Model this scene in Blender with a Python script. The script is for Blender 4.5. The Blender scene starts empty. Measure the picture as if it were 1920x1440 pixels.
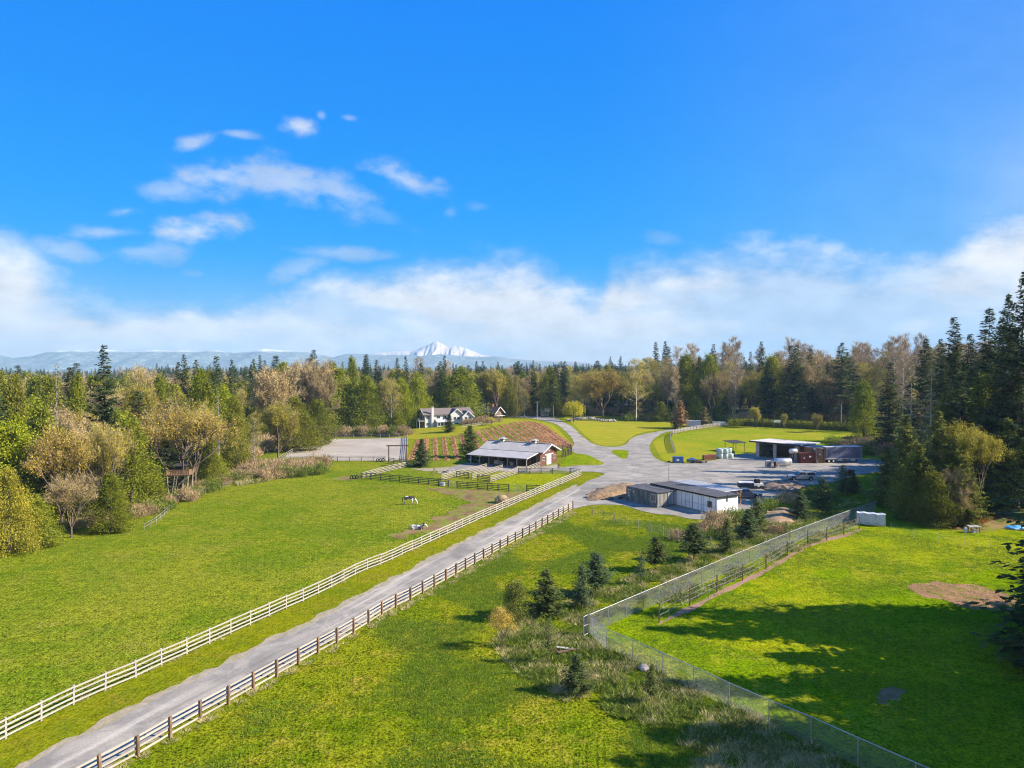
import bpy, bmesh, math, random
import numpy as np
from mathutils import Vector, Matrix, Euler, noise as mnoise
from mathutils.geometry import delaunay_2d_cdt
S = bpy.context.scene
COL = S.collection
PI = math.pi
# ------------------------------------------------------------------ camera
CAMH, FPX, HORY = 24.0, 1333.0, 690.0
PITCH = math.atan((720.0 - HORY) / FPX)
cd = bpy.data.cameras.new('camera'); cam = bpy.data.objects.new('camera', cd); COL.objects.link(cam)
cam.location = (0, 0, CAMH); cam.rotation_euler = (PI / 2 - PITCH, 0, 0)
cd.sensor_width = 36; cd.lens = FPX / 1920 * 36; cd.clip_start = 0.5; cd.clip_end = 60000
S.camera = cam
# ------------------------------------------------------------------ light and exposure
SUN_EL = math.radians(33); SUN_AZ = math.radians(97)
S.view_settings.view_transform = 'Standard'; S.view_settings.look = 'None'
S.view_settings.gamma = 1; S.view_settings.use_curve_mapping = False
S.view_settings.exposure = 1.15
sd = bpy.data.lights.new('sun', 'SUN'); sun = bpy.data.objects.new('sun', sd); COL.objects.link(sun)
sd.energy = 4.8; sd.angle = math.radians(0.53); sd.color = (1.0, 0.90, 0.74)
sun.rotation_euler = Vector((-math.sin(SUN_AZ) * math.cos(SUN_EL), -math.cos(SUN_AZ) * math.cos(SUN_EL), -math.sin(SUN_EL))).to_track_quat('-Z', 'Y').to_euler()
sun.location = (60, 0, 60)
W = bpy.data.worlds.new('World'); S.world = W; W.use_nodes = True

class NT:
    """small helper for node trees"""
    def __init__(s, tree): s.t = tree; s.n = tree.nodes; s.l = tree.links
    def node(s, typ, **kw):
        n = s.n.new(typ)
        for k, v in kw.items(): setattr(n, k, v)
        return n
    def link(s, a, b): s.l.new(a, b)
    def setin(s, sock, v):
        if hasattr(v, 'is_output'): s.l.new(v, sock)
        elif v is not None: sock.default_value = v
    def math(s, op, a, b=None, c=None, clamp=False):
        n = s.n.new('ShaderNodeMath'); n.operation = op; n.use_clamp = clamp
        s.setin(n.inputs[0], a)
        if b is not None: s.setin(n.inputs[1], b)
        if c is not None: s.setin(n.inputs[2], c)
        return n.outputs[0]
    def mix(s, f, a, b, mode='MIX'):
        n = s.n.new('ShaderNodeMix'); n.data_type = 'RGBA'; n.blend_type = mode; n.clamp_factor = True
        s.setin(n.inputs[0], f)
        for i, v in ((6, a), (7, b)):
            if isinstance(v, (tuple, list)) and len(v) == 3: v = (*v, 1)
            s.setin(n.inputs[i], v)
        return n.outputs[2]
    def rng(s, v, a, b, c=0, d=1, smooth=False):
        n = s.n.new('ShaderNodeMapRange'); n.interpolation_type = 'SMOOTHSTEP' if smooth else 'LINEAR'
        s.setin(n.inputs[0], v)
        for i, q in enumerate((a, b, c, d)): s.setin(n.inputs[i + 1], q)
        return n.outputs[0]
    def noise(s, vec, scale, detail=3, rough=.55, dist=0):
        n = s.n.new('ShaderNodeTexNoise'); s.setin(n.inputs['Vector'], vec); n.inputs['Scale'].default_value = scale
        n.inputs['Detail'].default_value = detail; n.inputs['Roughness'].default_value = rough; n.inputs['Distortion'].default_value = dist
        return n.outputs['Fac']
    def comb(s, x, y, z):
        n = s.n.new('ShaderNodeCombineXYZ')
        for i, q in enumerate((x, y, z)): s.setin(n.inputs[i], q)
        return n.outputs[0]

def build_world():
    t = NT(W.node_tree); t.n.clear()
    tc = t.node('ShaderNodeTexCoord').outputs['Generated']
    sep = t.node('ShaderNodeSeparateXYZ'); t.link(tc, sep.inputs[0])
    X, Y, Z = sep.outputs
    az = t.math('ARCTAN2', X, Y); hyp = t.math('SQRT', t.math('ADD', t.math('MULTIPLY', X, X), t.math('MULTIPLY', Y, Y)))
    el = t.math('ARCTAN2', Z, hyp)
    sky = t.node('ShaderNodeTexSky', sky_type='NISHITA', sun_disc=False)
    sky.sun_elevation = SUN_EL; sky.sun_rotation = SUN_AZ; sky.altitude = 100; sky.air_density = 1.0; sky.dust_density = 0.3; sky.ozone_density = 1.0
    hs = t.node('ShaderNodeHueSaturation'); hs.inputs['Hue'].default_value = 0.489; hs.inputs['Saturation'].default_value = 1.7; hs.inputs['Value'].default_value = 1.0
    t.link(sky.outputs[0], hs.inputs['Color'])
    skyc = t.mix(1.0, hs.outputs[0], (SKY_TINT), 'MULTIPLY')
    ramp = t.node('ShaderNodeValToRGB'); t.link(t.rng(el, 0, .8), ramp.inputs[0]); cr = ramp.color_ramp
    stops = [(0, (.14, .50, .97)), (.10, (.03, .44, 1.0)), (.26, (.0, .36, 1.02)), (.42, (.0, .295, 1.02)), (.60, (.0, .255, 1.02)), (1, (.0, .22, .88))]
    while len(cr.elements) < len(stops): cr.elements.new(.5)
    for e_, (a_, c_) in zip(cr.elements, stops): e_.position = a_; e_.color = (*c_, 1)
    rm = t.node('ShaderNodeVectorMath', operation='SCALE'); t.link(ramp.outputs[0], rm.inputs[0]); rm.inputs['Scale'].default_value = WHITE * .97
    skyc = t.mix(.93, skyc, rm.outputs[0])
    # ---- cumulus bank and small clouds, laid out on the sky by azimuth and elevation
    P = t.comb(az, t.math('MULTIPLY', el, 1.7), 0.0)
    fb = t.noise(P, 5.5, 6, .55, .3); fb2 = t.noise(P, 17, 6, .6); fb3 = t.noise(t.comb(az, t.math('MULTIPLY', el, 3.2), 3.0), 3.2, 5, .55, .2)
    fcn = t.node('ShaderNodeFloatCurve'); cv = fcn.mapping.curves[0]
    prof = [(0, 452), (60, 470), (110, 505), (200, 535), (330, 550), (450, 560), (530, 540), (620, 510), (700, 500), (850, 488), (980, 490), (1060, 520), (1110, 535), (1150, 485), (1250, 468), (1400, 458), (1540, 462), (1620, 478), (1720, 455), (1790, 440), (1840, 405), (1920, 392)]
    pts = [(( math.atan((x - 960) / FPX) + .65) / 1.3, (math.atan((HORY - y) / math.hypot(FPX, x - 960))) / .3) for x, y in prof]
    while len(cv.points) < len(pts): cv.points.new(.5, .5)
    for p, q in zip(cv.points, pts): p.location = q
    fcn.mapping.update(); t.link(t.math('DIVIDE', t.math('ADD', az, .65), 1.3), fcn.inputs['Value'])
    B = t.math('MULTIPLY', fcn.outputs[0], .3)
    d = t.math('ADD', t.math('SUBTRACT', B, el), t.math('MULTIPLY', t.math('SUBTRACT', fb, .5), .10))
    d = t.math('ADD', d, t.math('MULTIPLY', t.math('SUBTRACT', fb2, .5), .07))
    bank = t.rng(d, -.022, .05, smooth=True)
    thin = t.rng(fb3, .36, .54, .74, 1.0, smooth=True)       # streaks of thinner cloud in the bank
    thin = t.math('MAXIMUM', thin, t.rng(el, .012, .06, .9, 0.0))
    solid = t.math('MAXIMUM', t.rng(az, -.50, -.60), t.rng(az, .54, .62))   # denser heaps
    thin = t.math('MAXIMUM', thin, t.math('MULTIPLY', solid, .98))
    bank = t.math('MULTIPLY', bank, thin)
    ell = [(365, 272, 34, 13, -25, .7), (450, 255, 27, 7, 0, .6), (565, 241, 32, 15, 8, .9), (606, 220, 8, 7, 0, .45), (657, 225, 12, 5, 0, .45),
           (420, 335, 95, 30, -12, .8), (330, 358, 85, 22, -8, .6), (540, 345, 90, 34, 6, .75), (640, 362, 70, 30, 20, .65), (700, 395, 60, 14, 20, .3), (750, 335, 72, 20, 22, .75),
           (822, 341, 12, 8, 0, .35), (240, 397, 34, 12, -15, .6), (210, 438, 60, 14, -5, .6), (370, 432, 72, 26, -8, .95), (270, 470, 80, 22, -5, .55), (895, 388, 20, 10, 0, .25), (845, 400, 12, 9, 0, .3), (120, 472, 75, 20, 0, .5), (365, 514, 22, 8, 0, .3),
           (560, 505, 60, 22, -20, .55), (640, 475, 80, 12, 0, .55), (1245, 450, 34, 14, 0, .3), (1550, 110, 170, 60, 0, .10)]
    acc = None
    for cx, cy, rx, ry, an, st in ell:
        a0 = math.atan((cx - 960) / FPX); e0 = math.atan((HORY - cy) / math.hypot(FPX, cx - 960))
        k = FPX / math.cos(a0)
        da = t.math('SUBTRACT', az, a0); de = t.math('SUBTRACT', el, e0)
        c, s_ = math.cos(math.radians(-an)), math.sin(math.radians(-an))
        u = t.math('ADD', t.math('MULTIPLY', da, c * k / rx), t.math('MULTIPLY', de, s_ * k / rx))
        v = t.math('ADD', t.math('MULTIPLY', da, -s_ * k / ry), t.math('MULTIPLY', de, c * k / ry))
        q = t.math('SQRT', t.math('ADD', t.math('MULTIPLY', u, u), t.math('MULTIPLY', v, v)))
        q = t.math('ADD', q, t.math('MULTIPLY', t.math('SUBTRACT', fb2, .5), 3.4))
        q = t.math('ADD', q, t.math('MULTIPLY', t.math('SUBTRACT', fb, .5), 1.6))
        m = t.rng(q, 1.45, .0, 0, st * .9, smooth=True)
        acc = m if acc is None else t.math('MAXIMUM', acc, m)
    mask = t.math('MAXIMUM', bank, acc)
    mask = t.math('MAXIMUM', mask, t.rng(el, .16, .0, 0, .6, smooth=True))
    # gentle veil toward the right of the view and upward continuation of broken cloud elsewhere
    veil = t.math('MULTIPLY', t.rng(az, .05, .75, 0, .34, smooth=True), t.rng(el, .55, .1, .35, 1))
    mask = t.math('MAXIMUM', mask, veil)
    lit = t.rng(t.math('ADD', t.math('MULTIPLY', fb2, .6), t.math('MULTIPLY', fb, .4)), .36, .60, .80, 1.06)
    cl = t.mix(mask, (.42, .63, .97), (.88, .92, .99))
    cl = t.mix(t.math('MULTIPLY', solid, t.math('MULTIPLY', t.rng(el, .05, .12), t.rng(el, .30, .22))), cl, (.97, .98, 1.0))
    m2 = t.node('ShaderNodeVectorMath', operation='SCALE'); t.link(cl, m2.inputs[0]); t.setin(m2.inputs['Scale'], t.math('MULTIPLY', lit, WHITE))
    out = t.mix(mask, skyc, m2.outputs[0])
    bg = t.node('ShaderNodeBackground'); t.link(out, bg.inputs[0]); bg.inputs['Strength'].default_value = 0.07
    wo = t.node('ShaderNodeOutputWorld'); t.link(bg.outputs[0], wo.inputs[0])
SKY_TINT = (0.03, 0.85, 1.25); WHITE = 6.5
build_world()
S.cycles.max_bounces = 5; S.cycles.diffuse_bounces = 2; S.cycles.glossy_bounces = 2; S.cycles.transparent_max_bounces = 6
S.cycles.transmission_bounces = 2; S.cycles.volume_bounces = 0; S.cycles.caustics_reflective = False; S.cycles.caustics_refractive = False
S.cycles.use_denoising = True; S.cycles.use_light_tree = False; S.cycles.denoising_prefilter = 'NONE'; S.cycles.denoising_input_passes = 'RGB_ALBEDO_NORMAL'; S.cycles.filter_width = 1.15

# ------------------------------------------------------------------ tags, meshes
def tag(o, label=None, cat=None, group=None, kind=None):
    if label: o['label'] = label
    if cat: o['category'] = cat
    if group: o['group'] = group
    if kind: o['kind'] = kind
    return o
def empty(name, loc, rz=0, label=None, cat=None, group=None):
    o = bpy.data.objects.new(name, None); COL.objects.link(o); o.location = loc; o.rotation_euler = (0, 0, rz)
    o.empty_display_size = .3
    return tag(o, label, cat, group)
def child(name, me, parent, loc=(0, 0, 0), rot=(0, 0, 0), scale=(1, 1, 1)):
    o = bpy.data.objects.new(name, me); COL.objects.link(o); o.parent = parent
    o.location = loc; o.rotation_euler = rot; o.scale = scale
    return o
class MB:
    """collects faces and links them as one mesh object"""
    def __init__(s): s.v = []; s.f = []; s.m = []
    def poly(s, pts, mi=0):
        b = len(s.v); s.v += [tuple(p) for p in pts]; s.f.append(tuple(range(b, b + len(pts)))); s.m.append(mi); return s
    def raw(s, vs, fs, mi=0):
        b = len(s.v); s.v += [tuple(p) for p in vs]; s.f += [tuple(i + b for i in f) for f in fs]; s.m += [mi] * len(fs); return s
    def box(s, x0, x1, y0, y1, z0, z1, mi=0):
        vs = [(x, y, z) for z in (z0, z1) for y in (y0, y1) for x in (x0, x1)]
        return s.raw(vs, [(0, 2, 3, 1), (4, 5, 7, 6), (0, 1, 5, 4), (2, 6, 7, 3), (0, 4, 6, 2), (1, 3, 7, 5)], mi)
    def bar(s, p0, p1, w, h=None, mi=0):
        h = h or w; p0 = Vector(p0); p1 = Vector(p1); d = (p1 - p0).normalized()
        a = d.cross(Vector((0, 0, 1)));
        if a.length < 1e-3: a = Vector((1, 0, 0))
        a.normalize(); b = a.cross(d).normalized(); vs = []
        for p in (p0, p1):
            for sx, sy in ((-1, -1), (1, -1), (1, 1), (-1, 1)): vs.append(p + a * sx * w / 2 + b * sy * h / 2)
        return s.raw(vs, [(0, 3, 2, 1), (4, 5, 6, 7), (0, 1, 5, 4), (1, 2, 6, 5), (2, 3, 7, 6), (3, 0, 4, 7)], mi)
    def tube(s, pts, rs, n=8, mi=0, cap=True):
        pts = [Vector(p) for p in pts]; rings = []
        if not hasattr(rs, '__len__'): rs = [rs] * len(pts)
        for i, p in enumerate(pts):
            d = (pts[min(i + 1, len(pts) - 1)] - pts[max(i - 1, 0)]).normalized()
            a = d.cross(Vector((0, 0, 1)))
            if a.length < 1e-3: a = d.cross(Vector((0, 1, 0)))
            a.normalize(); b = d.cross(a)
            rings.append([p + (a * math.cos(2 * PI * k / n) + b * math.sin(2 * PI * k / n)) * rs[i] for k in range(n)])
        vs = [q for r in rings for q in r]; fs = []
        for i in range(len(rings) - 1):
            for k in range(n):
                k2 = (k + 1) % n; fs.append((i * n + k, i * n + k2, (i + 1) * n + k2, (i + 1) * n + k))
        if cap: fs.append(tuple(range(n - 1, -1, -1))); fs.append(tuple((len(rings) - 1) * n + k for k in range(n)))
        return s.raw(vs, fs, mi)
    def mesh(s, name, mats, smooth=False):
        me = bpy.data.meshes.new(name); me.from_pydata(s.v, [], s.f)
        for m in (mats if isinstance(mats, (list, tuple)) else [mats]): me.materials.append(m)
        if any(s.m): me.polygons.foreach_set('material_index', s.m)
        if smooth: me.polygons.foreach_set('use_smooth', [True] * len(me.polygons))
        me.update(); return me
    def build(s, name, mats, parent=None, loc=(0, 0, 0), rz=0, bevel=0, smooth=False):
        o = bpy.data.objects.new(name, s.mesh(name, mats, smooth)); COL.objects.link(o); o.parent = parent; o.location = loc; o.rotation_euler = (0, 0, rz)
        if bevel:
            b = o.modifiers.new('bevel', 'BEVEL'); b.width = bevel; b.segments = 2; b.limit_method = 'ANGLE'
        return o
def np_mesh(name, V, F, mats, midx=None, smooth=False):
    V = np.asarray(V, dtype=np.float32).reshape(-1, 3); F = np.asarray(F, dtype=np.int32); k = F.shape[1]
    me = bpy.data.meshes.new(name); me.vertices.add(len(V)); me.vertices.foreach_set('co', V.ravel())
    me.loops.add(F.size); me.loops.foreach_set('vertex_index', F.ravel())
    me.polygons.add(len(F)); me.polygons.foreach_set('loop_start', np.arange(0, F.size, k, dtype=np.int32)); me.polygons.foreach_set('loop_total', np.full(len(F), k, dtype=np.int32))
    for m in (mats if isinstance(mats, (list, tuple)) else [mats]): me.materials.append(m)
    if midx is not None: me.polygons.foreach_set('material_index', np.asarray(midx, dtype=np.int32))
    if smooth: me.polygons.foreach_set('use_smooth', np.ones(len(F), dtype=bool))
    me.update(calc_edges=True); me.validate(); return me

# ------------------------------------------------------------------ terrain
def sst(a, b, x):
    t = min(1.0, max(0.0, (x - a) / (b - a))); return t * t * (3 - 2 * t)
EDGE = [(0, -150), (50, -95), (91, -67), (120, -57.5), (150, -57), (170, -60), (186, -65), (250, -72), (290, -80), (330, -95), (500, -200), (1200, -700), (20000, -9000)]
def xedge(y):
    for (y0, a), (y1, b) in zip(EDGE, EDGE[1:]):
        if y < y1: return a + (b - a) * max(0, (y - y0)) / (y1 - y0)
    return EDGE[-1][1]
def hgt(x, y):
    z = 0.0
    z -= 7.0 * sst(1, 26, xedge(y) - x)                                   # ground falls into the wooded ravine on the left
    z += max(0.0, 3.4 * math.exp(-((x + 2) / 34) ** 2 - ((y - 262) / 40) ** 2) - .2)   # planted knoll
    z += 1.8 * sst(225, 330, y) * sst(-60, -25, x)
    z -= 4.0 * sst(420, 700, y) * sst(300, -100, x)
    return z
def ray(px, py):
    u = (px - 960) / FPX; v = (720 - py) / FPX; c, s_ = math.cos(PITCH), math.sin(PITCH)
    return Vector((u, c + v * s_, -s_ + v * c))
def G(px, py, dz=0.0):
    """point of the ground seen in direction px, py of a 1920 wide survey picture"""
    d = ray(px, py); z = dz
    for _ in range(80):
        t = (z - CAMH) / d.z; z = .5 * z + .5 * (hgt(d.x * t, d.y * t) + dz)
    t = (z - CAMH) / d.z
    return Vector((d.x * t, d.y * t, z))
def at(px, py, Y):
    d = ray(px, py); t = Y / d.y; return Vector((d.x * t, Y, CAMH + d.z * t))
def onground(x, y, dz=0): return Vector((x, y, hgt(x, y) + dz))

# ------------------------------------------------------------------ materials
def new_mat(name):
    m = bpy.data.materials.new(name); m.use_nodes = True; t = NT(m.node_tree); b = m.node_tree.nodes['Principled BSDF']
    return m, t, b
def mat(name, col, rough=.7, var=.18, scale=3.0, metal=0.0, bump=0.0, bscale=None, spec=.3, stretch=(1, 1, 1), col2=None, detail=4):
    m, t, b = new_mat(name)
    tc = t.node('ShaderNodeTexCoord').outputs['Object']
    mp = t.node('ShaderNodeMapping'); mp.inputs['Scale'].default_value = stretch; t.link(tc, mp.inputs[0])
    n = t.noise(mp.outputs[0], scale, detail, .6)
    c2 = col2 or tuple(c * (1 - var * 2) for c in col)
    rn = t.node('ShaderNodeObjectInfo').outputs['Random']
    c = t.mix(t.rng(n, .3, .7), (*c2, 1), (*[min(1, q * (1 + var * .4)) for q in col], 1))
    vm = t.node('ShaderNodeVectorMath', operation='SCALE'); t.link(c, vm.inputs[0]); t.setin(vm.inputs['Scale'], t.rng(rn, 0, 1, 1 - var * .6, 1 + var * .3))
    t.link(vm.outputs[0], b.inputs['Base Color'])
    b.inputs['Roughness'].default_value = rough; b.inputs['Metallic'].default_value = metal; b.inputs['Specular IOR Level'].default_value = spec
    if bump:
        bn = t.node('ShaderNodeBump'); bn.inputs['Strength'].default_value = bump; bn.inputs['Distance'].default_value = .05
        t.link(t.noise(mp.outputs[0], bscale or scale * 4, 4), bn.inputs['Height']); t.link(bn.outputs[0], b.inputs['Normal'])
    return m
def grass_mat(name, A, Bc, dry, patch=.035, dryamt=.45, stripes=None, speck=.5, bump=.6):
    """short turf: two greens, dry patches, fine tuft mottling with painted blade shadows"""
    m, t, b = new_mat(name)
    tc = t.node('ShaderNodeTexCoord').outputs['Object']
    n1 = t.noise(tc, patch, 4, .6, .5); n2 = t.noise(tc, patch * 7, 4, .65); n3 = t.noise(tc, 1.1, 3, .7); n4 = t.noise(tc, 4.5, 2, .7)
    c = t.mix(t.rng(t.math('ADD', t.math('MULTIPLY', n1, .6), t.math('MULTIPLY', n2, .4)), .40, .60, smooth=True), (*A, 1), (*Bc, 1))
    n5 = t.noise(tc, patch * 3.1, 5, .7, .8)
    c = t.mix(t.math('MULTIPLY', t.rng(t.math('ADD', t.math('MULTIPLY', n5, .7), t.math('MULTIPLY', n3, .3)), .5, .66, smooth=True), dryamt), c, (*dry, 1))
    if stripes:
        ang, wid, amt = stripes
        mp = t.node('ShaderNodeMapping'); mp.inputs['Rotation'].default_value = (0, 0, ang); t.link(tc, mp.inputs[0])
        sx = t.node('ShaderNodeSeparateXYZ'); t.link(mp.outputs[0], sx.inputs[0])
        w = t.math('SINE', t.math('ADD', t.math('MULTIPLY', sx.outputs[0], PI / wid), t.math('MULTIPLY', n2, 2.5)))
        c = t.mix(t.rng(w, -.6, .6, 0, amt, smooth=True), c, (*[q * .74 for q in A], 1))
    sp = t.rng(t.math('ADD', t.math('MULTIPLY', n3, .35), t.math('MULTIPLY', n4, .65)), .36, .60, 1 - speck * 1.3, 1 + speck * .5)  # dark specks paint the shadows between blades into the turf colour
    vm = t.node('ShaderNodeVectorMath', operation='SCALE'); t.link(c, vm.inputs[0]); t.setin(vm.inputs['Scale'], sp)
    t.link(vm.outputs[0], b.inputs['Base Color']); b.inputs['Roughness'].default_value = 1.0; b.inputs['Specular IOR Level'].default_value = 0.0
    bn = t.node('ShaderNodeBump'); bn.inputs['Strength'].default_value = bump; bn.inputs['Distance'].default_value = .35
    t.link(t.math('ADD', t.math('MULTIPLY', n3, .7), t.math('MULTIPLY', n4, .35)), bn.inputs['Height']); t.link(bn.outputs[0], b.inputs['Normal'])
    return m
def leaf_mat(name, c1, c2, c3=None, trans=.25, rough=.6, ovar=.25):
    m, t, b = new_mat(name)
    geo = t.node('ShaderNodeNewGeometry').outputs['Random Per Island']
    ob = t.node('ShaderNodeObjectInfo').outputs['Random']
    tc = t.node('ShaderNodeTexCoord').outputs['Object']; n = t.noise(tc, .9, 3)
    f = t.math('ADD', t.math('MULTIPLY', geo, .5), t.math('MULTIPLY', t.rng(n, .35, .65), .55))
    c = t.mix(f, (*[q * .7 for q in c1], 1), (*[q * 1.35 for q in c2], 1))
    if c3: c = t.mix(t.rng(ob, .55, 1.0, 0, .8), c, (*c3, 1))
    vm = t.node('ShaderNodeVectorMath', operation='SCALE'); t.link(c, vm.inputs[0]); t.setin(vm.inputs['Scale'], t.rng(t.math('FRACT', t.math('MULTIPLY', ob, 7.13)), 0, 1, 1 - ovar, 1 + ovar))
    t.link(vm.outputs[0], b.inputs['Base Color']); b.inputs['Roughness'].default_value = rough; b.inputs['Specular IOR Level'].default_value = .03
    tr = t.node('ShaderNodeBsdfTranslucent'); t.link(vm.outputs[0], tr.inputs[0])
    mx = t.node('ShaderNodeMixShader'); mx.inputs[0].default_value = trans; t.link(b.outputs[0], mx.inputs[1]); t.link(tr.outputs[0], mx.inputs[2])
    t.link(mx.outputs[0], m.node_tree.nodes['Material Output'].inputs[0])
    return m
M = {}
M['ground'] = grass_mat('meadow_turf', (.20, .22, .010), (.16, .195, .010), (.26, .22, .05))
M['field'] = grass_mat('foreground_turf', (.115, .165, .004), (.21, .22, .008), (.30, .22, .03), patch=.05, dryamt=.75, speck=.62, bump=1.0)
M['pasture'] = grass_mat('pasture_turf', (.135, .195, .008), (.235, .25, .016), (.25, .22, .04), patch=.045, dryamt=.5, speck=.6, bump=1.2)
M['paddock'] = grass_mat('paddock_turf', (.135, .215, .002), (.26, .28, .006), (.30, .25, .03), patch=.05, dryamt=.55, speck=.5)
M['lawn'] = grass_mat('mown_lawn_turf', (.30, .275, .02), (.24, .26, .016), (.36, .27, .06), patch=.03, dryamt=.6, stripes=(math.radians(62), 2.6, .45), speck=.2, bump=.2)
M['verge'] = grass_mat('verge_turf', (.20, .205, .006), (.135, .17, .006), (.24, .18, .02), patch=.08, dryamt=.6, speck=.35)
M['upper'] = grass_mat('upper_paddock_turf', (.27, .26, .015), (.17, .24, .008), (.34, .26, .05), patch=.035, dryamt=.6, speck=.25, bump=.3)
M['forest_floor'] = grass_mat('forest_floor', (.05, .055, .022), (.09, .085, .035), (.14, .11, .06), patch=.03, dryamt=.6)
def gravel_mat(name, A, B_, track=None, scale=.25, green=None, gs=0.0):
    m, t, b = new_mat(name)
    tc = t.node('ShaderNodeTexCoord').outputs['Object']
    n1 = t.noise(tc, scale, 5, .65, .6); n2 = t.noise(tc, 7, 3, .7); n3 = t.noise(tc, .04, 3)
    c = t.mix(t.rng(n1, .36, .66, smooth=True), (*A, 1), (*B_, 1))
    c = t.mix(t.rng(n3, .45, .7, 0, .5, smooth=True), c, (*[q * .8 for q in A], 1))
    nd = t.noise(tc, .09, 5, .7, .8); c = t.mix(t.rng(nd, .52, .64, 0, .6, smooth=True), c, (*[q * 1.2 for q in B_], 1))
    if track is not None:          # wheel wear: long streaks along the drive
        m0 = t.node('ShaderNodeMapping'); m0.inputs['Rotation'].default_value = (0, 0, track); t.link(tc, m0.inputs[0]); mp = t.node('ShaderNodeMapping'); mp.inputs['Scale'].default_value = (.035, .9, 1); t.link(m0.outputs[0], mp.inputs[0])
        ns = t.noise(mp.outputs[0], 1.0, 4, .6); c = t.mix(t.rng(ns, .50, .66, 0, .75, smooth=True), c, (*[min(1, q * 1.35) for q in B_], 1)); c = t.mix(t.rng(ns, .46, .34, 0, .5, smooth=True), c, (*[q * .72 for q in A], 1))
    if green:                      # worn turf: grass still standing between the bare spots
        ng = t.math('ADD', t.math('MULTIPLY', t.noise(tc, .45, 4, .65), .5), t.math('MULTIPLY', t.noise(tc, 3.2, 3, .7), .5)); c = t.mix(t.rng(ng, .47 + gs, .55 + gs, 0, .9, smooth=True), c, (*green, 1))
    vm = t.node('ShaderNodeVectorMath', operation='SCALE'); t.link(c, vm.inputs[0]); t.setin(vm.inputs['Scale'], t.rng(n2, .3, .7, .84, 1.12))
    t.link(vm.outputs[0], b.inputs['Base Color']); b.inputs['Roughness'].default_value = .9; b.inputs['Specular IOR Level'].default_value = .15
    bn = t.node('ShaderNodeBump'); bn.inputs['Strength'].default_value = .35; bn.inputs['Distance'].default_value = .05
    t.link(n2, bn.inputs['Height']); t.link(bn.outputs[0], b.inputs['Normal'])
    return m
M['lane'] = gravel_mat('lane_gravel', (.22, .20, .175), (.37, .33, .275), track=-math.atan2(122.4, 50.3))
M['gravel'] = gravel_mat('grey_gravel', (.22, .20, .175), (.34, .305, .255))
M['shoulder'] = gravel_mat('pale_gravel_shoulder', (.38, .31, .22), (.25, .22, .13), scale=1.2)
M['sand'] = gravel_mat('arena_sand', (.36, .305, .245), (.40, .345, .28), scale=.15)
M['soil'] = gravel_mat('bare_red_soil', (.15, .07, .04), (.27, .15, .085), scale=.7, green=(.17, .215, .012), gs=-.005)
M['mulch'] = gravel_mat('bark_mulch', (.36, .22, .14), (.27, .16, .10), scale=1.5)
M['worn'] = gravel_mat('worn_turf', (.36, .19, .11), (.24, .12, .07), scale=.9, green=(.19, .22, .015), gs=.05)
M['mud'] = mat('wet_orange_mud', (.22, .075, .02), rough=.25, var=.25, scale=.5, spec=.5)

# ------------------------------------------------------------------ sheets that follow the ground
def subdiv_poly(pts, step, jit, seed=0):
    out = []; rng = random.Random(seed)
    n = len(pts)
    for i in range(n):
        a, b = Vector(pts[i][:2]), Vector(pts[(i + 1) % n][:2]); L = (b - a).length; k = max(1, int(L / step))
        nn = Vector((-(b - a).y, (b - a).x)).normalized() if L > 0 else Vector((0, 0))
        for j in range(k):
            p = a.lerp(b, j / k)
            if j or jit: p = p + nn * jit * (mnoise.noise(Vector((p.x * .35, p.y * .35, seed))) * 1.2 + mnoise.noise(Vector((p.x * 1.4, p.y * 1.4, seed + 5))) * .6)
            out.append(p)
    return out
def smooth_px(pts, k=6):
    """Catmull-Rom through the outline"""
    out = []; n = len(pts)
    for i in range(n):
        p0, p1, p2, p3 = (Vector(pts[(i + j) % n]) for j in (-1, 0, 1, 2))
        for s_ in range(k):
            u = s_ / k
            out.append(.5 * ((2 * p1) + (-p0 + p2) * u + (2 * p0 - 5 * p1 + 4 * p2 - p3) * u * u + (-p0 + 3 * p1 - 3 * p2 + p3) * u ** 3))
    return out
def inpoly(x, y, poly):
    c = False; j = len(poly) - 1
    for i in range(len(poly)):
        xi, yi, xj, yj = poly[i][0], poly[i][1], poly[j][0], poly[j][1]
        if (yi > y) != (yj > y) and x < (xj - xi) * (y - yi) / (yj - yi) + xi: c = not c
        j = i
    return c
def sheet(name, outline, material, off, step=1.5, jit=.0, grid=4.0, world=False, kind='structure', seed=0, bulge=None):
    w = [Vector(p[:2]) for p in outline] if world else [G(*p).xy for p in outline]
    b = subdiv_poly(w, step, jit, seed); vs = [Vector((p.x, p.y)) for p in b]; nb = len(vs)
    xs = [p.x for p in b]; ys = [p.y for p in b]
    gx = min(xs) + grid / 2
    bt = [(p.x, p.y) for p in b]
    while gx < max(xs):
        gy = min(ys) + grid / 2
        while gy < max(ys):
            if inpoly(gx, gy, bt): vs.append(Vector((gx, gy)))
            gy += grid
        gx += grid
    r = delaunay_2d_cdt(vs, [], [list(range(nb))], 1, 1e-4)
    V = [(p.x, p.y, hgt(p.x, p.y) + off + (bulge(p.x, p.y) if bulge else 0)) for p in r[0]]
    me = bpy.data.meshes.new(name); me.from_pydata(V, [], [tuple(f) for f in r[2]]); me.materials.append(material)
    me.polygons.foreach_set('use_smooth', [True] * len(me.polygons)); me.update()
    if len(me.polygons) and me.polygons[0].normal.z < 0: me.flip_normals()
    o = bpy.data.objects.new(name, me); COL.objects.link(o)
    if kind: o['kind'] = kind
    return o
def axis(lo, hi, fine0, fine1, step, g=1.25):
    a = list(np.arange(fine0, fine1 + .01, step)); s_ = step
    while a[-1] < hi: s_ *= g; a.append(a[-1] + s_)
    s_ = step
    while a[0] > lo: s_ *= g; a.insert(0, a[0] - s_)
    return a
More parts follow.
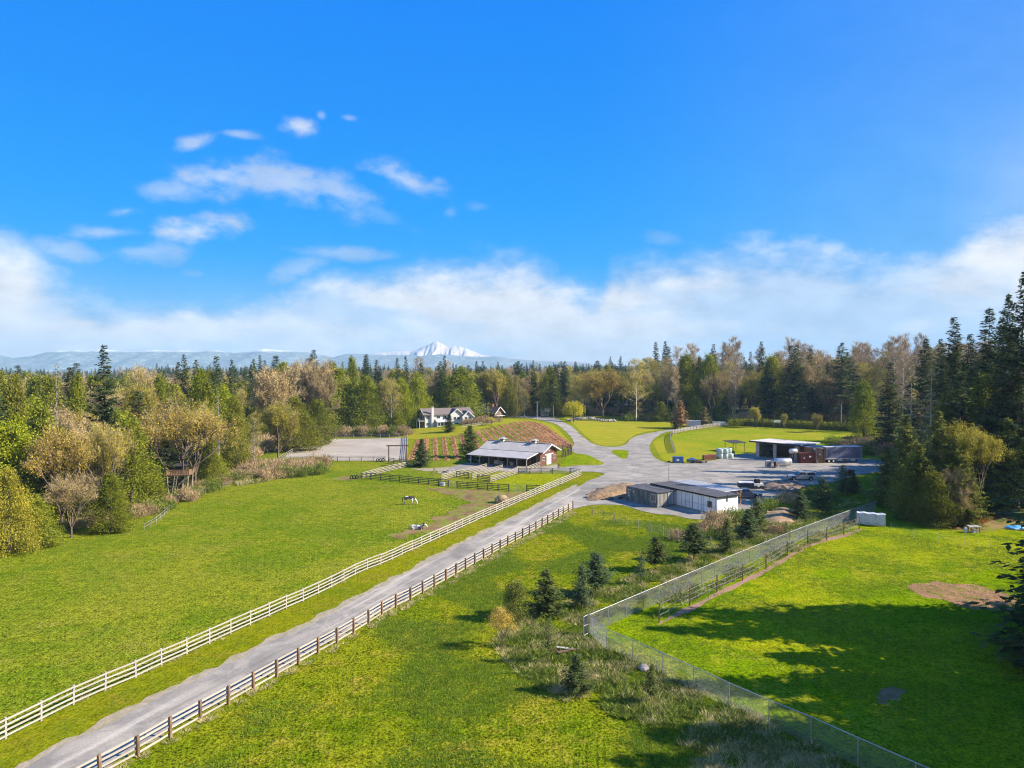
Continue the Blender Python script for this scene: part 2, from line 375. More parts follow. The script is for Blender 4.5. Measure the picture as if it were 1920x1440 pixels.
gx = axis(-7000, 7000, -130, 130, 2.5); gy = axis(-7000, 7000, 20, 400, 2.5)
V = [(x, y, hgt(x, y)) for y in gy for x in gx]; nx = len(gx)
F_ = [(j * nx + i, j * nx + i + 1, (j + 1) * nx + i + 1, (j + 1) * nx + i) for j in range(len(gy) - 1) for i in range(nx - 1)]
gm, t_, b_ = None, None, None
o = bpy.data.objects.new('ground', np_mesh('ground', V, F_, [M['ground']], smooth=True)); COL.objects.link(o); tag(o, kind='structure')
# ------------------------------------------------------------------ ground zones (surveyed outlines)
F1 = [(-60, 1424), (29, 1376), (90, 1346), (151, 1315), (207, 1291), (260, 1269), (307, 1246), (353, 1226), (396, 1206), (435, 1188), (472, 1171), (508, 1155), (541, 1139.5), (571, 1127), (600, 1113), (628, 1099), (677, 1073), (722, 1056), (762, 1037), (801, 1019.5), (850, 997), (900, 974), (950, 952), (1010, 926), (1050, 909), (1089, 892)]
F2 = [(110, 1503), (182, 1462), (252, 1424), (313, 1387), (367, 1356), (419, 1327), (466, 1300), (509.5, 1275), (551, 1252), (589, 1230), (624.5, 1211), (657, 1192), (688, 1173), (716, 1155), (744, 1139), (769, 1127), (792, 1114), (815, 1101), (836, 1090), (856, 1078), (900, 1053), (950, 1025), (1000, 998), (1040, 975), (1074.5, 955)]
roadL = [(-120, 1545), (55, 1436), (160, 1380), (240, 1338), (307, 1304), (375, 1272), (440, 1240), (507, 1205), (582, 1172), (665, 1127), (715, 1101), (750, 1083), (865, 1022), (965, 973), (1015, 948), (1050, 928), (1090, 910)]
roadR = [(1064, 952), (1000, 990), (940, 1022), (836, 1080), (744, 1130), (657, 1182), (551, 1240), (466, 1286), (367, 1342), (252, 1408), (110, 1492), (0, 1560)]
far_forest = [(-2500, 20), (-2500, 3000), (2500, 3000), (2500, 20), (600, 20), (140, 30), (100, 60), (78, 80), (72, 95), (74, 112), (82, 122), (86, 150), (90, 190), (110, 240), (150, 290), (150, 306), (100, 322), (50, 330), (20, 345), (-20, 345), (-48, 300), (-62, 262), (-72, 250), (-68, 200), (-62, 170), (-60, 150), (-60, 120), (-70, 91), (-98, 50), (-170, 20)]
sheet('forest_floor', far_forest, M['forest_floor'], .02, step=12, jit=.5, grid=25, world=True)
pasture = [G(*p).xy for p in F1[:26]] + [G(1060, 887).xy, G(1000, 890).xy, G(900, 880).xy, G(760, 872).xy, G(520, 868).xy] + [Vector((xedge(y) + 1.5, y)) for y in (185, 170, 160, 150, 135, 120, 105, 91, 75, 60, 45, 25)]
sheet('pasture', pasture, M['pasture'], .02, world=True, step=3)
verge = F1 + [(1120, 885), (1133, 890), (1090, 912)] + roadL[::-1][1:]
sheet('grass_verge', verge, M['verge'], .035, step=3)
field = F2 + [(1100, 950), (1168, 949), (1203, 960), (1262, 967), (1310, 975), (1330, 985), (1480, 965), (1560, 935), (1640, 930), (1640, 945), (1370, 1048), (1105, 1178), (1190, 1222), (1400, 1330), (1700, 1460), (1900, 1560), (1000, 1900), (-200, 1750)]
sheet('foreground_field', field, M['field'], .02, step=3)
paddock = [(1105, 1180), (1370, 1048), (1640, 948), (1700, 975), (1790, 985), (1900, 995), (2100, 1010), (2300, 1150), (2300, 1500), (1900, 1570), (1700, 1460), (1400, 1330), (1190, 1222)]
sheet('right_paddock', paddock, M['paddock'], .035, step=3)
lane = sheet('gravel_lane', roadL + roadR, M['lane'], .06, step=.8, jit=.28)
sheet('lane_shoulder', [(x - 9 - (y - 900) * .014, y - 2) for x, y in roadL] + [(x + 3, y + 2) for x, y in roadR], M['shoulder'], .048, step=.6, jit=.6, seed=4)
yard = smooth_px([(1064, 953), (1090, 909.5), (1120, 896), (1133, 888), (1100, 884.5), (1062, 884), (1040, 882), (1030, 876), (1060, 872), (1078, 871), (1078, 850), (1066, 844), (1076, 836), (1074, 825), (1062, 810), (1045, 797), (1020, 789), (990, 784), (952, 782), (952, 776), (1000, 779), (1040, 783.5), (1055, 791), (1075, 802), (1092, 819), (1120, 835), (1152, 838), (1172, 834), (1182, 824), (1200, 816), (1225, 811), (1260, 805), (1300, 801), (1318, 802), (1300, 806), (1255, 809), (1236, 816), (1222, 828), (1218, 838), (1222, 852), (1238, 864), (1264, 869), (1300, 868), (1345, 862), (1380, 853), (1418, 851), (1500, 860), (1560, 861), (1640, 862), (1665, 868), (1670, 880), (1640, 886), (1600, 893), (1560, 905), (1510, 912), (1470, 926), (1430, 945), (1390, 962), (1345, 972), (1302, 974), (1262, 966), (1238, 965), (1203, 958.5), (1168, 948), (1110, 947)], 3)
sheet('gravel_yard', yard, M['gravel'], .055, step=1.2, jit=.25, seed=2)
# grassed islands between the drives
def island(name, px, m='lawn', off=.075): return sheet(name, smooth_px(px, 4), M[m], off, step=1.0, jit=.15)
island('grass_island', [(1146, 846), (1175, 845), (1178, 852), (1174, 859), (1166, 860)], 'paddock')
island('barn_lawn', [(1050, 876), (1058, 862), (1070, 851), (1100, 853), (1118, 861), (1130, 868), (1127, 872), (1080, 873)], 'paddock')
sheet('front_lawn', smooth_px([(1066, 789), (1060, 783), (1120, 781), (1200, 786), (1290, 796), (1250, 802), (1222, 808), (1195, 814), (1178, 824), (1168, 832), (1150, 835.5), (1122, 834), (1098, 817), (1080, 800)], 4), M['lawn'], .03, step=2, jit=.1)
sheet('house_lawn', smooth_px([(720, 818), (760, 802), (800, 803), (880, 798), (940, 786), (1010, 790), (1035, 797), (1052, 811), (1068, 830), (1060, 836), (1030, 815), (990, 800), (900, 812), (800, 824), (760, 822)], 3), M['lawn'], .03, step=2)
sheet('upper_paddock', smooth_px([(1228, 838), (1226, 828), (1245, 819), (1300, 810), (1400, 803), (1500, 808), (1600, 812), (1680, 818), (1690, 855), (1640, 861), (1540, 858), (1420, 850), (1380, 852), (1320, 863), (1260, 866), (1240, 858)], 3), M['upper'], .03, step=2)
sheet('barn_yard', smooth_px([(878, 868), (905, 870), (1000, 876), (1052, 870), (1060, 878), (1000, 886), (940, 884), (840, 880)], 3), M['gravel'], .05, step=1, jit=.1)
sheet('inner_paddock', [(922, 905), (974, 889), (1036, 889), (1066, 889), (1010, 915), (955, 920), (925, 918)], M['paddock'], .045, step=1, jit=.2)
sheet('riding_arena', [(524, 864.5), (556, 838), (594, 822.5), (764, 820.5), (762, 864)], M['sand'], .05, step=3)
for i, px in enumerate([[(800, 916), (870, 918), (990, 926), (960, 944), (900, 962), (860, 985), (800, 1003), (790, 990), (850, 955), (880, 942), (840, 928)],
                        [(625, 899), (650, 893), (680, 897), (650, 901)], [(735, 1004), (770, 992), (800, 985), (850, 977), (845, 984), (790, 1000), (750, 1008)]]):
    sheet('bare_soil', smooth_px(px, 4), M['soil'], .05 + .004 * i, step=.5, jit=1.4, seed=i, grid=3)
for i, px in enumerate([[(1705, 1105), (1760, 1092), (1830, 1098), (1900, 1120), (1895, 1145), (1830, 1142), (1770, 1128), (1730, 1120)], [(1640, 1302), (1690, 1297), (1700, 1316), (1655, 1322)]]):
    sheet('worn_patch', smooth_px(px, 4), M['worn'], .045, step=.5, jit=1.2, seed=i + 8, grid=3)
sheet('muddy_track', smooth_px([(1760, 985), (1800, 975), (1850, 958), (1900, 950), (1990, 950), (1990, 968), (1910, 980), (1880, 992), (1830, 997)], 4), M['soil'], .05, step=.6, jit=.5, seed=9)
tag(sheet('muddy_puddle', smooth_px([(1740, 987), (1790, 976), (1840, 962), (1885, 957), (1880, 970), (1830, 985), (1780, 991)], 4), M['mud'], .06, step=.6, jit=.3), kind='structure')
sheet('mulch_strip', [(1233, 1174), (1236, 1166), (1294, 1136), (1345, 1110), (1392, 1088), (1436, 1066), (1515, 1018), (1585, 1001), (1612, 991), (1616, 993), (1588, 1006), (1518, 1024), (1440, 1072), (1396, 1095), (1350, 1118), (1300, 1144)], M['mulch'], .05, step=.5, jit=.25)
sheet('farm_path', [(770, 879), (850, 876), (905, 872), (905, 875), (850, 882), (800, 884)], M['shoulder'], .045, step=1, jit=.2)
# banks
def mound(name, px, m, height, seed=0, label=None, cat=None, grid=.8):
    w = [G(*p).xy for p in smooth_px(px, 3)]; c = sum(w, Vector((0, 0))) / len(w)
    def b(x, y):
        d = min((Vector((x, y)) - ((p + q) / 2)).length for p, q in zip(w, w[1:] + w[:1]))
        r = sst(0, 2.2, d) * height
        return r * (1 + .35 * mnoise.noise(Vector((x * .8, y * .8, seed)))) - .03
    o = sheet(name, w, m, .06, step=.7, grid=grid, world=True, bulge=b, kind=None)
    return tag(o, label, cat)
M['bank'] = mat('dry_tan_spoil', (.40, .26, .14), rough=.95, var=.3, scale=1.2, bump=1, bscale=5)
M['spoil'] = mat('brown_spoil', (.27, .19, .13), rough=.95, var=.3, scale=1.5, bump=1, bscale=5)
mound('spoil_bank', [(1100, 938), (1118, 922), (1150, 914), (1190, 912), (1200, 918), (1180, 934), (1130, 938)], M['bank'], 1.1, 1, 'long bank of dry tan spoil beside the grey container', 'spoil bank')
mound('bark_pile', [(1425, 912), (1450, 905), (1500, 908), (1512, 914), (1480, 921), (1440, 920)], M['spoil'], .9, 2, 'low brown heap of wood chips between the two pickups', 'wood chip heap')
mound('rubble_mound', [(1432, 975), (1445, 958), (1470, 952), (1492, 964), (1498, 978), (1475, 985), (1450, 984)], M['bank'], .7, 3, 'tan earth mound behind the chain-link fence among young spruces', 'earth mound')

# ------------------------------------------------------------------ far mountains
def mountain(name, Y, prof, mats, depth, snowmask=None, n=420, rows=26, seed=0, sc=420):
    xs = np.linspace(prof[0][0], prof[-1][0], n); V = []; F = []
    px_ = [p[0] for p in prof]; py_ = [p[1] for p in prof]
    ks = sorted(set([round(q, 4) for q in list(np.linspace(0, 1, rows)) + [.62, .60, .64]]), key=float); rows = len(ks)
    for j in range(rows):
        k = ks[j]                                 # 0 at the foot, .62 at the crest, 1 behind
        for x in xs:
            ht = (HORY - np.interp(x, px_, py_)) / FPX * Y + CAMH
            X = (x - 960) / FPX * Y
            c = k / .62 if k < .62 else 1 - (k - .62) / .38
            rid = mnoise.fractal(Vector((X / sc + seed, k * 3.2, seed)), 1.0, 2.1, 5)
            rid2 = 1 - abs(mnoise.noise(Vector((X / sc * 2.2 + k * .8, k * 2.0, seed + 3)))) * 2
            w_ = (1 - c) * c * 4; z = ht * (c ** 1.35) + (rid * .22 + (rid2 - .5) * .2) * ht * w_ * .6; z = min(z, ht * (.985 if c < 1 else 1.0))
            z += ht * .012 * mnoise.noise(Vector((X / 60, k * 9, seed)))
            V.append((X, Y - depth * .62 + depth * k, z - (0 if j else 30)))
    for j in range(rows - 1):
        for i in range(n - 1): F.append((j * n + i, j * n + i + 1, (j + 1) * n + i + 1, (j + 1) * n + i))
    o = bpy.data.objects.new(name, np_mesh(name, V, F, mats, smooth=False)); COL.objects.link(o); tag(o, kind='structure'); return o
def rock_snow(name, snowz, soft, rock, snow=(.85, .86, .9), bias=0.0):
    m, t, b = new_mat(name)
    g = t.node('ShaderNodeNewGeometry'); sp = t.node('ShaderNodeSeparateXYZ'); t.link(g.outputs['Position'], sp.inputs[0])
    sn = t.node('ShaderNodeSeparateXYZ'); t.link(g.outputs['Normal'], sn.inputs[0])
    n = t.noise(g.outputs['Position'], .008, 6, .65)
    f = t.math('ADD', sp.outputs[2], t.math('MULTIPLY', t.math('SUBTRACT', n, .5), soft * 3))
    c = t.mix(t.rng(f, snowz - soft, snowz + soft), (*rock, 1), (*snow, 1))
    rk = t.rng(t.noise(g.outputs['Position'], .03, 5, .7), .50, .62, 0, .8)
    c = t.mix(rk, c, (*[q * 1.5 + .08 for q in rock], 1))
    t.link(c, b.inputs['Base Color']); b.inputs['Roughness'].default_value = .9
    return m
RID = [(-700, 668), (-300, 655), (0, 666), (25, 671), (60, 668), (85, 661), (110, 657), (130, 658), (150, 656), (165, 661), (185, 655), (215, 656), (240, 659), (270, 658), (295, 656), (320, 658), (345, 657), (370, 661), (400, 656), (420, 659), (440, 662), (470, 660), (497, 654), (530, 657), (565, 658), (590, 663), (625, 670), (645, 664), (680, 664), (720, 666), (760, 665), (790, 667), (830, 664), (870, 668), (900, 669), (930, 668), (960, 673), (1050, 680), (1200, 688), (1500, 690), (1920, 690), (2300, 680)]
mountain('foothills', 4800, RID, [rock_snow('hazy_wooded_ridge', 138, 10, (.15, .19, .195))], 1400, seed=1)  # ridge paler than real forest: distance haze partly put into its colour
VOL = [(400, 676), (560, 672), (640, 668), (690, 664), (705, 662), (730, 660), (755, 658), (770, 658.5), (777, 657), (785, 654), (790, 651.5), (795, 650.5), (803, 646.5), (808, 644.5), (813, 640.5), (817, 639), (821, 640), (825, 643), (829, 644), (834, 648), (838, 649.5), (845, 649.5), (852, 647.8), (857, 650), (862, 649), (869, 652), (875, 653), (882, 657), (890, 659.5), (900, 664), (940, 672), (1100, 680)]
mountain('snowy_volcano', 6400, VOL, [rock_snow('glacier_snow', 100, 30, (.22, .17, .15), (.52, .465, .44))], 1200, n=420, rows=40, seed=7, sc=95)
# ------------------------------------------------------------------ haze
def haze():
    m = bpy.data.materials.new('haze'); m.use_nodes = True; t = NT(m.node_tree); t.n.clear()
    v = t.node('ShaderNodeVolumePrincipled'); v.inputs['Color'].default_value = (.40, .72, 1.0, 1); v.inputs['Density'].default_value = HAZE_D
    v.inputs['Anisotropy'].default_value = 0.0
    o_ = t.node('ShaderNodeOutputMaterial'); t.link(v.outputs[0], o_.inputs['Volume'])
    b = MB().box(-7400, 7400, -7400, 7400, -42, 290)
    tag(b.build('haze', [m]), kind='stuff')
HAZE_D = 1.05e-4
haze()
# ------------------------------------------------------------------ vegetation
LM = {
 'fir': leaf_mat('dark_fir_needles', (.022, .038, .012), (.10, .125, .035), (.05, .08, .03), trans=.12),
 'cedar': leaf_mat('cedar_sprays', (.06, .085, .008), (.26, .28, .025), (.26, .25, .035), trans=.22),
 'cedar_light': leaf_mat('bright_cedar_sprays', (.09, .13, .008), (.32, .34, .02), trans=.28),
 'sapling': leaf_mat('spruce_needles', (.03, .055, .012), (.12, .145, .035), (.06, .10, .05), trans=.15),
 'ragged': leaf_mat('drooping_green_sprays', (.05, .07, .012), (.24, .25, .035), (.16, .18, .04), trans=.2),
 'gold': leaf_mat('opening_gold_buds', (.30, .20, .03), (.58, .44, .07), (.42, .38, .05), trans=.3),
 'olive': leaf_mat('pale_olive_leaves', (.14, .14, .015), (.46, .40, .05), trans=.3),
 'tan': leaf_mat('tan_catkins', (.26, .18, .07), (.50, .38, .16), (.40, .34, .10), trans=.2),
 'twig': leaf_mat('bare_twigs', (.24, .17, .10), (.48, .37, .24), trans=0.0, rough=.9),
 'willow': leaf_mat('yellow_willow_leaves', (.38, .34, .02), (.55, .50, .04), trans=.3),
 'dead': leaf_mat('sparse_yellow_needles', (.13, .12, .04), (.26, .22, .09), trans=.2),
 'bramble': leaf_mat('dry_bramble', (.26, .17, .09), (.42, .31, .17), trans=.05, rough=.9),
 'berry': leaf_mat('red_brown_berry_canes', (.27, .11, .05), (.42, .21, .09), trans=.05, rough=.9),
 'rust': leaf_mat('rust_coloured_needles', (.30, .12, .06), (.38, .24, .10), trans=.2),
 'tallgrass': leaf_mat('seeding_grass', (.40, .34, .13), (.58, .50, .26), trans=.2),
 'greengrass': leaf_mat('lush_grass_blades', (.10, .20, .015), (.24, .30, .03), (.14, .26, .02), trans=.35),
 'weed': leaf_mat('green_weed_leaves', (.09, .15, .02), (.20, .24, .04), trans=.3),
}
M['bark'] = mat('grey_brown_bark', (.20, .15, .11), rough=.95, var=.35, scale=2, stretch=(3, 3, .6))
M['palebark'] = mat('pale_alder_bark', (.46, .42, .36), rough=.9, var=.3, scale=2, stretch=(2, 2, .8))
rs = np.random.RandomState(5)
def nrm(a): return a / np.maximum(1e-9, np.linalg.norm(a, axis=-1, keepdims=True))
def diamonds(c, d, L, w, rsx, tilt=1.0):
    """kite shaped leaf planes: base c, direction d"""
    d = nrm(d); r = nrm(rsx.normal(size=c.shape)); s_ = nrm(np.cross(d, r)) * (w[:, None] / 2); e = d * L[:, None]
    return np.stack([c, c + e * .45 + s_, c + e, c + e * .45 - s_], 1)
def tubes_quads(segs, n=3):
    V = []; F = []
    for p0, p1, r0, r1 in segs:
        p0 = np.array(p0); p1 = np.array(p1); d = p1 - p0; L = np.linalg.norm(d)
        if L < 1e-6: continue
        d = d / L; a = np.cross(d, [0.3, .9, .2]); a /= np.linalg.norm(a); b = np.cross(d, a); k0 = len(V)
        for p, r in ((p0, r0), (p1, r1)):
            for k in range(n): th = 2 * PI * k / n; V.append(p + (a * math.cos(th) + b * math.sin(th)) * r)
        for k in range(n): k2 = (k + 1) % n; F.append((k0 + k, k0 + k2, k0 + n + k2, k0 + n + k))
    return V, F
def crown_mesh(name, Q, m): 
    Q = np.concatenate(Q) if isinstance(Q, list) else Q
    return np_mesh(name, Q.reshape(-1, 3), np.arange(len(Q) * 4).reshape(-1, 4), [m])
def trunk_mesh(name, segs, m, n=5):
    V, F = tubes_quads(segs, n); return np_mesh(name, V, F, [m], smooth=True)
def join_mesh(name, a, b):
    va = np.array([v.co for v in a.vertices]); vb = np.array([v.co for v in b.vertices])
    fa = np.array([p.vertices[:] for p in a.polygons]); fb = np.array([p.vertices[:] for p in b.polygons]) + len(va)
    return np_mesh(name, np.concatenate([va, vb]), np.concatenate([fa, fb]), [a.materials[0], b.materials[0]], [0] * len(fa) + [1] * len(fb))

def fir(h, R, bare=.08, step=.55, nb=6, ls=1.0, seed=0, leaf='fir', droop=.35, sparse=1.0, sp=.42, bark='bark', rag=.4, up=.55):
    r = np.random.RandomState(seed); C = []; D = []; Ls = []; Ws = []; segs = []
    lean = r.normal(size=2) * .01 * h
    def axp(z): return np.array([lean[0] * (z / h) ** 2, lean[1] * (z / h) ** 2, z])
    for k in range(8): segs.append((axp(h * k / 8), axp(h * (k + 1) / 8), .013 * h * (1 - k / 8.1) * .8, .013 * h * (1 - (k + 1) / 8.1) * .8))
    z = bare * h; gap = r.uniform(.8, 1.2, 12)
    while z < h * .985:
        t = z / h; q = (t - bare) / (1 - bare)
        prof = (1 - q) ** .85 * min(1, .62 + q * 2.2) * gap[int(q * 11)] + .004
        for b in range(max(3, int(round(nb * (.6 + .4 * (1 - t)))))):
            if r.rand() > sparse: continue
            th = r.uniform(0, 2 * PI); L = R * prof * r.uniform(1 - rag, 1.12) + .12 * min(1, (1 - q) * 8) * h / 28; s0 = -droop + up * t + r.normal() * .07
            dh = np.array([math.cos(th), math.sin(th), 0]); side = np.array([-dh[1], dh[0], 0])
            m = max(2, int(L / (sp * ls))); s = (np.arange(m) + r.uniform(.2, .9)) / m; s = s[s <= 1.02]
            P = axp(z) + dh * (s * L)[:, None] + np.array([0, 0, 1]) * (L * (s0 * s + .22 * s * s * (1 if t < .8 else 0)))[:, None]
            segs.append((axp(z), axp(z) + dh * L * .9 + np.array([0, 0, L * (s0 * .9 + .18)]), .012 * L + .01, .006))
            for sd in (-1, 1, 0):
                n = len(s); C.append(P + r.normal(size=P.shape) * .09)
                D.append(dh * (.55 if sd else 1.0) + side * sd * .9 + np.stack([r.normal(size=n) * .12, r.normal(size=n) * .12, r.normal(size=n) * .22 - .30], 1))
                Ls.append((.5 + .55 * (1 - s)) * ls * r.uniform(.7, 1.25, n) * min(1, .45 + L / 3)); Ws.append(np.full(n, .27 * ls) * r.uniform(.7, 1.2, n))
        z += step * (1 - .5 * t) * r.uniform(.8, 1.2)
    C = np.concatenate(C); D = np.concatenate(D); L = np.concatenate(Ls); Wd = np.concatenate(Ws)
    d = nrm(D); up_ = np.array([0, 0, 1.0]) + r.normal(size=C.shape) * .35; s_ = nrm(np.cross(d, up_)) * (Wd[:, None] / 2); e = d * L[:, None]
    Q = np.stack([C, C + e * .4 + s_, C + e, C + e * .4 - s_], 1)
    return crown_mesh('crown', Q, LM[leaf]), trunk_mesh('trunk', segs, M[bark])
def cedar(h, R, n=5200, seed=0, leaf='cedar', nc=150, ls=1.0, shape=0, low=.02, bark='bark'):
    r = np.random.RandomState(seed)
    t = r.beta(1.15, 1.25, nc) * (.97 - low) + low; th = r.uniform(0, 2 * PI, nc)
    if shape == 0: prof = np.minimum(1, ((1 - t) ** .78) * 1.18) * np.minimum(1, .72 + t * 1.3)
    else: prof = np.sqrt(np.clip(1 - ((t - .52) / .5) ** 2, .02, 1))
    lob = 1 + .22 * np.sin(th * 3 + seed) + .15 * np.sin(th * 5 + t * 9)
    rad = R * prof * lob * r.uniform(.45, 1.02, nc)
    CC = np.stack([rad * np.cos(th), rad * np.sin(th), t * h], 1); size = (R * .20 + .35) * (.5 + .7 * prof) * r.uniform(.7, 1.3, nc)
    k = r.randint(0, nc, n); off = r.normal(size=(n, 3)) * np.array([.55, .55, .6]); P = CC[k] + off * size[k][:, None]
    outw = nrm(np.stack([CC[k, 0], CC[k, 1], np.zeros(n)], 1)) + r.normal(size=(n, 3)) * .55 + np.array([0, 0, -.45 if shape == 0 else .15])
    Q = diamonds(P, outw, ls * r.uniform(.35, .8, n), ls * r.uniform(.22, .42, n), r)
    Q = Q[(Q[:, :, 2].min(1) > 0)]
    segs = [((0, 0, 0), (0, 0, h * .5), .02 * h, .012 * h), ((0, 0, h * .5), (0, 0, h * .95), .012 * h, .002 * h)]
    for i in range(0, nc, 3): segs.append(((0, 0, CC[i, 2] - rad[i] * .1), tuple(CC[i]), .008 * h * .5, .01))
    return crown_mesh('crown', Q, LM[leaf]), trunk_mesh('trunk', segs, M[bark])
def broad(h, R, seed=0, leaf='gold', levels=4, br=4, up=.35, buds=7, twigs=5, bark='bark', bl=.2, tw=.035, clear=.16, stems=1, twleaf='twig', leader=False):
    """deciduous tree grown from the trunk outward; buds and twigs at the ends"""
    r = np.random.RandomState(seed); segs = []; ends = []
    def grow(p, d, L, rad, lv):
        q = p; dd = d; m = 2
        for i in range(m):
            dd = nrm(dd + r.normal(size=3) * .12 + np.array([0, 0, .06])); q2 = q + dd * L / m
            segs.append((q, q2, rad * (1 - .3 * i / m), rad * (1 - .3 * (i + 1) / m))); q = q2
            if lv <= 1: ends.append((q, dd))
        if lv == 0: return
        for b in range(br):
            a = nrm(np.cross(dd, r.normal(size=3))); ang = r.uniform(.25, .75) * (1.15 if not leader else .9)
            if b == 0: ang *= .25
            grow(q if b < 2 else p + (q - p) * r.uniform(.5, .95), nrm(dd * math.cos(ang) + a * math.sin(ang) + np.array([0, 0, up * .35])), L * r.uniform(.62, .85), rad * .6, lv - 1)
    if leader:
        for k in range(7): segs.append((np.array([0, 0, h * .97 * k / 7]), np.array([0, 0, h * .97 * (k + 1) / 7]), .011 * h * (1 - k / 7.5), .011 * h * (1 - (k + 1) / 7.5)))
        nb_ = int(levels * 9)
        for k in range(nb_):
            z = h * (clear + (1 - clear) * (k + r.rand()) / nb_ * .93); th = r.uniform(0, 2 * PI); q = (z / h - clear) / (1 - clear)
            L = R * (1 - q) ** .6 * r.uniform(.5, .85) * .62 + .3
            grow(np.array([0, 0, z]), nrm(np.array([math.cos(th), math.sin(th), .7 + up])), L, .02 * L + .01, 1)
    else:
        for s_ in range(stems):
            th = r.uniform(0, 2 * PI); d0 = nrm(np.array([math.cos(th) * .2 * (stems > 1), math.sin(th) * .2 * (stems > 1), 1.0])); L0 = h * clear
            segs.append((np.zeros(3), d0 * L0, .022 * h / stems ** .5, .017 * h / stems ** .5)); tot = sum(.73 ** i for i in range(levels))
            for b in range(br + 2):
                az = 2 * PI * b / (br + 2) + r.uniform(-.3, .3); tl = r.uniform(.25, .85) if b else .1
                grow(d0 * L0, nrm(np.array([math.cos(az) * tl, math.sin(az) * tl, 1.0])), (h - L0) / tot * 1.0 * r.uniform(.85, 1.1), .012 * h / stems ** .5, levels - 1)
    E = np.array([e[0] for e in ends]); Dd = np.array([e[1] for e in ends])
    rxy = np.hypot(E[:, 0], E[:, 1]); sx = R / np.percentile(rxy, 96); sz = h / E[:, 2].max()
    sc = np.array([sx, sx, sz]); E = E * sc; segs = [(np.array(a) * sc, np.array(b) * sc, c, e) for a, b, c, e in segs]
    k = np.repeat(np.arange(len(E)), twigs); n = len(k); tl = .055 * h + .25
    Q = [diamonds(E[k], Dd[k] + r.normal(size=(n, 3)) * .55 + np.array([0, 0, up]), r.uniform(.4, 1.1, n) * tl, np.full(n, tw) * r.uniform(.7, 1.3, n), r)]
    tq = len(Q[0]); 
    if buds:
        k = np.repeat(np.arange(len(E)), buds); n = len(k); P = E[k] + nrm(Dd[k] + r.normal(size=(n, 3)) * .9) * (r.uniform(0, 1, n) * tl)[:, None]
        Q.append(diamonds(P, r.normal(size=(n, 3)), bl * r.uniform(.6, 1.4, n), bl * .6 * r.uniform(.6, 1.4, n), r))
    A = np.concatenate(Q); me = np_mesh('crown', A.reshape(-1, 3), np.arange(len(A) * 4).reshape(-1, 4), [LM[leaf], LM[twleaf]], [1] * tq + [0] * (len(A) - tq))
    return me, trunk_mesh('trunk', segs, M[bark], 3 if levels > 3 else 4)
def willow(h, R, seed=0):
    r = np.random.RandomState(seed); Q = []; segs = [((0, 0, 0), (0, 0, h * .45), .3, .22)]
    for i in range(60):
        th = r.uniform(0, 2 * PI); rr = R * math.sqrt(r.uniform(.05, 1)) * .9; zt = h * (1 - .35 * (rr / R) ** 2) * r.uniform(.88, 1.0)
        p = np.array([rr * math.cos(th), rr * math.sin(th), zt]); segs.append(((0, 0, h * .42), tuple(p), .07, .02))
        for j in range(5):
            o_ = p + np.append(r.normal(size=2) * R * .14, 0); m = 13; z = o_[2] - np.cumsum(r.uniform(.12, .36, m)) * (h / 9)
            P = np.stack([o_[0] + r.normal(size=m) * .1, o_[1] + r.normal(size=m) * .1, z], 1); P = P[P[:, 2] > .4]; n = len(P)
            if n: Q.append(diamonds(P, np.tile([0, 0, -1.0], (n, 1)) + r.normal(size=(n, 3)) * .35, r.uniform(.4, .75, n), np.full(n, .18), r))
    return crown_mesh('crown', Q, LM['willow']), trunk_mesh('trunk', segs, M['bark'])
def bush(h, R, n=700, seed=0, leaf='bramble', ls=1.0, wd=.05, blobs=14, upw=.8, twig=.75):
    """thicket: long thin stems with some leaves"""
    r = np.random.RandomState(seed); a = r.uniform(0, 2 * PI, blobs); q = np.sqrt(r.uniform(0, 1, blobs)) * R * .8
    CC = np.stack([q * np.cos(a), q * np.sin(a), np.zeros(blobs)], 1); hh = h * (1 - .55 * (q / R) ** 2) * r.uniform(.7, 1.1, blobs)
    k = r.randint(0, blobs, n); P = CC[k] + r.normal(size=(n, 3)) * [R * .22, R * .22, 0]; P[:, 2] = hh[k] * r.uniform(0, .75, n) ** .8
    nt = int(n * twig)
    Q = [diamonds(P[:nt], r.normal(size=(nt, 3)) * .5 + [0, 0, upw], ls * r.uniform(.4, 1.0, nt), np.full(nt, wd), r), diamonds(P[nt:], r.normal(size=(n - nt, 3)) + [0, 0, .3], ls * r.uniform(.15, .3, n - nt), ls * r.uniform(.1, .2, n - nt), r)]
    return crown_mesh('bush', Q, LM[leaf])

PR = {}   # prototypes: (crown mesh, trunk mesh, height, radius)
def proto(key, pair, h, R): PR.setdefault(key, []).append((pair[0], pair[1], h, R))
for s_ in range(3): proto('fir', fir(28, 5.0, .06 + .05 * s_, seed=10 + s_, step=.78, nb=7, ls=1.15, rag=.42, sp=.34), 28, 5.0)
proto('talltrunk', fir(30, 4.6, .34, seed=21, step=.8, nb=6, sp=.34, ls=1.3), 30, 4.6)
proto('herofir', fir(30, 5.4, .10, seed=31, step=.72, nb=8, sp=.32, ls=1.0, droop=.3, rag=.5), 30, 5.4)
proto('herofir', fir(34, 5.8, .12, seed=32, step=.74, nb=8, sp=.32, ls=1.05, droop=.28, rag=.5), 34, 5.8)
proto('edgefir', fir(32, 6.0, .08, seed=33, step=.76, nb=8, sp=.32, ls=1.05, droop=.22, rag=.6, leaf='fir'), 32, 6.0)
proto('snag', fir(24, 3.6, .30, seed=41, step=.75, nb=4, ls=.9, sparse=.55, leaf='dead', droop=.55, bark='palebark'), 24, 3.6)
proto('snag', fir(22, 4.4, .22, seed=42, step=.7, nb=5, ls=.9, sparse=.5, leaf='dead', droop=.5, bark='palebark'), 22, 4.4)
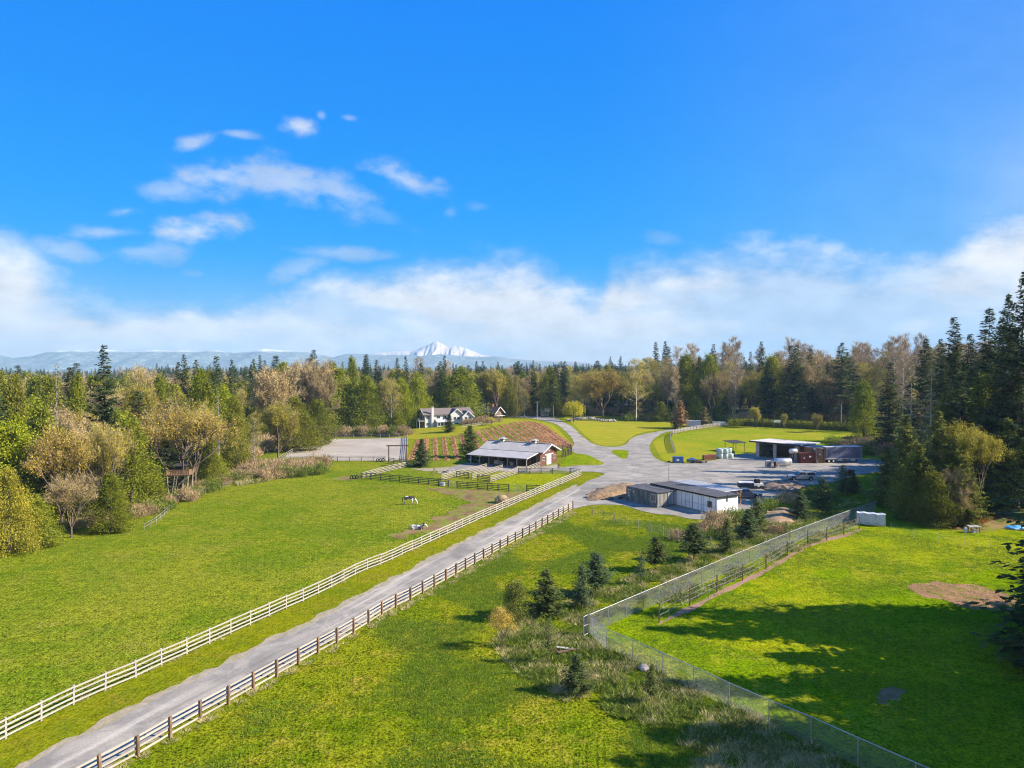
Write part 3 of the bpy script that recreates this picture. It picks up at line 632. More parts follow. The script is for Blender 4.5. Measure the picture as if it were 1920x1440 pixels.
for s_ in range(3): proto('cedar', cedar(19, 4.0 + .4 * s_, 20000, 50 + s_, nc=210, ls=.58), 19, 4.0 + .4 * s_)
for s_ in range(2): proto('cedarlight', cedar(15, 4.4, 20000, 60 + s_, 'cedar_light', nc=190, ls=.5), 15, 4.4)
proto('maple', broad(17, 8.2, 70, 'gold', levels=5, br=3, buds=16, twigs=4, bl=.2), 17, 8.2)
proto('maple', broad(15, 6.0, 71, 'gold', levels=4, br=4, buds=20, twigs=5, bl=.2), 15, 6.0)
proto('tanmaple', broad(15, 5.8, 72, 'tan', levels=4, br=4, buds=18, twigs=8, bl=.18), 15, 5.8)
proto('tanmaple', broad(14, 5.2, 76, 'tan', levels=4, br=4, buds=10, twigs=6, bl=.24, stems=2), 14, 5.2)
proto('olive', broad(14, 4.8, 73, 'olive', levels=4, br=4, buds=24, twigs=4, bl=.21), 14, 4.8)
proto('olive', broad(16, 4.2, 74, 'olive', levels=4, br=4, buds=24, twigs=4, bl=.21, up=.6), 16, 4.2)
proto('birch', broad(17, 3.4, 77, 'olive', levels=5, leader=True, buds=9, twigs=4, bl=.24, bark='palebark', clear=.3), 17, 3.4)
proto('poplar', broad(24, 3.2, 75, 'tan', levels=6, leader=True, buds=1, twigs=6, bl=.16, bark='palebark', clear=.25, up=.8, tw=.05), 24, 3.2)
proto('poplar', broad(25, 3.6, 78, 'tan', levels=6, leader=True, buds=1, twigs=6, bl=.16, bark='palebark', clear=.2, up=.8, tw=.05), 25, 3.6)
proto('willow', willow(8.5, 4.6, 80), 8.5, 4.6)
proto('lushlow', cedar(11, 5.4, 24000, 120, 'cedar', nc=160, ls=.44), 11, 5.4)
proto('lushlow', cedar(12, 5.0, 24000, 121, 'olive', nc=90, ls=.42, shape=0), 12, 5.0)
proto('raggedfir', fir(15, 5.2, .03, seed=130, step=.42, nb=9, ls=.8, sp=.3, droop=.55, rag=.6, up=1.0, leaf='ragged'), 15, 5.2)
proto('raggedfir', fir(14, 4.6, .03, seed=131, step=.40, nb=9, ls=.75, sp=.3, droop=.5, rag=.65, up=1.2, leaf='ragged'), 14, 4.6)
proto('lushtree', broad(15, 6.4, 81, 'olive', levels=5, br=3, buds=26, twigs=3, bl=.24), 15, 6.4)
for s_ in range(2): proto('spruce', fir(4.2, 1.15, .13, seed=90 + s_, step=.17, nb=7, ls=.40, sp=.42, leaf='sapling', droop=.15, rag=.35), 4.2, 1.15)
proto('densespruce', fir(4.0, 1.35, .04, seed=93, step=.14, nb=8, ls=.46, leaf='sapling', droop=.05, rag=.35), 4.0, 1.35)
proto('densespruce', fir(6.5, 1.9, .04, seed=94, step=.2, nb=8, ls=.62, leaf='sapling', droop=.1, rag=.35), 6.5, 1.9)
proto('airyspruce', fir(4.6, 1.5, .24, seed=95, step=.2, nb=9, ls=.5, leaf='sapling', droop=-.05, rag=.45, up=.4), 4.6, 1.5)
proto('airyspruce', fir(4.6, 1.6, .26, seed=96, step=.2, nb=9, ls=.5, leaf='sapling', droop=-.1, rag=.45, up=.5), 4.6, 1.6)
proto('thinspruce', fir(3.2, .55, .3, seed=97, step=.16, nb=5, ls=.28, leaf='sapling', droop=.1), 3.2, .55)
proto('rustspruce', fir(7, 1.6, .12, seed=98, step=.3, nb=6, ls=.6, leaf='rust', droop=.1), 7, 1.6)
proto('lawnspruce', fir(7, 1.9, .06, seed=99, step=.26, nb=7, ls=.62, leaf='dead', droop=.15), 7, 1.9)
proto('bluespruce', fir(9, 2.6, .04, seed=100, step=.3, nb=8, ls=.8, leaf='fir', droop=.12), 9, 2.6)
proto('youngcedar', cedar(4.4, 1.25, 6500, 101, 'ragged', nc=70, ls=.26), 4.4, 1.25)
proto('goldshrub', broad(3.4, 1.2, 102, 'gold', levels=4, br=3, buds=8, twigs=2, bl=.10, tw=.012, clear=.12), 3.4, 1.2)
BIG = {k: [(join_mesh(k + '_far', p[0], p[1]) if len(p[0].materials) == 1 else None, p[2], p[3]) for p in v] for k, v in PR.items() if k in ('fir', 'talltrunk', 'cedar', 'poplar', 'tanmaple', 'olive', 'cedarlight', 'maple')}
def joined(pair):
    c, t2 = pair
    if len(c.materials) == 1: return join_mesh('x', c, t2)
    va = np.array([v.co for v in c.vertices]); vb = np.array([v.co for v in t2.vertices]); fa = np.array([p.vertices[:] for p in c.polygons]); fb = np.array([p.vertices[:] for p in t2.polygons]) + len(va)
    return np_mesh('x', np.concatenate([va, vb]), np.concatenate([fa, fb]), [c.materials[0], c.materials[1], t2.materials[0]], [p.material_index for p in c.polygons] + [2] * len(fb))
NAMES = {'fir': ('fir_tree', 'fir tree'), 'talltrunk': ('fir_tree', 'fir tree'), 'herofir': ('fir_tree', 'fir tree'), 'edgefir': ('fir_tree', 'fir tree'), 'snag': ('sparse_fir_tree', 'fir tree'),
         'cedar': ('cedar_tree', 'cedar tree'), 'cedarlight': ('cedar_tree', 'cedar tree'), 'maple': ('maple_tree', 'maple tree'), 'tanmaple': ('maple_tree', 'maple tree'), 'olive': ('budding_tree', 'budding tree'),
         'birch': ('birch_tree', 'birch tree'), 'poplar': ('poplar_tree', 'poplar tree'), 'willow': ('willow_tree', 'willow tree'), 'lushtree': ('broadleaf_tree', 'broadleaf tree'), 'lushlow': ('broadleaf_tree', 'broadleaf tree'), 'raggedfir': ('drooping_evergreen', 'evergreen tree'), 'spruce': ('young_spruce', 'spruce'),
         'densespruce': ('young_spruce', 'spruce'), 'airyspruce': ('young_spruce', 'spruce'), 'thinspruce': ('spruce_sapling', 'spruce sapling'), 'rustspruce': ('browned_spruce', 'spruce'), 'lawnspruce': ('lawn_spruce', 'spruce'),
         'bluespruce': ('lawn_spruce', 'spruce'), 'youngcedar': ('young_cedar', 'young cedar'), 'goldshrub': ('budding_shrub', 'shrub')}
tree_rng = random.Random(3)
def tree(kind, x, y, h, R=None, label=None, group=None, v=None, rz=None, sink=.1):
    if R and kind in ('spruce', 'densespruce', 'airyspruce', 'thinspruce', 'bluespruce', 'lawnspruce', 'rustspruce') and h < 20: R *= 1.75
    if R and kind in ('cedar', 'cedarlight'): R *= 1.2
    ps = PR[kind]; i = tree_rng.randrange(len(ps)) if v is None else v; c, t2, h0, R0 = ps[i]
    s_ = h / h0; sr = (R / R0) if R else s_ * tree_rng.uniform(.85, 1.15); sr = min(max(sr, s_ * .55), s_ * 1.7)
    if kind in ('fir', 'herofir', 'talltrunk', 'edgefir', 'snag'): sr = min(sr * 1.6, s_ * 1.5)
    nm, cat = NAMES[kind]; o = empty(nm, (x, y, hgt(x, y) - sink), tree_rng.uniform(0, 6.28) if rz is None else rz, label or ('%s' % cat), cat, group)
    child('trunk', t2, o, scale=(sr, sr, s_)); child('crown', c, o, scale=(sr, sr, s_))
    return o
def tree_px(kind, px, ytop, Y, wpx=None, label=None, group=None, **k):
    """tree whose axis passes px at depth Y and whose tip is seen at ytop"""
    x = (px - 960) / FPX * Y; d = ray(px, ytop); zt = CAMH + d.z * Y / d.y; h = zt - hgt(x, Y)
    return tree(kind, x, Y, h, (wpx / 2 / FPX * Y) if wpx else None, label, group, **k)
def instancer(name, verts, rotz, scl, protos, kind='stuff', seed=0):
    """one object of many small copies, for ground cover and the far wood"""
    n = len(verts); me = bpy.data.meshes.new(name); me.vertices.add(n); me.vertices.foreach_set('co', np.asarray(verts, dtype=np.float32).ravel())
    a = me.attributes.new('rot', 'FLOAT_VECTOR', 'POINT'); R_ = np.zeros((n, 3), dtype=np.float32); R_[:, 2] = rotz; a.data.foreach_set('vector', R_.ravel())
    a = me.attributes.new('scl', 'FLOAT_VECTOR', 'POINT'); a.data.foreach_set('vector', np.asarray(scl, dtype=np.float32).ravel())
    c = bpy.data.collections.new(name + '_kinds')
    for i, m in enumerate(protos): q = bpy.data.objects.new(name + '_piece', m); c.objects.link(q)
    g = bpy.data.node_groups.new(name, 'GeometryNodeTree'); g.interface.new_socket('Geometry', in_out='INPUT', socket_type='NodeSocketGeometry'); g.interface.new_socket('Geometry', in_out='OUTPUT', socket_type='NodeSocketGeometry')
    N = g.nodes; L = g.links; gi = N.new('NodeGroupInput'); go = N.new('NodeGroupOutput'); ip = N.new('GeometryNodeInstanceOnPoints'); ci = N.new('GeometryNodeCollectionInfo')
    ci.inputs['Collection'].default_value = c; ci.inputs['Separate Children'].default_value = True; ci.inputs['Reset Children'].default_value = True
    na = N.new('GeometryNodeInputNamedAttribute'); na.data_type = 'FLOAT_VECTOR'; na.inputs['Name'].default_value = 'rot'
    ns = N.new('GeometryNodeInputNamedAttribute'); ns.data_type = 'FLOAT_VECTOR'; ns.inputs['Name'].default_value = 'scl'
    rv = N.new('FunctionNodeRandomValue'); rv.data_type = 'INT'; rv.inputs['Min'].default_value = 0; rv.inputs['Max'].default_value = len(protos) - 1
    rv.inputs[8].default_value = seed if len(rv.inputs) > 8 else 0
    er = N.new('FunctionNodeEulerToRotation')
    L.new(gi.outputs[0], ip.inputs['Points']); L.new(ci.outputs[0], ip.inputs['Instance']); ip.inputs['Pick Instance'].default_value = True
    L.new(rv.outputs[2], ip.inputs['Instance Index']); L.new(na.outputs[0], er.inputs[0]); L.new(er.outputs[0], ip.inputs['Rotation']); L.new(ns.outputs[0], ip.inputs['Scale'])
    L.new(ip.outputs[0], go.inputs[0])
    o = bpy.data.objects.new(name, me); COL.objects.link(o); md = o.modifiers.new('scatter', 'NODES'); md.node_group = g
    return tag(o, kind=kind)
# ------------------------------------------------------------------ named trees
T = tree_px
# left wood, near edge
T('herofir', 195, 643, 140, 88, 'tall dark fir rising above the horizon in the left wood', v=0)
T('snag', 105, 675, 146, 40, 'thin ragged fir with a bare pale trunk in the left wood', v=0)
T('maple', 340, 733, 140, 215, 'broad gold-budded maple holding the tree house platform', v=0, rz=1.0)
T('lushlow', 12, 880, 92, 110, 'bright yellow-green cedar at the left edge of the pasture')
T('cedar', 60, 925, 95, 66, 'low bright green cedar right beside the left pasture edge')
T('maple', 112, 792, 108, 130, 'golden budding maple with pale twigs near the left border', v=1)
T('maple', 195, 788, 112, 95, 'orange-gold budding maple below the tall dark fir', v=1)
T('tanmaple', 130, 890, 100, 110, 'dark-branched tan maple low at the pasture edge', v=0)
T('cedar', 205, 885, 104, 62, 'bright green cedar at the pasture edge left of the tree house')
T('cedar', 245, 775, 118, 75, 'dark dense cedar between the golden maples and the tree house')
T('cedar', 285, 880, 124, 62, 'shaded cedar left of the tree house trunk')
T('cedar', 400, 845, 147, 85, 'dense green cedar just right of the tree house')
T('cedar', 440, 740, 165, 50, 'upright cedar behind the thicket right of the tree house')
T('cedarlight', 375, 690, 185, 34, 'narrow yellow-green cedar behind the broad gold maple')
T('snag', 409, 722, 156, 26, 'bare pale pole-like fir right of the broad gold maple', v=0)
T('cedar', 25, 700, 132, 76, 'tall yellow-green cedar at the left border of the picture')
T('cedarlight', 28, 775, 112, 80, 'mid-height yellow-green cedar at the left border')
T('cedar', 75, 740, 125, 70, 'dark round cedar just inside the left border')
T('cedar', 145, 700, 160, 60, 'olive cedar left of the tall dark fir')
T('olive', 255, 710, 170, 70, 'bright yellow budding tree right of the tall dark fir')
T('cedar', 300, 700, 190, 50, 'small cedar top behind the broad gold maple')
T('tanmaple', 262, 690, 230, 60, 'pale tan treetop right of the tall dark fir')
for px, yt, Y, w, d in ((347, 661, 235, 34, 'left fir'), (367, 670, 240, 30, 'right fir'), (332, 674, 245, 28, 'lowest fir')):
    T('fir', px, yt, Y, w, d + ' of the dark fir trio above the broad gold maple')
for px, yt, Y, w, d in ((403, 663, 232, 48, 'wide dark fir above the pale pole tree'), (433, 671, 238, 28, 'slim dark fir right of the wide dark fir'), (475, 669, 260, 20, 'small dark fir tip between tan treetops')):
    T('fir', px, yt, Y, w, d)
T('tanmaple', 508, 690, 228, 90, 'large tan maple rising behind the brown thicket')
T('olive', 520, 752, 182, 72, 'golden olive tree with pale stem left of the arena')
T('birch', 476, 775, 172, 36, 'thin pale-stemmed birch at the thicket left of the arena')
T('cedar', 552, 742, 205, 66, 'dense round cedar left of the arena corner')
T('cedar', 595, 745, 222, 48, 'narrow cedar at the back left arena corner')
T('tanmaple', 600, 700, 250, 60, 'dull tan tree behind the arena corner cedars')
T('cedar', 636, 688, 262, 66, 'tall olive-green cedar straight behind the arena', v=1)
T('cedar', 685, 702, 262, 66, 'bright-tipped cedar behind the middle of the arena', v=2)
T('cedar', 660, 668, 290, 36, 'cedar tip above the two big arena cedars')
T('fir', 686, 663, 300, 26, 'sharp dark fir tip above the bright-tipped cedar')
T('fir', 707, 672, 300, 28, 'blunt dark fir top right of the sharp dark tip')
T('birch', 733, 712, 262, 48, 'white-stemmed tan tree at the right end of the arena')
T('cedarlight', 745, 775, 262, 22, 'small green cedar at the left side of the white house')
T('fir', 745, 668, 300, 24, 'left one of two dark fir tips behind the white house'); T('fir', 762, 665, 305, 24, 'right one of two dark fir tips behind the white house')
T('fir', 775, 700, 292, 40, 'shadowed fir left of the tan maple behind the house')
T('tanmaple', 802, 708, 296, 62, 'tan maple directly behind the white house')
T('cedar', 785, 738, 286, 34, 'dark low cedar left of the house chimney')
T('fir', 832, 664, 330, 24, 'slim dark fir above the cottage cedars')
T('cedar', 866, 686, 292, 60, 'great bright green cedar between house and cottage', v=0)
T('cedar', 840, 700, 290, 40, 'dark cedar at the left flank of the great bright cedar')
T('olive', 915, 692, 320, 62, 'pale olive tree behind the dark-roofed cottage')
T('cedar', 950, 700, 322, 40, 'green cedar behind the cottage gable')
T('birch', 970, 705, 326, 30, 'white-stemmed birch behind the small white shed')
T('birch', 983, 730, 316, 22, 'small pale birch by the far drive')
T('fir', 1000, 690, 330, 40, 'dark fir left of the trunk-bare fir at the far drive')
T('talltrunk', 1037, 694, 312, 46, 'trunk-bare fir beside the small white shed')
T('willow', 1076, 746, 285, 40, 'round yellow weeping willow on the far lawn', v=0)
T('maple', 1130, 690, 322, 92, 'broad golden maple behind the boulder row', v=1)
T('birch', 1078, 705, 318, 38, 'pale birch behind the yellow willow'); T('birch', 1098, 712, 322, 30, 'slender birch left of the broad golden maple')
T('birch', 1193, 676, 300, 52, 'pale larch-like tree with straight trunk behind the lawn')
T('olive', 1165, 700, 330, 46, 'olive tree right of the broad golden maple'); T('olive', 1218, 718, 315, 44, 'olive tree right of the larch-like tree')
T('fir', 1230, 638, 390, 26, 'left tree of the tall twin firs on the skyline'); T('fir', 1247, 637, 392, 26, 'right tree of the tall twin firs on the skyline')
T('maple', 1288, 688, 318, 62, 'gold maple in the wood behind the curved fence', v=1); T('tanmaple', 1265, 690, 326, 50, 'tan maple left of the gold maple behind the curved fence')
T('fir', 1337, 643, 330, 34, 'tall slim fir above the row of lawn spruces', v=1); T('fir', 1310, 668, 340, 30, 'shorter dark fir left of the tall slim fir'); T('fir', 1356, 640, 352, 26, 'fir just right of the tall slim fir')
T('cedar', 1240, 752, 300, 34, 'dark cedar in shade behind the lawn'); T('cedar', 1305, 740, 303, 50, 'large dark cedar behind the lawn spruces'); T('fir', 1360, 735, 308, 46, 'broad shaded fir behind the hedge')
T('talltrunk', 1427, 638, 340, 24, 'slim fir on the skyline left of the paired firs'); T('fir', 1441, 675, 296, 40, 'dark fir with low branches left of the paired firs')
T('fir', 1483, 644, 288, 46, 'left fir of the dark pair behind the hedge', v=0); T('fir', 1495, 643, 291, 44, 'right fir of the dark pair behind the hedge', v=2)
T('talltrunk', 1577, 640, 286, 62, 'single dark fir with a bare white trunk behind the machine shed', v=0)
T('olive', 1415, 705, 305, 52, 'golden olive tree left of the dark fir pair'); T('maple', 1535, 712, 308, 60, 'golden bush-like maple right of the dark fir pair', v=1)
T('birch', 1640, 690, 300, 40, 'white-stemmed bare tree right of the lone dark fir'); T('birch', 1657, 695, 290, 30, 'forked pale tree left of the right-hand thicket')
# right-hand group
T('herofir', 1737, 632, 180, 70, 'lowest of the tall firs in the right-hand group', v=0)
T('talltrunk', 1763, 632, 190, 24, 'thin ragged fir behind the right-hand group')
T('herofir', 1790, 590, 158, 84, 'slim layered fir in the right-hand group', v=1)
T('herofir', 1852, 574, 140, 108, 'wide layered fir near the right border', v=0)
T('fir', 1880, 590, 150, 50, 'fir half hidden behind the wide layered fir')
T('edgefir', 1910, 500, 121, 120, 'tallest fir of all cut by the right border', v=0)
T('snag', 1709, 672, 128, 62, 'ragged yellowish fir with a bare trunk left in the right group', v=1)
T('snag', 1746, 662, 124, 76, 'ragged fir with long drooping bare branches', v=1)
T('raggedfir', 1700, 775, 120, 130, 'drooping green tree at the left front of the right-hand group')
T('raggedfir', 1762, 768, 114, 150, 'large drooping green tree right of the fence end'); T('raggedfir', 1728, 830, 111, 120, 'lower drooping green tree over the white tarpaulin'); T('raggedfir', 1790, 815, 110, 120, 'drooping green tree behind the muddy puddle')
T('lushtree', 1832, 795, 112, 100, 'yellow-olive tree above the muddy puddle', v=0); T('raggedfir', 1815, 860, 108, 110, 'ragged green tree overhanging the muddy puddle', v=0); T('raggedfir', 1665, 835, 124, 90, 'dark green tree at the far fence end', v=0); T('cedar', 1755, 880, 108, 84, 'drooping green cedar right of the white tarpaulin')
T('cedar', 1722, 845, 113, 82, 'drooping green cedar behind the white tarpaulin'); T('cedar', 1790, 850, 116, 70, 'drooping cedar left of the muddy puddle')
T('cedar', 1672, 880, 126, 50, 'dark low cedar at the end of the chain-link fence'); T('raggedfir', 1890, 780, 118, 140, 'olive tree leaning over the grass at the right border')
T('edgefir', 1893, 545, 132, 90, 'dark fir between the two tallest firs at the right border', v=0); T('herofir', 1822, 622, 150, 76, 'lower dark fir between the slim and the wide layered firs', v=1); T('herofir', 1768, 668, 146, 70, 'dark fir behind the ragged fir with drooping branches', v=0)
T('fir', 1800, 690, 128, 90, 'broad shaded fir over the olive trees', v=0); T('fir', 1870, 680, 124, 96, 'broad shaded fir behind the leaning olive tree', v=1)
T('cedar', 1845, 700, 130, 90, 'dark cedar under the wide layered fir'); T('cedar', 1900, 720, 128, 80, 'dark cedar under the tallest fir'); T('cedar', 1775, 730, 134, 70, 'shaded cedar between the ragged firs')
T('tanmaple', 1800, 880, 108, 62, 'small bare tan tree beside the muddy puddle', v=1)
# firs just outside the right border: they throw the long shade over the paddock
for x, y, h, k in ((43.5, 56, 14.5, 0), (48, 61, 24, 1), (55, 64, 29, 0), (61, 58, 24, 2), (50, 49, 20, 1), (43, 44, 17, 0), (56, 45, 25, 2), (47, 36, 20, 1), (38, 34, 15, 2), (63, 50, 27, 0), (66, 66, 24, 1), (58, 34, 24, 0), (37, 42, 19, 2), (48, 42, 26, 0), (52, 38, 26, 1), (43, 33, 21, 2), (50, 30, 24, 0), (41, 39, 23, 0), (44, 50, 22, 1), (35, 30, 17, 1), (70, 58, 29, 2), (74, 46, 30, 1), (68, 38, 28, 0)):
    if (x, y) == (43.5, 56): tree('densespruce', x, y, h, 3.6, 'nearest dark spruce reaching in from the right border', v=1)
    else: tree('fir', x, y, h, h * .17, 'fir standing outside the right border beside the shaded grass', 'firs beyond the right border', v=k)
for x, y, h in ((118, 168, 27), (112, 180, 30), (124, 186, 30), (104, 196, 26), (118, 205, 30), (98, 148, 24), (108, 142, 30), (99, 131, 29), (110, 124, 32), (96, 113, 27)):
    tree('fir', x, y, h, None, 'fir deep in the wood right of the machinery yard', 'firs right of the yard')
# young conifers of the foreground strip
def S_(kind, px, yb, yt, w, label, v=None, **k):
    p = G(px, yb); d = ray(px, yt); zt = CAMH + d.z * p.y / d.y
    return tree(kind, p.x, p.y, zt - p.z, w / 2 / FPX * p.y, label, v=v, sink=.03, **k)
S_('youngcedar', 965, 1163, 1087, 54, 'dense dark young cedar behind the golden shrub')
S_('goldshrub', 942, 1215, 1140, 50, 'golden-leaved shrub left of the weedy strip')
S_('densespruce', 1024, 1154, 1068, 48, 'dense cone-shaped young spruce right of the young cedar', v=0)
S_('spruce', 1091, 1141, 1058, 34, 'slim blue-green young spruce on a bare stem', v=0)
S_('airyspruce', 1117, 1116, 1034, 48, 'flat-topped airy spruce behind the slim blue-green one', v=0)
S_('thinspruce', 1202, 1096, 1038, 22, 'tiny thin spruce sapling between two airy spruces')
S_('airyspruce', 1230, 1071, 1006, 42, 'airy spruce with a white trunk guard', v=1)
S_('airyspruce', 1301, 1052, 981, 60, 'widest airy spruce by the wire fence corner', v=0)
S_('spruce', 1362, 1037, 970, 32, 'young spruce right of the widest airy spruce', v=1)
S_('densespruce', 1402, 1010, 953, 44, 'dark bushy spruce left of the tall bright one', v=1)
S_('spruce', 1418, 996, 932, 40, 'bright-tipped spruce before the white office corner', v=0)
S_('densespruce', 1500, 974, 920, 38, 'round bright spruce on the earth mound', v=1)
S_('spruce', 1543, 964, 895, 44, 'tall bright spruce on a clear stem by the fence', v=1)
S_('spruce', 1580, 928, 871, 26, 'dark narrow spruce in shade, left of a pair', v=0)
S_('densespruce', 1599, 925, 881, 20, 'dark narrow spruce in shade, right of a pair', v=0)
S_('airyspruce', 1222, 1322, 1244, 22, 'thin young spruce alone in the shaded weeds')
S_('densespruce', 1082, 1300, 1226, 40, 'dark brushy young spruce below the fence corner', v=0)
S_('thinspruce', 1028, 1246, 1160, 22, 'thin bluish spruce sapling beside the old boards')
S_('thinspruce', 1474, 1022, 975, 14, 'thin bare sapling on the earth mound')
# trees of the lawns and barn
S_('bluespruce', 790, 875, 822, 54, 'broad dark spruce at the paddock corner left of the barn')
S_('densespruce', 881, 858, 797, 34, 'tall dark spruce left of the barn roof', v=1)
S_('bluespruce', 842, 810, 776, 30, 'dark spruce on the lawn before the white house')
S_('lawnspruce', 1268, 803, 757, 20, 'yellow-green spruce beside the browned one'); S_('rustspruce', 1277, 804, 750, 26, 'browned spruce at the end of the lawn')
S_('lawnspruce', 1320, 800, 762, 26, 'yellowish spruce behind the curved fence end')
S_('thinspruce', 1373, 798, 765, 16, 'narrow blue-green spruce by the clipped bushes'); S_('thinspruce', 1230, 789, 750, 16, 'narrow spruce at the left of the lawn row')
S_('thinspruce', 1162, 785, 758, 12, 'small narrow conifer at the boulder row end'); S_('lawnspruce', 1192, 788, 738, 24, 'pale spreading spruce at the back of the lawn'); S_('thinspruce', 1213, 787, 745, 14, 'green narrow spruce right of the pale spreading one')
for px, yb, yt, w, d in ((1417, 802, 762, 26, 'small bare tree before the hedge, left'), (1532, 811, 775, 20, 'small bare tree in the middle of the upper paddock'), (1600, 814, 786, 14, 'small bare tree at the right of the upper paddock'), (1470, 805, 775, 12, 'slender bare tree beside the hedge sign')):
    S_('olive', px, yb, yt, w, d + (' end' if d.endswith('left') else ''))
S_('goldshrub', 922, 797, 782, 18, 'round shrub on the lawn before the cottage'); S_('goldshrub', 1048, 882, 868, 10, 'tiny bare tree in front of the barn gable')
S_('birch', 815, 897, 876, 6, 'thin pale sapling in the paddock corner')
# scrub and hedges as countable bushes
bushes = [bush(3.0, 2.4, 1500, 200 + i, 'bramble', 1.1, .06) for i in range(3)]; greenb = [bush(2.6, 2.2, 1100, 210 + i, 'weed', 1.0, .10, twig=.4) for i in range(2)]
r_ = random.Random(12)
def bush_at(px, py, s_, kind, label, group, name='bramble_bush'):
    p = G(px, py); o = bpy.data.objects.new(name, r_.choice(kind)); COL.objects.link(o); o.location = p; o.rotation_euler = (0, 0, r_.uniform(0, 6)); o.scale = (s_, s_, s_ * r_.uniform(.8, 1.2))
    return tag(o, label, 'bush', group)
def thicket(name, P, smin, smax, kinds, seed):
    r = np.random.RandomState(seed); s_ = r.uniform(smin, smax, len(P)); instancer(name, [(p.x, p.y, p.z - .1) for p in P], r.uniform(0, 6.28, len(P)), np.stack([s_, s_, s_ * r.uniform(.75, 1.2, len(P))], 1), kinds)
thicket('bramble_thicket', [G(446 + 150 * i / 69 + r_.uniform(-8, 8), 901 - 15 * i / 69 + r_.uniform(-18, 4)) for i in range(70)], .7, 1.3, bushes + greenb[:1], 1)
thicket('bare_thicket', [G(455 + 155 * i / 69 + r_.uniform(-12, 4), 866 - 42 * i / 69 + r_.uniform(-18, -3)) for i in range(70)], 1.1, 2.0, bushes, 2)
thicket('edge_undergrowth', [onground(xedge(91 + 62 * i / 59) - r_.uniform(.5, 6), 91 + 62 * i / 59) for i in range(60)], .5, 1.1, bushes + greenb * 2, 3)
thicket('arena_undergrowth', [G(636 + 5.2 * i + r_.uniform(-3, 3), 818 + r_.uniform(-3, 0)) for i in range(25)], .9, 1.5, bushes + greenb, 4)
thicket('garden_shrubbery', [G(872 + 6 * i + r_.uniform(-3, 3), 796 - i * .5) for i in range(11)], .7, 1.1, bushes, 5)
wr_ = lambda a, b: (r_.uniform(a, b))
thicket('wood_undergrowth', [onground(wr_(96, 112), wr_(118, 215)) for i in range(90)] + [onground(wr_(50, 170), wr_(300, 312)) for i in range(120)] + [onground(wr_(-60, 50), wr_(330, 345)) for i in range(90)], .9, 1.7, bushes + greenb, 6)
for i, (px, py, s_) in enumerate(((1345, 985, .9), (1375, 980, 1.0), (1400, 975, .8), (1330, 1000, .7), (1300, 1010, .6), (1440, 958, .9), (1480, 945, .9), (1520, 938, 1.0), (1555, 940, .9), (1455, 1000, .6), (1350, 1010, .8), (1545, 950, .8), (1270, 1012, .6), (1700, 975, .9), (1740, 978, 1.0), (1780, 980, .8), (1690, 960, 1.1))):
    bush_at(px, py, s_, greenb if i % 3 else bushes, ('dry brown bush at the lit corner of the white office', 'green bush in front of the white office end wall', 'green bush just right of the white office end', 'brown bush below the office and left of the widest airy spruce', 'small green bush left of the widest airy spruce', 'green bush above the tan earth mound', 'dry bush behind the earth mound near the shade', 'green bush behind the round bright spruce', 'green bush behind the tall bright spruce', 'dry bush below the tan earth mound', 'green bush behind the young spruce row by the office', 'green bush right of the tall bright spruce', 'small dry bush at the end of the field wire fence', 'green bush left under the trees by the white tarpaulin', 'green bush behind the white tarpaulin corner', 'dry bush right of the white tarpaulin under the trees', 'green bush at the dark trunk foot by the fence end')[i], 'bushes on the bank and under the right trees')
M['hedge'] = LM['cedar']
hb = [crown_mesh('bush', cedar(2.6, 1.0, 900, 300 + i, 'cedar', nc=40, ls=.42, shape=1)[0] and np.array([[v.co[:] for v in q.vertices] for q in []]) if False else np.zeros((0, 4, 3)), LM['cedar']) for i in range(0)]
hb = [cedar(2.6, 1.0, 900, 300 + i, 'cedar', nc=40, ls=.42, shape=1)[0] for i in range(3)]
for i in range(9): 
    p = G(1370 + i * 3.4, 799.5 - i * .15); o = bpy.data.objects.new('clipped_bush', hb[i % 3]); COL.objects.link(o); o.location = p; o.rotation_euler = (0, 0, i * 1.3); tag(o, 'clipped round bush in the row where the white fence ends', 'bush', 'clipped bushes at the fence end')
for i in range(62):
    k = i / 61; px = 1400 + 250 * k; py = 798.5 + 12 * k; p = G(px, py); o = bpy.data.objects.new('hedge_plant', hb[i % 3]); COL.objects.link(o); o.location = p; o.rotation_euler = (0, 0, i * 2.1); s_ = r_.uniform(.95, 1.1); o.scale = (s_ * 1.2, s_, s_)
    tag(o, 'dark evergreen plant in the long hedge behind the upper paddock', 'hedge plant', 'plants of the long hedge')
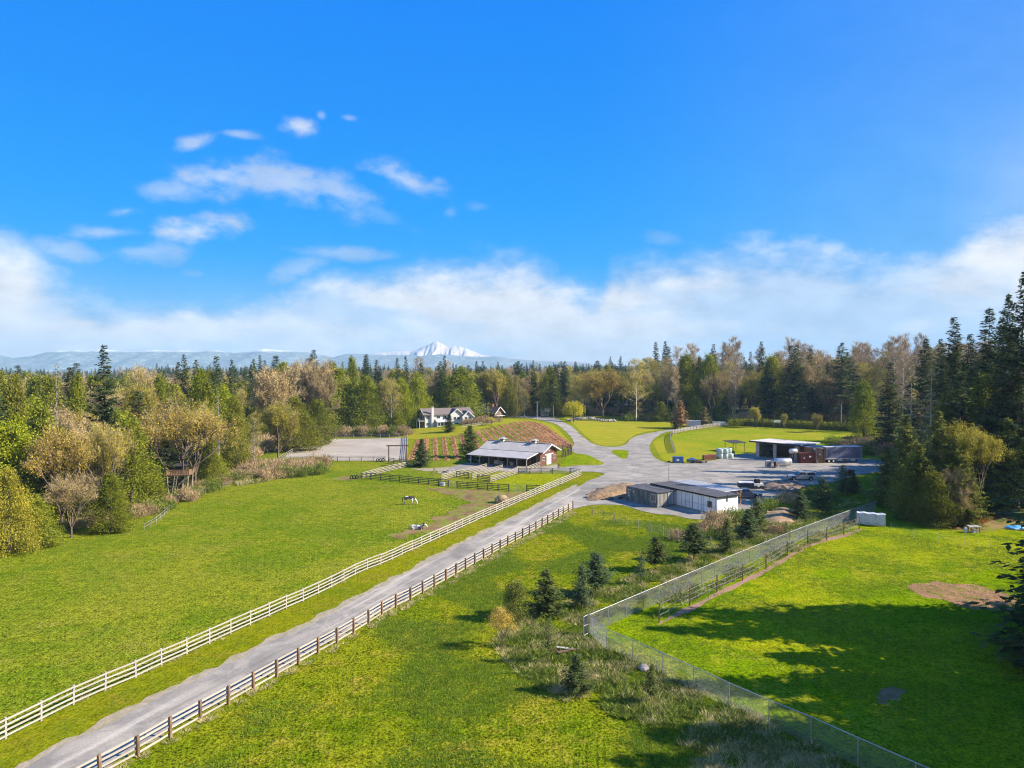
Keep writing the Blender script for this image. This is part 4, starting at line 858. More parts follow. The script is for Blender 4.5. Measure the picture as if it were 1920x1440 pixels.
# ------------------------------------------------------------------ filler wood: individuals near, one mass far
def scatter_zone(n, poly, mix, hr, mind, label, group, seed, occ):
    r = random.Random(seed); xs = [p[0] for p in poly]; ys = [p[1] for p in poly]; c = 0; tries = 0
    while c < n and tries < 40000:
        tries += 1; x = r.uniform(min(xs), max(xs)); y = r.uniform(min(ys), max(ys))
        if not inpoly(x, y, poly): continue
        if any((x - a) ** 2 + (y - b) ** 2 < mind ** 2 for a, b in occ): continue
        q = 960 + x / y * FPX
        if y < 152 and 236 < q < 455: continue
        if y < 136 and 60 < q <= 236 and r.random() < .5: continue
        occ.append((x, y)); k = r.choices([m[0] for m in mix], [m[1] for m in mix])[0]; h = r.uniform(*hr) * {'fir': 1.12, 'talltrunk': 1.15, 'poplar': 1.0, 'cedarlight': .8, 'maple': .85, 'tanmaple': .9, 'olive': .85, 'birch': .9, 'cedar': 1}[k]
        if y < 136 and 60 < q <= 236: h = min(h, 17)
        tree(k, x, y, h, None, {'fir': 'dark fir', 'talltrunk': 'dark bare-stemmed fir', 'cedar': 'green cedar', 'cedarlight': 'yellow-green cedar', 'maple': 'golden budding maple', 'tanmaple': 'bare tan maple', 'olive': 'olive budding tree', 'birch': 'pale-stemmed birch', 'poplar': 'bare brown poplar'}[k] + ' ' + label, group + ', ' + {'fir': 'firs', 'talltrunk': 'bare-stemmed firs', 'cedar': 'green cedars', 'cedarlight': 'light cedars', 'maple': 'maples', 'tanmaple': 'tan maples', 'olive': 'budding trees', 'birch': 'birches', 'poplar': 'poplars'}[k])
        c += 1
occ = [(o.location.x, o.location.y) for o in COL.objects if o.type == 'EMPTY']
leftmix = [('cedar', 7), ('cedarlight', 3.2), ('maple', 1), ('tanmaple', 1.8), ('olive', 1.4), ('fir', 2.4), ('birch', .8)]
ex = lambda y, d: (xedge(y) - d, y)
scatter_zone(120, [ex(88, 6), ex(120, 6), ex(150, 6), ex(175, 9), (-160, 175), (-140, 88)], leftmix, (17, 26), 3.9, 'in the wood left of the pasture', 'left wood', 1, occ)
scatter_zone(150, [ex(175, 10), ex(200, 12), ex(250, 8), (-75, 262), (-30, 262), (-30, 300), (-62, 300), (-75, 345), (-260, 345), (-170, 175)], leftmix, (22, 31), 4.8, 'in the wood behind the brown thicket and the arena', 'wood behind the thicket', 2, occ)
scatter_zone(60, [(-62, 300), (-12, 300), (0, 330), (95, 330), (95, 380), (-62, 380)], [('fir', 2), ('cedar', 4), ('olive', 3), ('birch', 2), ('tanmaple', 3), ('talltrunk', 1)], (19, 26), 5.2, 'in the wood behind the houses', 'wood behind the houses', 3, occ)
scatter_zone(70, [(62, 300), (100, 300), (155, 296), (160, 360), (62, 360)], [('fir', 2.5), ('cedar', 2), ('tanmaple', 3), ('olive', 2), ('poplar', 3), ('birch', 2)], (21, 30), 5, 'in the wood behind the upper paddock', 'wood behind the upper paddock', 4, occ)
scatter_zone(100, [(80, 318), (125, 306), (158, 282), (275, 282), (285, 378), (80, 378)], [('poplar', 7), ('tanmaple', 1.6), ('birch', 1)], (29, 36), 4.4, 'in the tall bare stand behind the hedge', 'tall bare stand', 5, occ)
scatter_zone(34, [(80, 118), (92, 150), (104, 190), (118, 250), (158, 276), (200, 276), (150, 150), (130, 110)], [('cedar', 2), ('fir', 2), ('tanmaple', 3), ('birch', 3), ('olive', 1.5)], (15, 22), 5, 'in the wood right of the yard', 'wood right of the yard', 6, occ)
fr = np.random.RandomState(8); pts = []; sc_ = []
def far_pts(n, y0, y1, hmul, xl=-1.05, xr=1.05):
    y = np.sqrt(fr.uniform(y0 ** 2, y1 ** 2, n)); u = fr.uniform(xl, xr, n); x = u * y
    for a, b in zip(x, y):
        if b < 385 and -262 < a < 285: continue
        if abs(a) < 100 and b < 385: continue
        if b < 330 and (a > -120 and a < 150): continue
        pts.append((a, b, hgt(a, b) - .3)); s_ = fr.uniform(.62, .95) * hmul * (1.25 if fr.rand() < .06 else 1); q = fr.uniform(.9, 1.25); sc_.append((s_ * q, s_ * q, s_))
far_pts(2800, 345, 620, 1.05); far_pts(5400, 620, 1300, 1.14); far_pts(5400, 1300, 2400, 1.25)
far_kinds = [joined((PR[k][i][0], PR[k][i][1])) for k, i in (('fir', 0), ('fir', 1), ('fir', 2), ('cedar', 0), ('cedar', 2), ('tanmaple', 0), ('tanmaple', 1), ('olive', 0), ('cedarlight', 0), ('poplar', 0))]
instancer('distant_forest', pts, fr.uniform(0, 6.28, len(pts)), sc_, far_kinds)
# ------------------------------------------------------------------ grasses and weeds
def tuft(n, h, spread, w, leaf, seed, lean=.5):
    r = np.random.RandomState(seed); a = r.uniform(0, 2 * PI, n); q = np.sqrt(r.uniform(0, 1, n)) * spread
    c = np.stack([q * np.cos(a), q * np.sin(a), np.full(n, -.02)], 1); d = np.stack([np.cos(a) * lean, np.sin(a) * lean, np.ones(n)], 1) + r.normal(size=(n, 3)) * .3
    return crown_mesh('tuft', diamonds(c, d, h * r.uniform(.6, 1.3, n), np.full(n, w), r), LM[leaf])
def inside_pts(outline, n, seed, world=False):
    w = outline if world else [G(*p).xy for p in outline]; r = np.random.RandomState(seed); xs = [p[0] for p in w]; ys = [p[1] for p in w]; out = []
    W_ = [(p[0], p[1]) for p in w]
    while len(out) < n:
        x = r.uniform(min(xs), max(xs)); y = r.uniform(min(ys), max(ys))
        if inpoly(x, y, W_): out.append((x, y, hgt(x, y)))
    return np.array(out)
gr = np.random.RandomState(77)
def cover(name, outline, n, kinds, smin, smax, seed, dens=None, world=False):
    P = inside_pts(outline, n, seed, world)
    if dens is not None: P = np.array([p for p in P if mnoise.noise(Vector((p[0] * dens, p[1] * dens, seed))) > -.12 + .25 * gr.rand()])
    s_ = gr.uniform(smin, smax, len(P)); instancer(name, P, gr.uniform(0, 6.28, len(P)), np.stack([s_, s_, s_ * gr.uniform(.7, 1.3, len(P))], 1), kinds)
short = [tuft(16, .16, .26, .035, 'greengrass', 400 + i, .9) for i in range(4)]
low = [tuft(12, .10, .3, .04, 'greengrass', 410 + i, 1.1) for i in range(3)]
tall = [tuft(46, .55, .38, .028, 'tallgrass', 420 + i, .8) for i in range(3)]; weeds = [tuft(26, .5, .35, .07, 'weed', 430 + i, .9) for i in range(3)]
nearfield = [(110, 1503), (313, 1387), (466, 1300), (624, 1211), (744, 1139), (856, 1078), (1000, 998), (1074, 957), (1200, 965), (1310, 985), (1330, 1000), (1105, 1178), (1190, 1222), (1400, 1330), (1640, 1440), (1640, 1480), (1000, 1600), (-100, 1600)]
cover('field_grass', nearfield, 62000, short, .7, 1.35, 1, .12)
cover('pasture_grass', [(-30, 1410), (207, 1291), (472, 1171), (677, 1073), (850, 997), (1000, 930), (900, 925), (640, 905), (520, 905), (440, 915), (330, 970), (100, 1022), (-30, 1050)], 30000, low, .7, 1.4, 2, .1)
cover('paddock_grass', [(1110, 1182), (1370, 1052), (1620, 970), (1800, 1000), (1930, 1010), (1930, 1470), (1700, 1455), (1400, 1330), (1190, 1222)], 30000, short, .6, 1.2, 3, .12)
strip = [(925, 1215), (960, 1160), (1040, 1120), (1130, 1100), (1240, 1062), (1330, 1030), (1420, 990), (1480, 975), (1560, 975), (1520, 990), (1440, 1018), (1370, 1048), (1240, 1104), (1106, 1172), (1106, 1196), (1190, 1240), (1300, 1290), (1450, 1358), (1600, 1440), (1500, 1450), (1330, 1420), (1180, 1350), (1040, 1310), (960, 1250)]
cover('tall_grass', strip, 3600, tall + weeds[:1], .4, 1.0, 4, .35); cover('weeds', strip, 8000, weeds + short, .5, 1.2, 5, .3)
cover('knoll_grass', [(765, 866), (910, 862), (920, 836), (1075, 840), (1015, 796), (930, 796), (880, 810), (780, 826)], 800, weeds, .5, .9, 12)
cover('seeding_grass', [(1300, 1430), (1400, 1380), (1540, 1425), (1600, 1470), (1300, 1480)], 260, tall, .5, .9, 6)
cover('bank_grass', [(1318, 985), (1350, 970), (1400, 960), (1440, 930), (1480, 925), (1560, 905), (1640, 895), (1660, 940), (1560, 975), (1440, 1015), (1330, 1025)], 3000, tall[:1] + weeds + short, .5, 1.2, 7, .2)
cover('fence_line_grass', [(x, y + 3) for x, y in F2] + [(x + 6, y + 9) for x, y in F2[::-1]], 2200, tall[:1] + short * 2, .4, .8, 8)
cover('pasture_fence_grass', [(x, y + 2) for x, y in F1[2:]] + [(x - 7, y - 4) for x, y in F1[:1:-1]], 2600, tall[:1] + short * 3, .35, .8, 13)
cover('orchard_grass', [(1180, 1150), (1236, 1160), (1392, 1080), (1550, 1008), (1600, 985), (1600, 965), (1400, 1048), (1240, 1115)], 2500, tall[:1] + weeds + short, .5, 1.1, 9, .25)
cover('rough_bank_grass', [G(446, 912).xy, G(600, 885).xy, G(600, 860).xy, G(460, 870).xy], 3000, tall + weeds, 1.0, 2.0, 10, world=True)
# ------------------------------------------------------------------ fences
M['whiteboard'] = mat('weathered_white_board', (.44, .39, .34), rough=.8, var=.18, scale=1.5, stretch=(.6, 4, 4))
M['paleboard'] = mat('pale_grey_board', (.50, .44, .37), rough=.85, var=.25, scale=1.5, stretch=(.6, 4, 4))
M['brownpost'] = mat('treated_brown_post', (.30, .185, .11), rough=.85, var=.3, scale=2, stretch=(3, 3, .8))
M['greypost'] = mat('grey_timber_post', (.40, .35, .30), rough=.85, var=.3, scale=2, stretch=(3, 3, .8))
M['galv'] = mat('galvanised_steel', (.40, .41, .42), rough=.45, var=.12, scale=2, metal=.5)
M['darkwood'] = mat('dark_stained_wood', (.06, .04, .03), rough=.8, var=.3, scale=2)
def resample(pts, sp):
    P = [Vector(p[:2]) for p in pts]; out = [P[0]]; acc = 0
    L = sum((b - a).length for a, b in zip(P, P[1:])); n = max(1, round(L / sp)); sp = L / n; need = sp
    for a, b in zip(P, P[1:]):
        l = (b - a).length; t = 0
        while acc + (l - t) >= need - 1e-6 and len(out) <= n:
            t += need - acc; acc = 0; need = sp; out.append(a.lerp(b, min(1, t / l)))
        acc += l - t
    if (out[-1] - P[-1]).length > .3 * sp: out.append(P[-1])
    return out
fr_rng = random.Random(31)
_unit = {}
def unit_board(m, th, w):
    k = (m.name, th, w)
    if k not in _unit: _unit[k] = MB().box(0, 1, -th / 2, th / 2, -w / 2, w / 2).mesh('rail', m)
    return _unit[k]
def unit_post(m, w, h, round_=False):
    k = (m.name, w, h, 'p')
    if k not in _unit:
        b = MB()
        if round_: b.tube([(0, 0, -.2), (0, 0, h)], w / 2, 7)
        else: b.box(-w / 2, w / 2, -w / 2, w / 2, -.2, h)
        _unit[k] = b.mesh('post', m)
    return _unit[k]
def rail_fence(name, label, cat, pts, mp, mr, sp=2.44, h=1.4, rails=(.25, .6, .95, 1.3), bw=.14, pw=.13, side=1, runs=False, world=False, group=None, round_=False, jit=.022, th=.035):
    W_ = pts if world else [G(*p) for p in pts]; S2 = resample(W_, sp); P = [onground(p.x, p.y) for p in S2]
    o = empty(name, P[0], 0, label, cat, group); pm = unit_post(mp, pw, h, round_)
    for i, p in enumerate(P):
        a = P[max(0, i - 1)]; b = P[min(len(P) - 1, i + 1)]; yaw = math.atan2(b.y - a.y, b.x - a.x)
        child('post', pm, o, p - P[0], (fr_rng.gauss(0, jit), fr_rng.gauss(0, jit), yaw))
    if runs:
        for z in rails:
            b = MB()
            for a, c in zip(P, P[1:]):
                n = Vector((-(c - a).y, (c - a).x, 0)).normalized() * side * (pw / 2 + th / 2 + .002); b.bar(a + n + Vector((0, 0, z)) - P[0], c + n + Vector((0, 0, z)) - P[0], th, bw)
            b.build('rail', mr, o)
    else:
        um = unit_board(mr, th, bw)
        for a, c in zip(P, P[1:]):
            d = c - a; L = d.length; n = Vector((-d.y, d.x, 0)).normalized() * side * (pw / 2 + th / 2 + .003); yaw = math.atan2(d.y, d.x); pit = -math.asin(d.z / L)
            for z in rails: child('rail', um, o, a + n + Vector((0, 0, z + fr_rng.gauss(0, .014))) - P[0], (0, pit, yaw), (L + .004, 1, 1))
    return o
rail_fence('white_rail_fence', 'long four-rail white board fence between the left pasture and the lane', 'fence', F1, M['whiteboard'], M['whiteboard'], side=-1, h=1.42, bw=.125)
rail_fence('brown_post_fence', 'pale board fence with brown posts along the right side of the lane', 'fence', F2, M['brownpost'], M['paleboard'], side=1, h=1.4, rails=(.22, .58, .95, 1.26), bw=.14, pw=.16)
M['darkrail'] = mat('shade_dark_board', (.10, .085, .07), rough=.85, var=.25, scale=2); M['chute'] = mat('sun_bleached_board', (.36, .31, .27), rough=.85, var=.2, scale=2)  # darkrail: shade on the camera-side rails put into the board colour
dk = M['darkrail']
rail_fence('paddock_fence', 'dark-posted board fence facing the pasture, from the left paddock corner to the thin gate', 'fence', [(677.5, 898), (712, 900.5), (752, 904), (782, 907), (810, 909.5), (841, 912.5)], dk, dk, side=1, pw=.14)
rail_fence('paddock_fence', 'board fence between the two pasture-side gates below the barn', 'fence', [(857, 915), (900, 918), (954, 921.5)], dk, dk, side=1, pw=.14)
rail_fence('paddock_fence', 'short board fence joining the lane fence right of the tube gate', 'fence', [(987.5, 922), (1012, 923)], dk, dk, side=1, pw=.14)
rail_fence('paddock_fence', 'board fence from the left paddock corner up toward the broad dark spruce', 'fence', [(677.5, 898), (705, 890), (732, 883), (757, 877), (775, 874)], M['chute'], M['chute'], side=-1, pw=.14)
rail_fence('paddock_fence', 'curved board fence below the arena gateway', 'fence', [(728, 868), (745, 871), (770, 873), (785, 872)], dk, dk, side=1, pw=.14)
rail_fence('chute_fence', 'leftmost white fence running from the paddock to the barn', 'fence', [(827.5, 901), (912, 880)], M['chute'], M['chute'], side=-1, pw=.13)
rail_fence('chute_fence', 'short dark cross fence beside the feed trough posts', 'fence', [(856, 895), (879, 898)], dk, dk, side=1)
rail_fence('chute_fence', 'white fence ending under the barn roof, middle one of the three runs', 'fence', [(885, 899), (942, 882)], M['chute'], M['chute'], side=-1)
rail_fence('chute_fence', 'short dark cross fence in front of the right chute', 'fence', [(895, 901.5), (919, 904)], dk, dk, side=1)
rail_fence('chute_fence', 'rightmost white fence running from the paddock to the barn', 'fence', [(919, 904.5), (972, 888)], M['chute'], M['chute'], side=-1)
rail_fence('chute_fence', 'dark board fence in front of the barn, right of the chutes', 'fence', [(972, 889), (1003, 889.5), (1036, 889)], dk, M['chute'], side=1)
rail_fence('chute_fence', 'white fence from the barn corner post down to the dark fence', 'fence', [(988, 886), (1012, 876)], M['chute'], M['chute'], side=-1)
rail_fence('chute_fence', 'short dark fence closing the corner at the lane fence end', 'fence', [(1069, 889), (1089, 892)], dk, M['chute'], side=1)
def tube_gate(label, a, b, h=1.3):
    A = G(*a); B = G(*b); o = empty('tube_gate', A, math.atan2(B.y - A.y, B.x - A.x), label, 'gate'); L = (B - A).xy.length
    f = MB(); f.bar((0, 0, .15), (0, 0, h), .05).bar((L, 0, .15), (L, 0, h), .05).bar((0, 0, h), (L, 0, h), .05).bar((0, 0, .17), (L, 0, .17), .05); f.build('gate_frame', M['galv'], o)
    for i in range(1, 5): MB().bar((0.03, 0, .17 + (h - .17) * i / 5), (L - .03, 0, .17 + (h - .17) * i / 5), .035).build('gate_bar', M['galv'], o)
    MB().bar((L / 2, .03, .17), (L / 2, .03, h), .04).build('brace', M['galv'], o)
tube_gate('thin wire gate between the two pasture-side board fences', (842, 912.5), (856.5, 915)); tube_gate('wide tube gate beside the hay feeder', (955, 921.5), (987, 922)); tube_gate('thin grey gate in front of the barn gable', (1037, 889), (1068, 889))
# arena
aA, aB, aC, aD = G(522, 866), G(596, 822), G(764, 819.5), G(762, 866)
rail_fence('arena_fence', 'brown-posted rail fence along the near side of the arena', 'fence', [aA, G(640, 866), G(722, 866)], M['brownpost'], M['paleboard'], world=True, h=1.35, rails=(.3, .7, 1.1, 1.3), sp=3.0, runs=True, side=1, th=.03, bw=.09)
rail_fence('arena_fence', 'rail fence receding along the left side of the arena', 'fence', [aA, aB], M['greypost'], M['paleboard'], world=True, h=1.3, rails=(.3, .75, 1.2), sp=3.0, runs=True, bw=.08)
rail_fence('arena_fence', 'pale rail fence along the far side of the arena', 'fence', [aB, aC], M['greypost'], M['whiteboard'], world=True, h=1.35, rails=(.3, .75, 1.2), sp=3.0, runs=True, bw=.1)
rail_fence('arena_fence', 'rail fence receding along the right side of the arena', 'fence', [aD, aC], M['greypost'], M['paleboard'], world=True, h=1.4, rails=(.3, .65, 1.0, 1.32), sp=3.0, runs=True, side=-1, bw=.14)
gA, gB = G(729, 866), G(762, 866)
o = empty('arena_gateway', gA, math.atan2(gB.y - gA.y, gB.x - gA.x), 'tall brown timber gateway at the arena entrance', 'gateway'); L = (gB - gA).length
for x in (0, L): MB().box(x - .14, x + .14, -.14, .14, -.2, 4.0).build('post', M['brownpost'], o)
MB().box(-.6, L + .6, -.12, .12, 4.0, 4.3).build('crossbeam', M['brownpost'], o)
# curved fence by the upper paddock
curve = [(1266, 850), (1262, 840), (1258, 830), (1257, 822), (1261, 815), (1272, 811), (1300, 806), (1335, 801), (1366, 797.5)]
rail_fence('curved_fence', 'curving pale board fence round the corner of the upper paddock', 'fence', curve, M['greypost'], M['whiteboard'], side=1, h=1.45, sp=2.44, bw=.15, runs=True)
rail_fence('far_lawn_fence', 'low dark rail in the shade at the back of the lawn', 'fence', [(1150, 778), (1300, 788)], M['darkwood'], M['greypost'], h=1.0, rails=(.9,), runs=True, sp=4)
rail_fence('drive_fence', 'white rail fence beside the cottage drive', 'fence', [(958, 781), (1004, 778)], M['whiteboard'], M['whiteboard'], h=1.1, rails=(.5, .95), runs=True, sp=3)
rail_fence('hedge_rail', 'pale top rail in front of the long dark hedge', 'fence', [(1405, 797), (1520, 801), (1650, 811)], M['greypost'], M['whiteboard'], h=1.9, rails=(1.85,), runs=True, sp=7, bw=.07)
rail_fence('house_fence', 'white picket fence right of the white house', 'fence', [(868, 803), (925, 796)], M['whiteboard'], M['whiteboard'], h=1.3, rails=(.5, 1.1), runs=True, sp=1.2, pw=.1)
# wire fence across the field and along the wood
def wire_fence(label, pts, h, sp, mp, wires, pw=.1, world=False, wr=.012, name='wire_fence'):
    W_ = pts if world else [G(*p) for p in pts]; P = [onground(p.x, p.y) for p in (resample(W_, sp) if sp else [Vector(q[:2]) for q in W_])]
    o = empty(name, P[0], 0, label, 'fence'); pm = unit_post(mp, pw, h, True)
    for p in P: child('post', pm, o, p - P[0], (fr_rng.gauss(0, .03), fr_rng.gauss(0, .03), 0))
    for z in wires: MB().tube([p - P[0] + Vector((0, 0, z)) for p in P], wr, 3, cap=False).build('wire', M['galv'], o)
    return o
wire_fence('wire fence on thin wooden posts across the field below the containers', [(1111, 967), (1131.5, 973.5), (1152, 980), (1173, 985.6), (1196.6, 992), (1220, 1000.6), (1244, 1005), (1272, 1015.6), (1332, 1027), (1366, 1036)], 1.45, 0, M['greypost'], (.4, .8, 1.2), pw=.12)
wire_fence('old pole fence below the tree house at the wood edge', [(312, 945), (345, 938), (372, 930), (400, 920), (430, 914)], 1.1, 2.6, M['greypost'], (.5, .95), pw=.1, wr=.03)
wire_fence('sagging pole fence at the pasture corner left of the tree house', [(270, 995), (290, 984), (305, 972), (318, 958)], 1.1, 2.4, M['greypost'], (.5, .95), pw=.1, wr=.03)
wire_fence('thin white electric fence stakes across the right paddock', [(1670, 996), (1714, 1010), (1760, 1016), (1808, 1024), (1858, 1030), (1908, 1038)], 1.3, 0, M['whiteboard'], (.6, 1.1), pw=.05, wr=.006)
# ------------------------------------------------------------------ chain-link fence
def link_panel():
    V = []; F = []; r = .0022; L, H = 1.0, 1.0; n = 44
    for s_ in (1, -1):
        for i in range(-26, n + 26):
            x0 = i / n; x1 = x0 + s_ * 26 / n; pts = []
            a, b = (x0, 0.0), (x1, 1.0); t0, t1 = 0.0, 1.0
            dx = b[0] - a[0]
            for lim in (0, 1):
                t = (lim - a[0]) / dx
                if (dx > 0) == (lim == 0): t0 = max(t0, t)
                else: t1 = min(t1, t)
            if t1 - t0 < .02: continue
            p = np.array([a[0] + dx * t0, s_ * .004, t0]); q = np.array([a[0] + dx * t1, s_ * .004, t1]); k = len(V)
            for w in (p, q):
                V += [w + [-r / 2.6, 0, 0], w + [r / 2.6, -.004, 0], w + [r / 2.6, .004, 0]]
            F += [(k, k + 1, k + 4, k + 3), (k + 1, k + 2, k + 5, k + 4), (k + 2, k, k + 3, k + 5)]
    return np_mesh('mesh_panel', V, F, [M['galv']])
LINK = link_panel()
def chain_fence(label, P, h=1.8):
    o = empty('chain_link_fence', P[0], 0, label, 'fence'); pm = unit_post(M['galv'], .075, h + .03, True)
    rail = MB().tube([(0, 0, 0), (1, 0, 0)], .03, 6).mesh('top_rail', M['galv'])
    for p in P: child('post', pm, o, p - P[0])
    for a, c in zip(P, P[1:]):
        d = c - a; yaw = math.atan2(d.y, d.x); L = d.xy.length; pit = -math.atan2(d.z, L)
        child('top_rail', rail, o, a - P[0] + Vector((0, 0, h)), (0, pit, yaw), (d.length, 1, 1)); child('mesh_panel', LINK, o, a - P[0] + Vector((0, 0, .04)), (0, pit, yaw), (d.length, 1, h - .06))
    return o
def topfix(px, py, h=1.8):
    p = G(px, py, h); return onground(p.x, p.y)
corner = topfix(1105, 1152.5); nearend = [topfix(*p) for p in ((1138, 1180), (1187, 1200), (1242, 1224), (1301, 1250), (1367, 1280), (1442, 1312), (1521, 1344), (1609, 1383), (1717, 1430), (1850, 1486))]
chain_fence('chain-link fence running from the corner down toward the shaded lower right', [corner] + nearend)
fe = resample([corner, topfix(1237, 1097), topfix(1375, 1040), topfix(1500, 990), topfix(1642, 939)], 3.0)
chain_fence('long chain-link fence receding from the corner to the white tarpaulin', [onground(p.x, p.y) for p in fe])
g0 = topfix(1094, 1156.5); o = empty('chain_link_gate', g0, math.atan2(corner.y - g0.y, corner.x - g0.x - .12), 'narrow braced chain-link panel at the fence corner', 'gate'); L = (corner - g0).length - .12
for x in (0, L): MB().tube([(x, 0, 0), (x, 0, 1.85)], .05, 7).build('post', M['galv'], o)
for z in (.12, .95, 1.8): MB().tube([(0, 0, z), (L, 0, z)], .03, 6).build('rail', M['galv'], o)
child('mesh_panel', LINK, o, (0, 0, .05), (0, 0, 0), (L, 1, 1.75))
# espaliered fruit row
tp = [(1236, 1167), (1293, 1137), (1344, 1111), (1392, 1090), (1436, 1068), (1476, 1043), (1514, 1021), (1550, 1014), (1582, 1003), (1611, 993)]
TP = [G(*p) for p in tp]; o = empty('fruit_trellis', TP[0], 0, 'row of brown trellis posts with bare fruit canes on the mulch strip', 'trellis')
pm = unit_post(M['brownpost'], .12, 1.9)
for p in TP: child('post', pm, o, p - TP[0])
for z in (.7, 1.2, 1.7): MB().tube([p - TP[0] + Vector((0, 0, z)) for p in TP], .012, 3, cap=False).build('wire', M['galv'], o)
def cane_mesh(seed):
    r = np.random.RandomState(seed); segs = [((0, 0, 0), (0, 0, .8), .035, .03)]
    for z in (.6, 1.1, 1.6):
        for s_ in (-1, 1):
            p = np.array([0, 0, min(z, .8)]); segs.append((p, p + [s_ * .25, 0, z - p[2]], .02, .018)); p = p + [s_ * .25, 0, z - p[2]]
            for k in range(5):
                q = p + [s_ * .27, r.normal() * .05, r.normal() * .08]; segs.append((p, q, .016, .012))
                for j in range(3): segs.append((q, q + r.normal(size=3) * [.12, .12, .2] + [0, 0, .12], .009, .003))
                p = q
    return trunk_mesh('cane', [(a, b, r0 * .55, r1 * .55) for a, b, r0, r1 in segs], M['greypost'], 3)
canes = [cane_mesh(i) for i in range(3)]
for a, b in zip(TP, TP[1:]):
    d = b - a; yaw = math.atan2(d.y, d.x)
    for t in (.3, .7): child('cane', canes[fr_rng.randrange(3)], o, a.lerp(b, t) - TP[0], (0, 0, yaw))
# ------------------------------------------------------------------ berry rows on the knoll
def strip_mesh(A, B, seed, wid=.85, hh=.72):
    r = np.random.RandomState(seed); L = (B - A).length; n = int(L * 26); u = r.uniform(0, 1, n); P = np.array([A.lerp(B, t)[:] for t in u]); d = (B - A).normalized(); nn = np.array([-d.y, d.x, 0])
    bulge = .65 + .35 * np.sin(u * L * 4.2); P = P + nn * (r.normal(size=n) * wid * .30 * bulge)[:, None]; P[:, 2] = [hgt(p[0], p[1]) for p in P]; P[:, 2] += r.uniform(0, .35, n)
    Q = diamonds(P, r.normal(size=(n, 3)) * .6 + [0, 0, 1.0], hh * r.uniform(.35, .8, n) * bulge, np.full(n, .12), r)
    return Q - np.array(A[:])
rowbot = [(770, 862), (796, 864), (818, 864), (838, 864), (858, 862), (880, 860), (908, 850), (918, 834), (932, 832), (948, 831), (966, 831), (984, 832), (1000, 833), (1016, 835), (1030, 836), (1042, 838), (1054, 839), (1064, 840), (1070, 838), (1072, 834)]
rowtop = [(784, 826), (800, 823), (815, 822), (832, 821), (849, 819), (864, 816), (880, 812), (893, 809), (905, 806), (916, 804), (926, 802), (936, 799), (945, 797), (954, 795), (963, 793), (972, 791.5), (981, 791), (990, 791), (1000, 792), (1012, 795)]
mulchrow = M['berrysoil'] = gravel_mat('sawdust_mulch', (.36, .19, .10), (.44, .26, .15), scale=1.5)
for i, (a, b) in enumerate(zip(rowbot, rowtop)):
    A, B = G(*a), G(*b); d = (B - A).xy.normalized(); nn = Vector((-d.y, d.x)) * .75
    sheet('mulch_bed', [A.xy - nn, A.xy + nn, B.xy + nn, B.xy - nn], mulchrow, .05, step=2, jit=.15, world=True, grid=6)
    o = bpy.data.objects.new('berry_row', crown_mesh('berry_row', strip_mesh(A, B, 500 + i), LM['berry'])); COL.objects.link(o); o.location = A
    tag(o, 'red-brown row of berry bushes on the knoll behind the barn', 'berry row', 'berry rows on the knoll')
# ------------------------------------------------------------------ buildings
M['tin'] = mat('pale_metal_roofing', (.42, .395, .38), rough=.65, var=.1, scale=.6, metal=0, spec=.3)
M['redwall'] = mat('red_brown_cladding', (.17, .07, .045), rough=.75, var=.3, scale=1.5, stretch=(.4, .4, 5))
M['white'] = mat('white_paint', (.62, .61, .60), rough=.55, var=.06, scale=1)
M['offwhite'] = mat('dirty_white_paint', (.52, .53, .54), rough=.55, var=.12, scale=1.2)
M['dark'] = mat('dark_interior', (.02, .018, .016), rough=.9, var=.1)
M['glass'] = mat('window_glass', (.02, .025, .03), rough=.08, var=.05, spec=.8)
M['shingle'] = mat('grey_brown_shingle', (.21, .165, .15), rough=.9, var=.25, scale=3, stretch=(1, 4, 4))
M['charcoal'] = mat('charcoal_shingle', (.055, .05, .055), rough=.85, var=.25, scale=2)
M['siding'] = mat('brown_timber_siding', (.20, .12, .08), rough=.8, var=.25, scale=1.5, stretch=(.4, .4, 5))
M['brick'] = mat('orange_brick', (.38, .15, .08), rough=.9, var=.25, scale=6)
M['greenbox'] = mat('grey_green_container', (.20, .235, .235), rough=.5, var=.35, scale=1.2, stretch=(1, 1, .5))
M['steelroof'] = mat('dark_grey_flat_roof', (.105, .10, .105), rough=.8, var=.2, scale=.8)
M['ply'] = mat('orange_plywood', (.42, .24, .13), rough=.75, var=.2, scale=1.5)
M['concrete'] = mat('pale_concrete', (.46, .43, .40), rough=.9, var=.15, scale=1.5)
M['rustred'] = mat('rust_red_paint', (.15, .035, .025), rough=.6, var=.3, scale=1.5)
M['blue'] = mat('blue_tarpaulin', (.03, .10, .34), rough=.45, var=.2, scale=1)
M['curtain'] = mat('blue_grey_trailer_curtain', (.17, .19, .30), rough=.4, var=.25, scale=.5)
M['black'] = mat('black_rubber', (.018, .018, .018), rough=.85, var=.2)
M['chassis'] = mat('grimy_steel', (.10, .09, .085), rough=.6, var=.3, scale=2)
M['silver'] = mat('silver_car_paint', (.50, .47, .45), rough=.28, var=.03, metal=.4, spec=.6)
M['greypaint'] = mat('dark_grey_car_paint', (.17, .175, .20), rough=.28, var=.03, metal=.3, spec=.6)
M['tank'] = mat('aluminium_tank', (.66, .66, .66), rough=.3, var=.12, scale=1.5, metal=.6)
M['wrap'] = mat('pale_green_bale_wrap', (.44, .53, .48), rough=.35, var=.08, scale=2)
M['crate'] = mat('red_brown_crate', (.34, .14, .085), rough=.8, var=.25, scale=2)
M['hay'] = mat('dry_hay', (.50, .36, .18), rough=1, var=.35, scale=5, bump=1)
M['tarp'] = mat('white_tarpaulin', (.55, .56, .59), rough=.5, var=.06, scale=1)
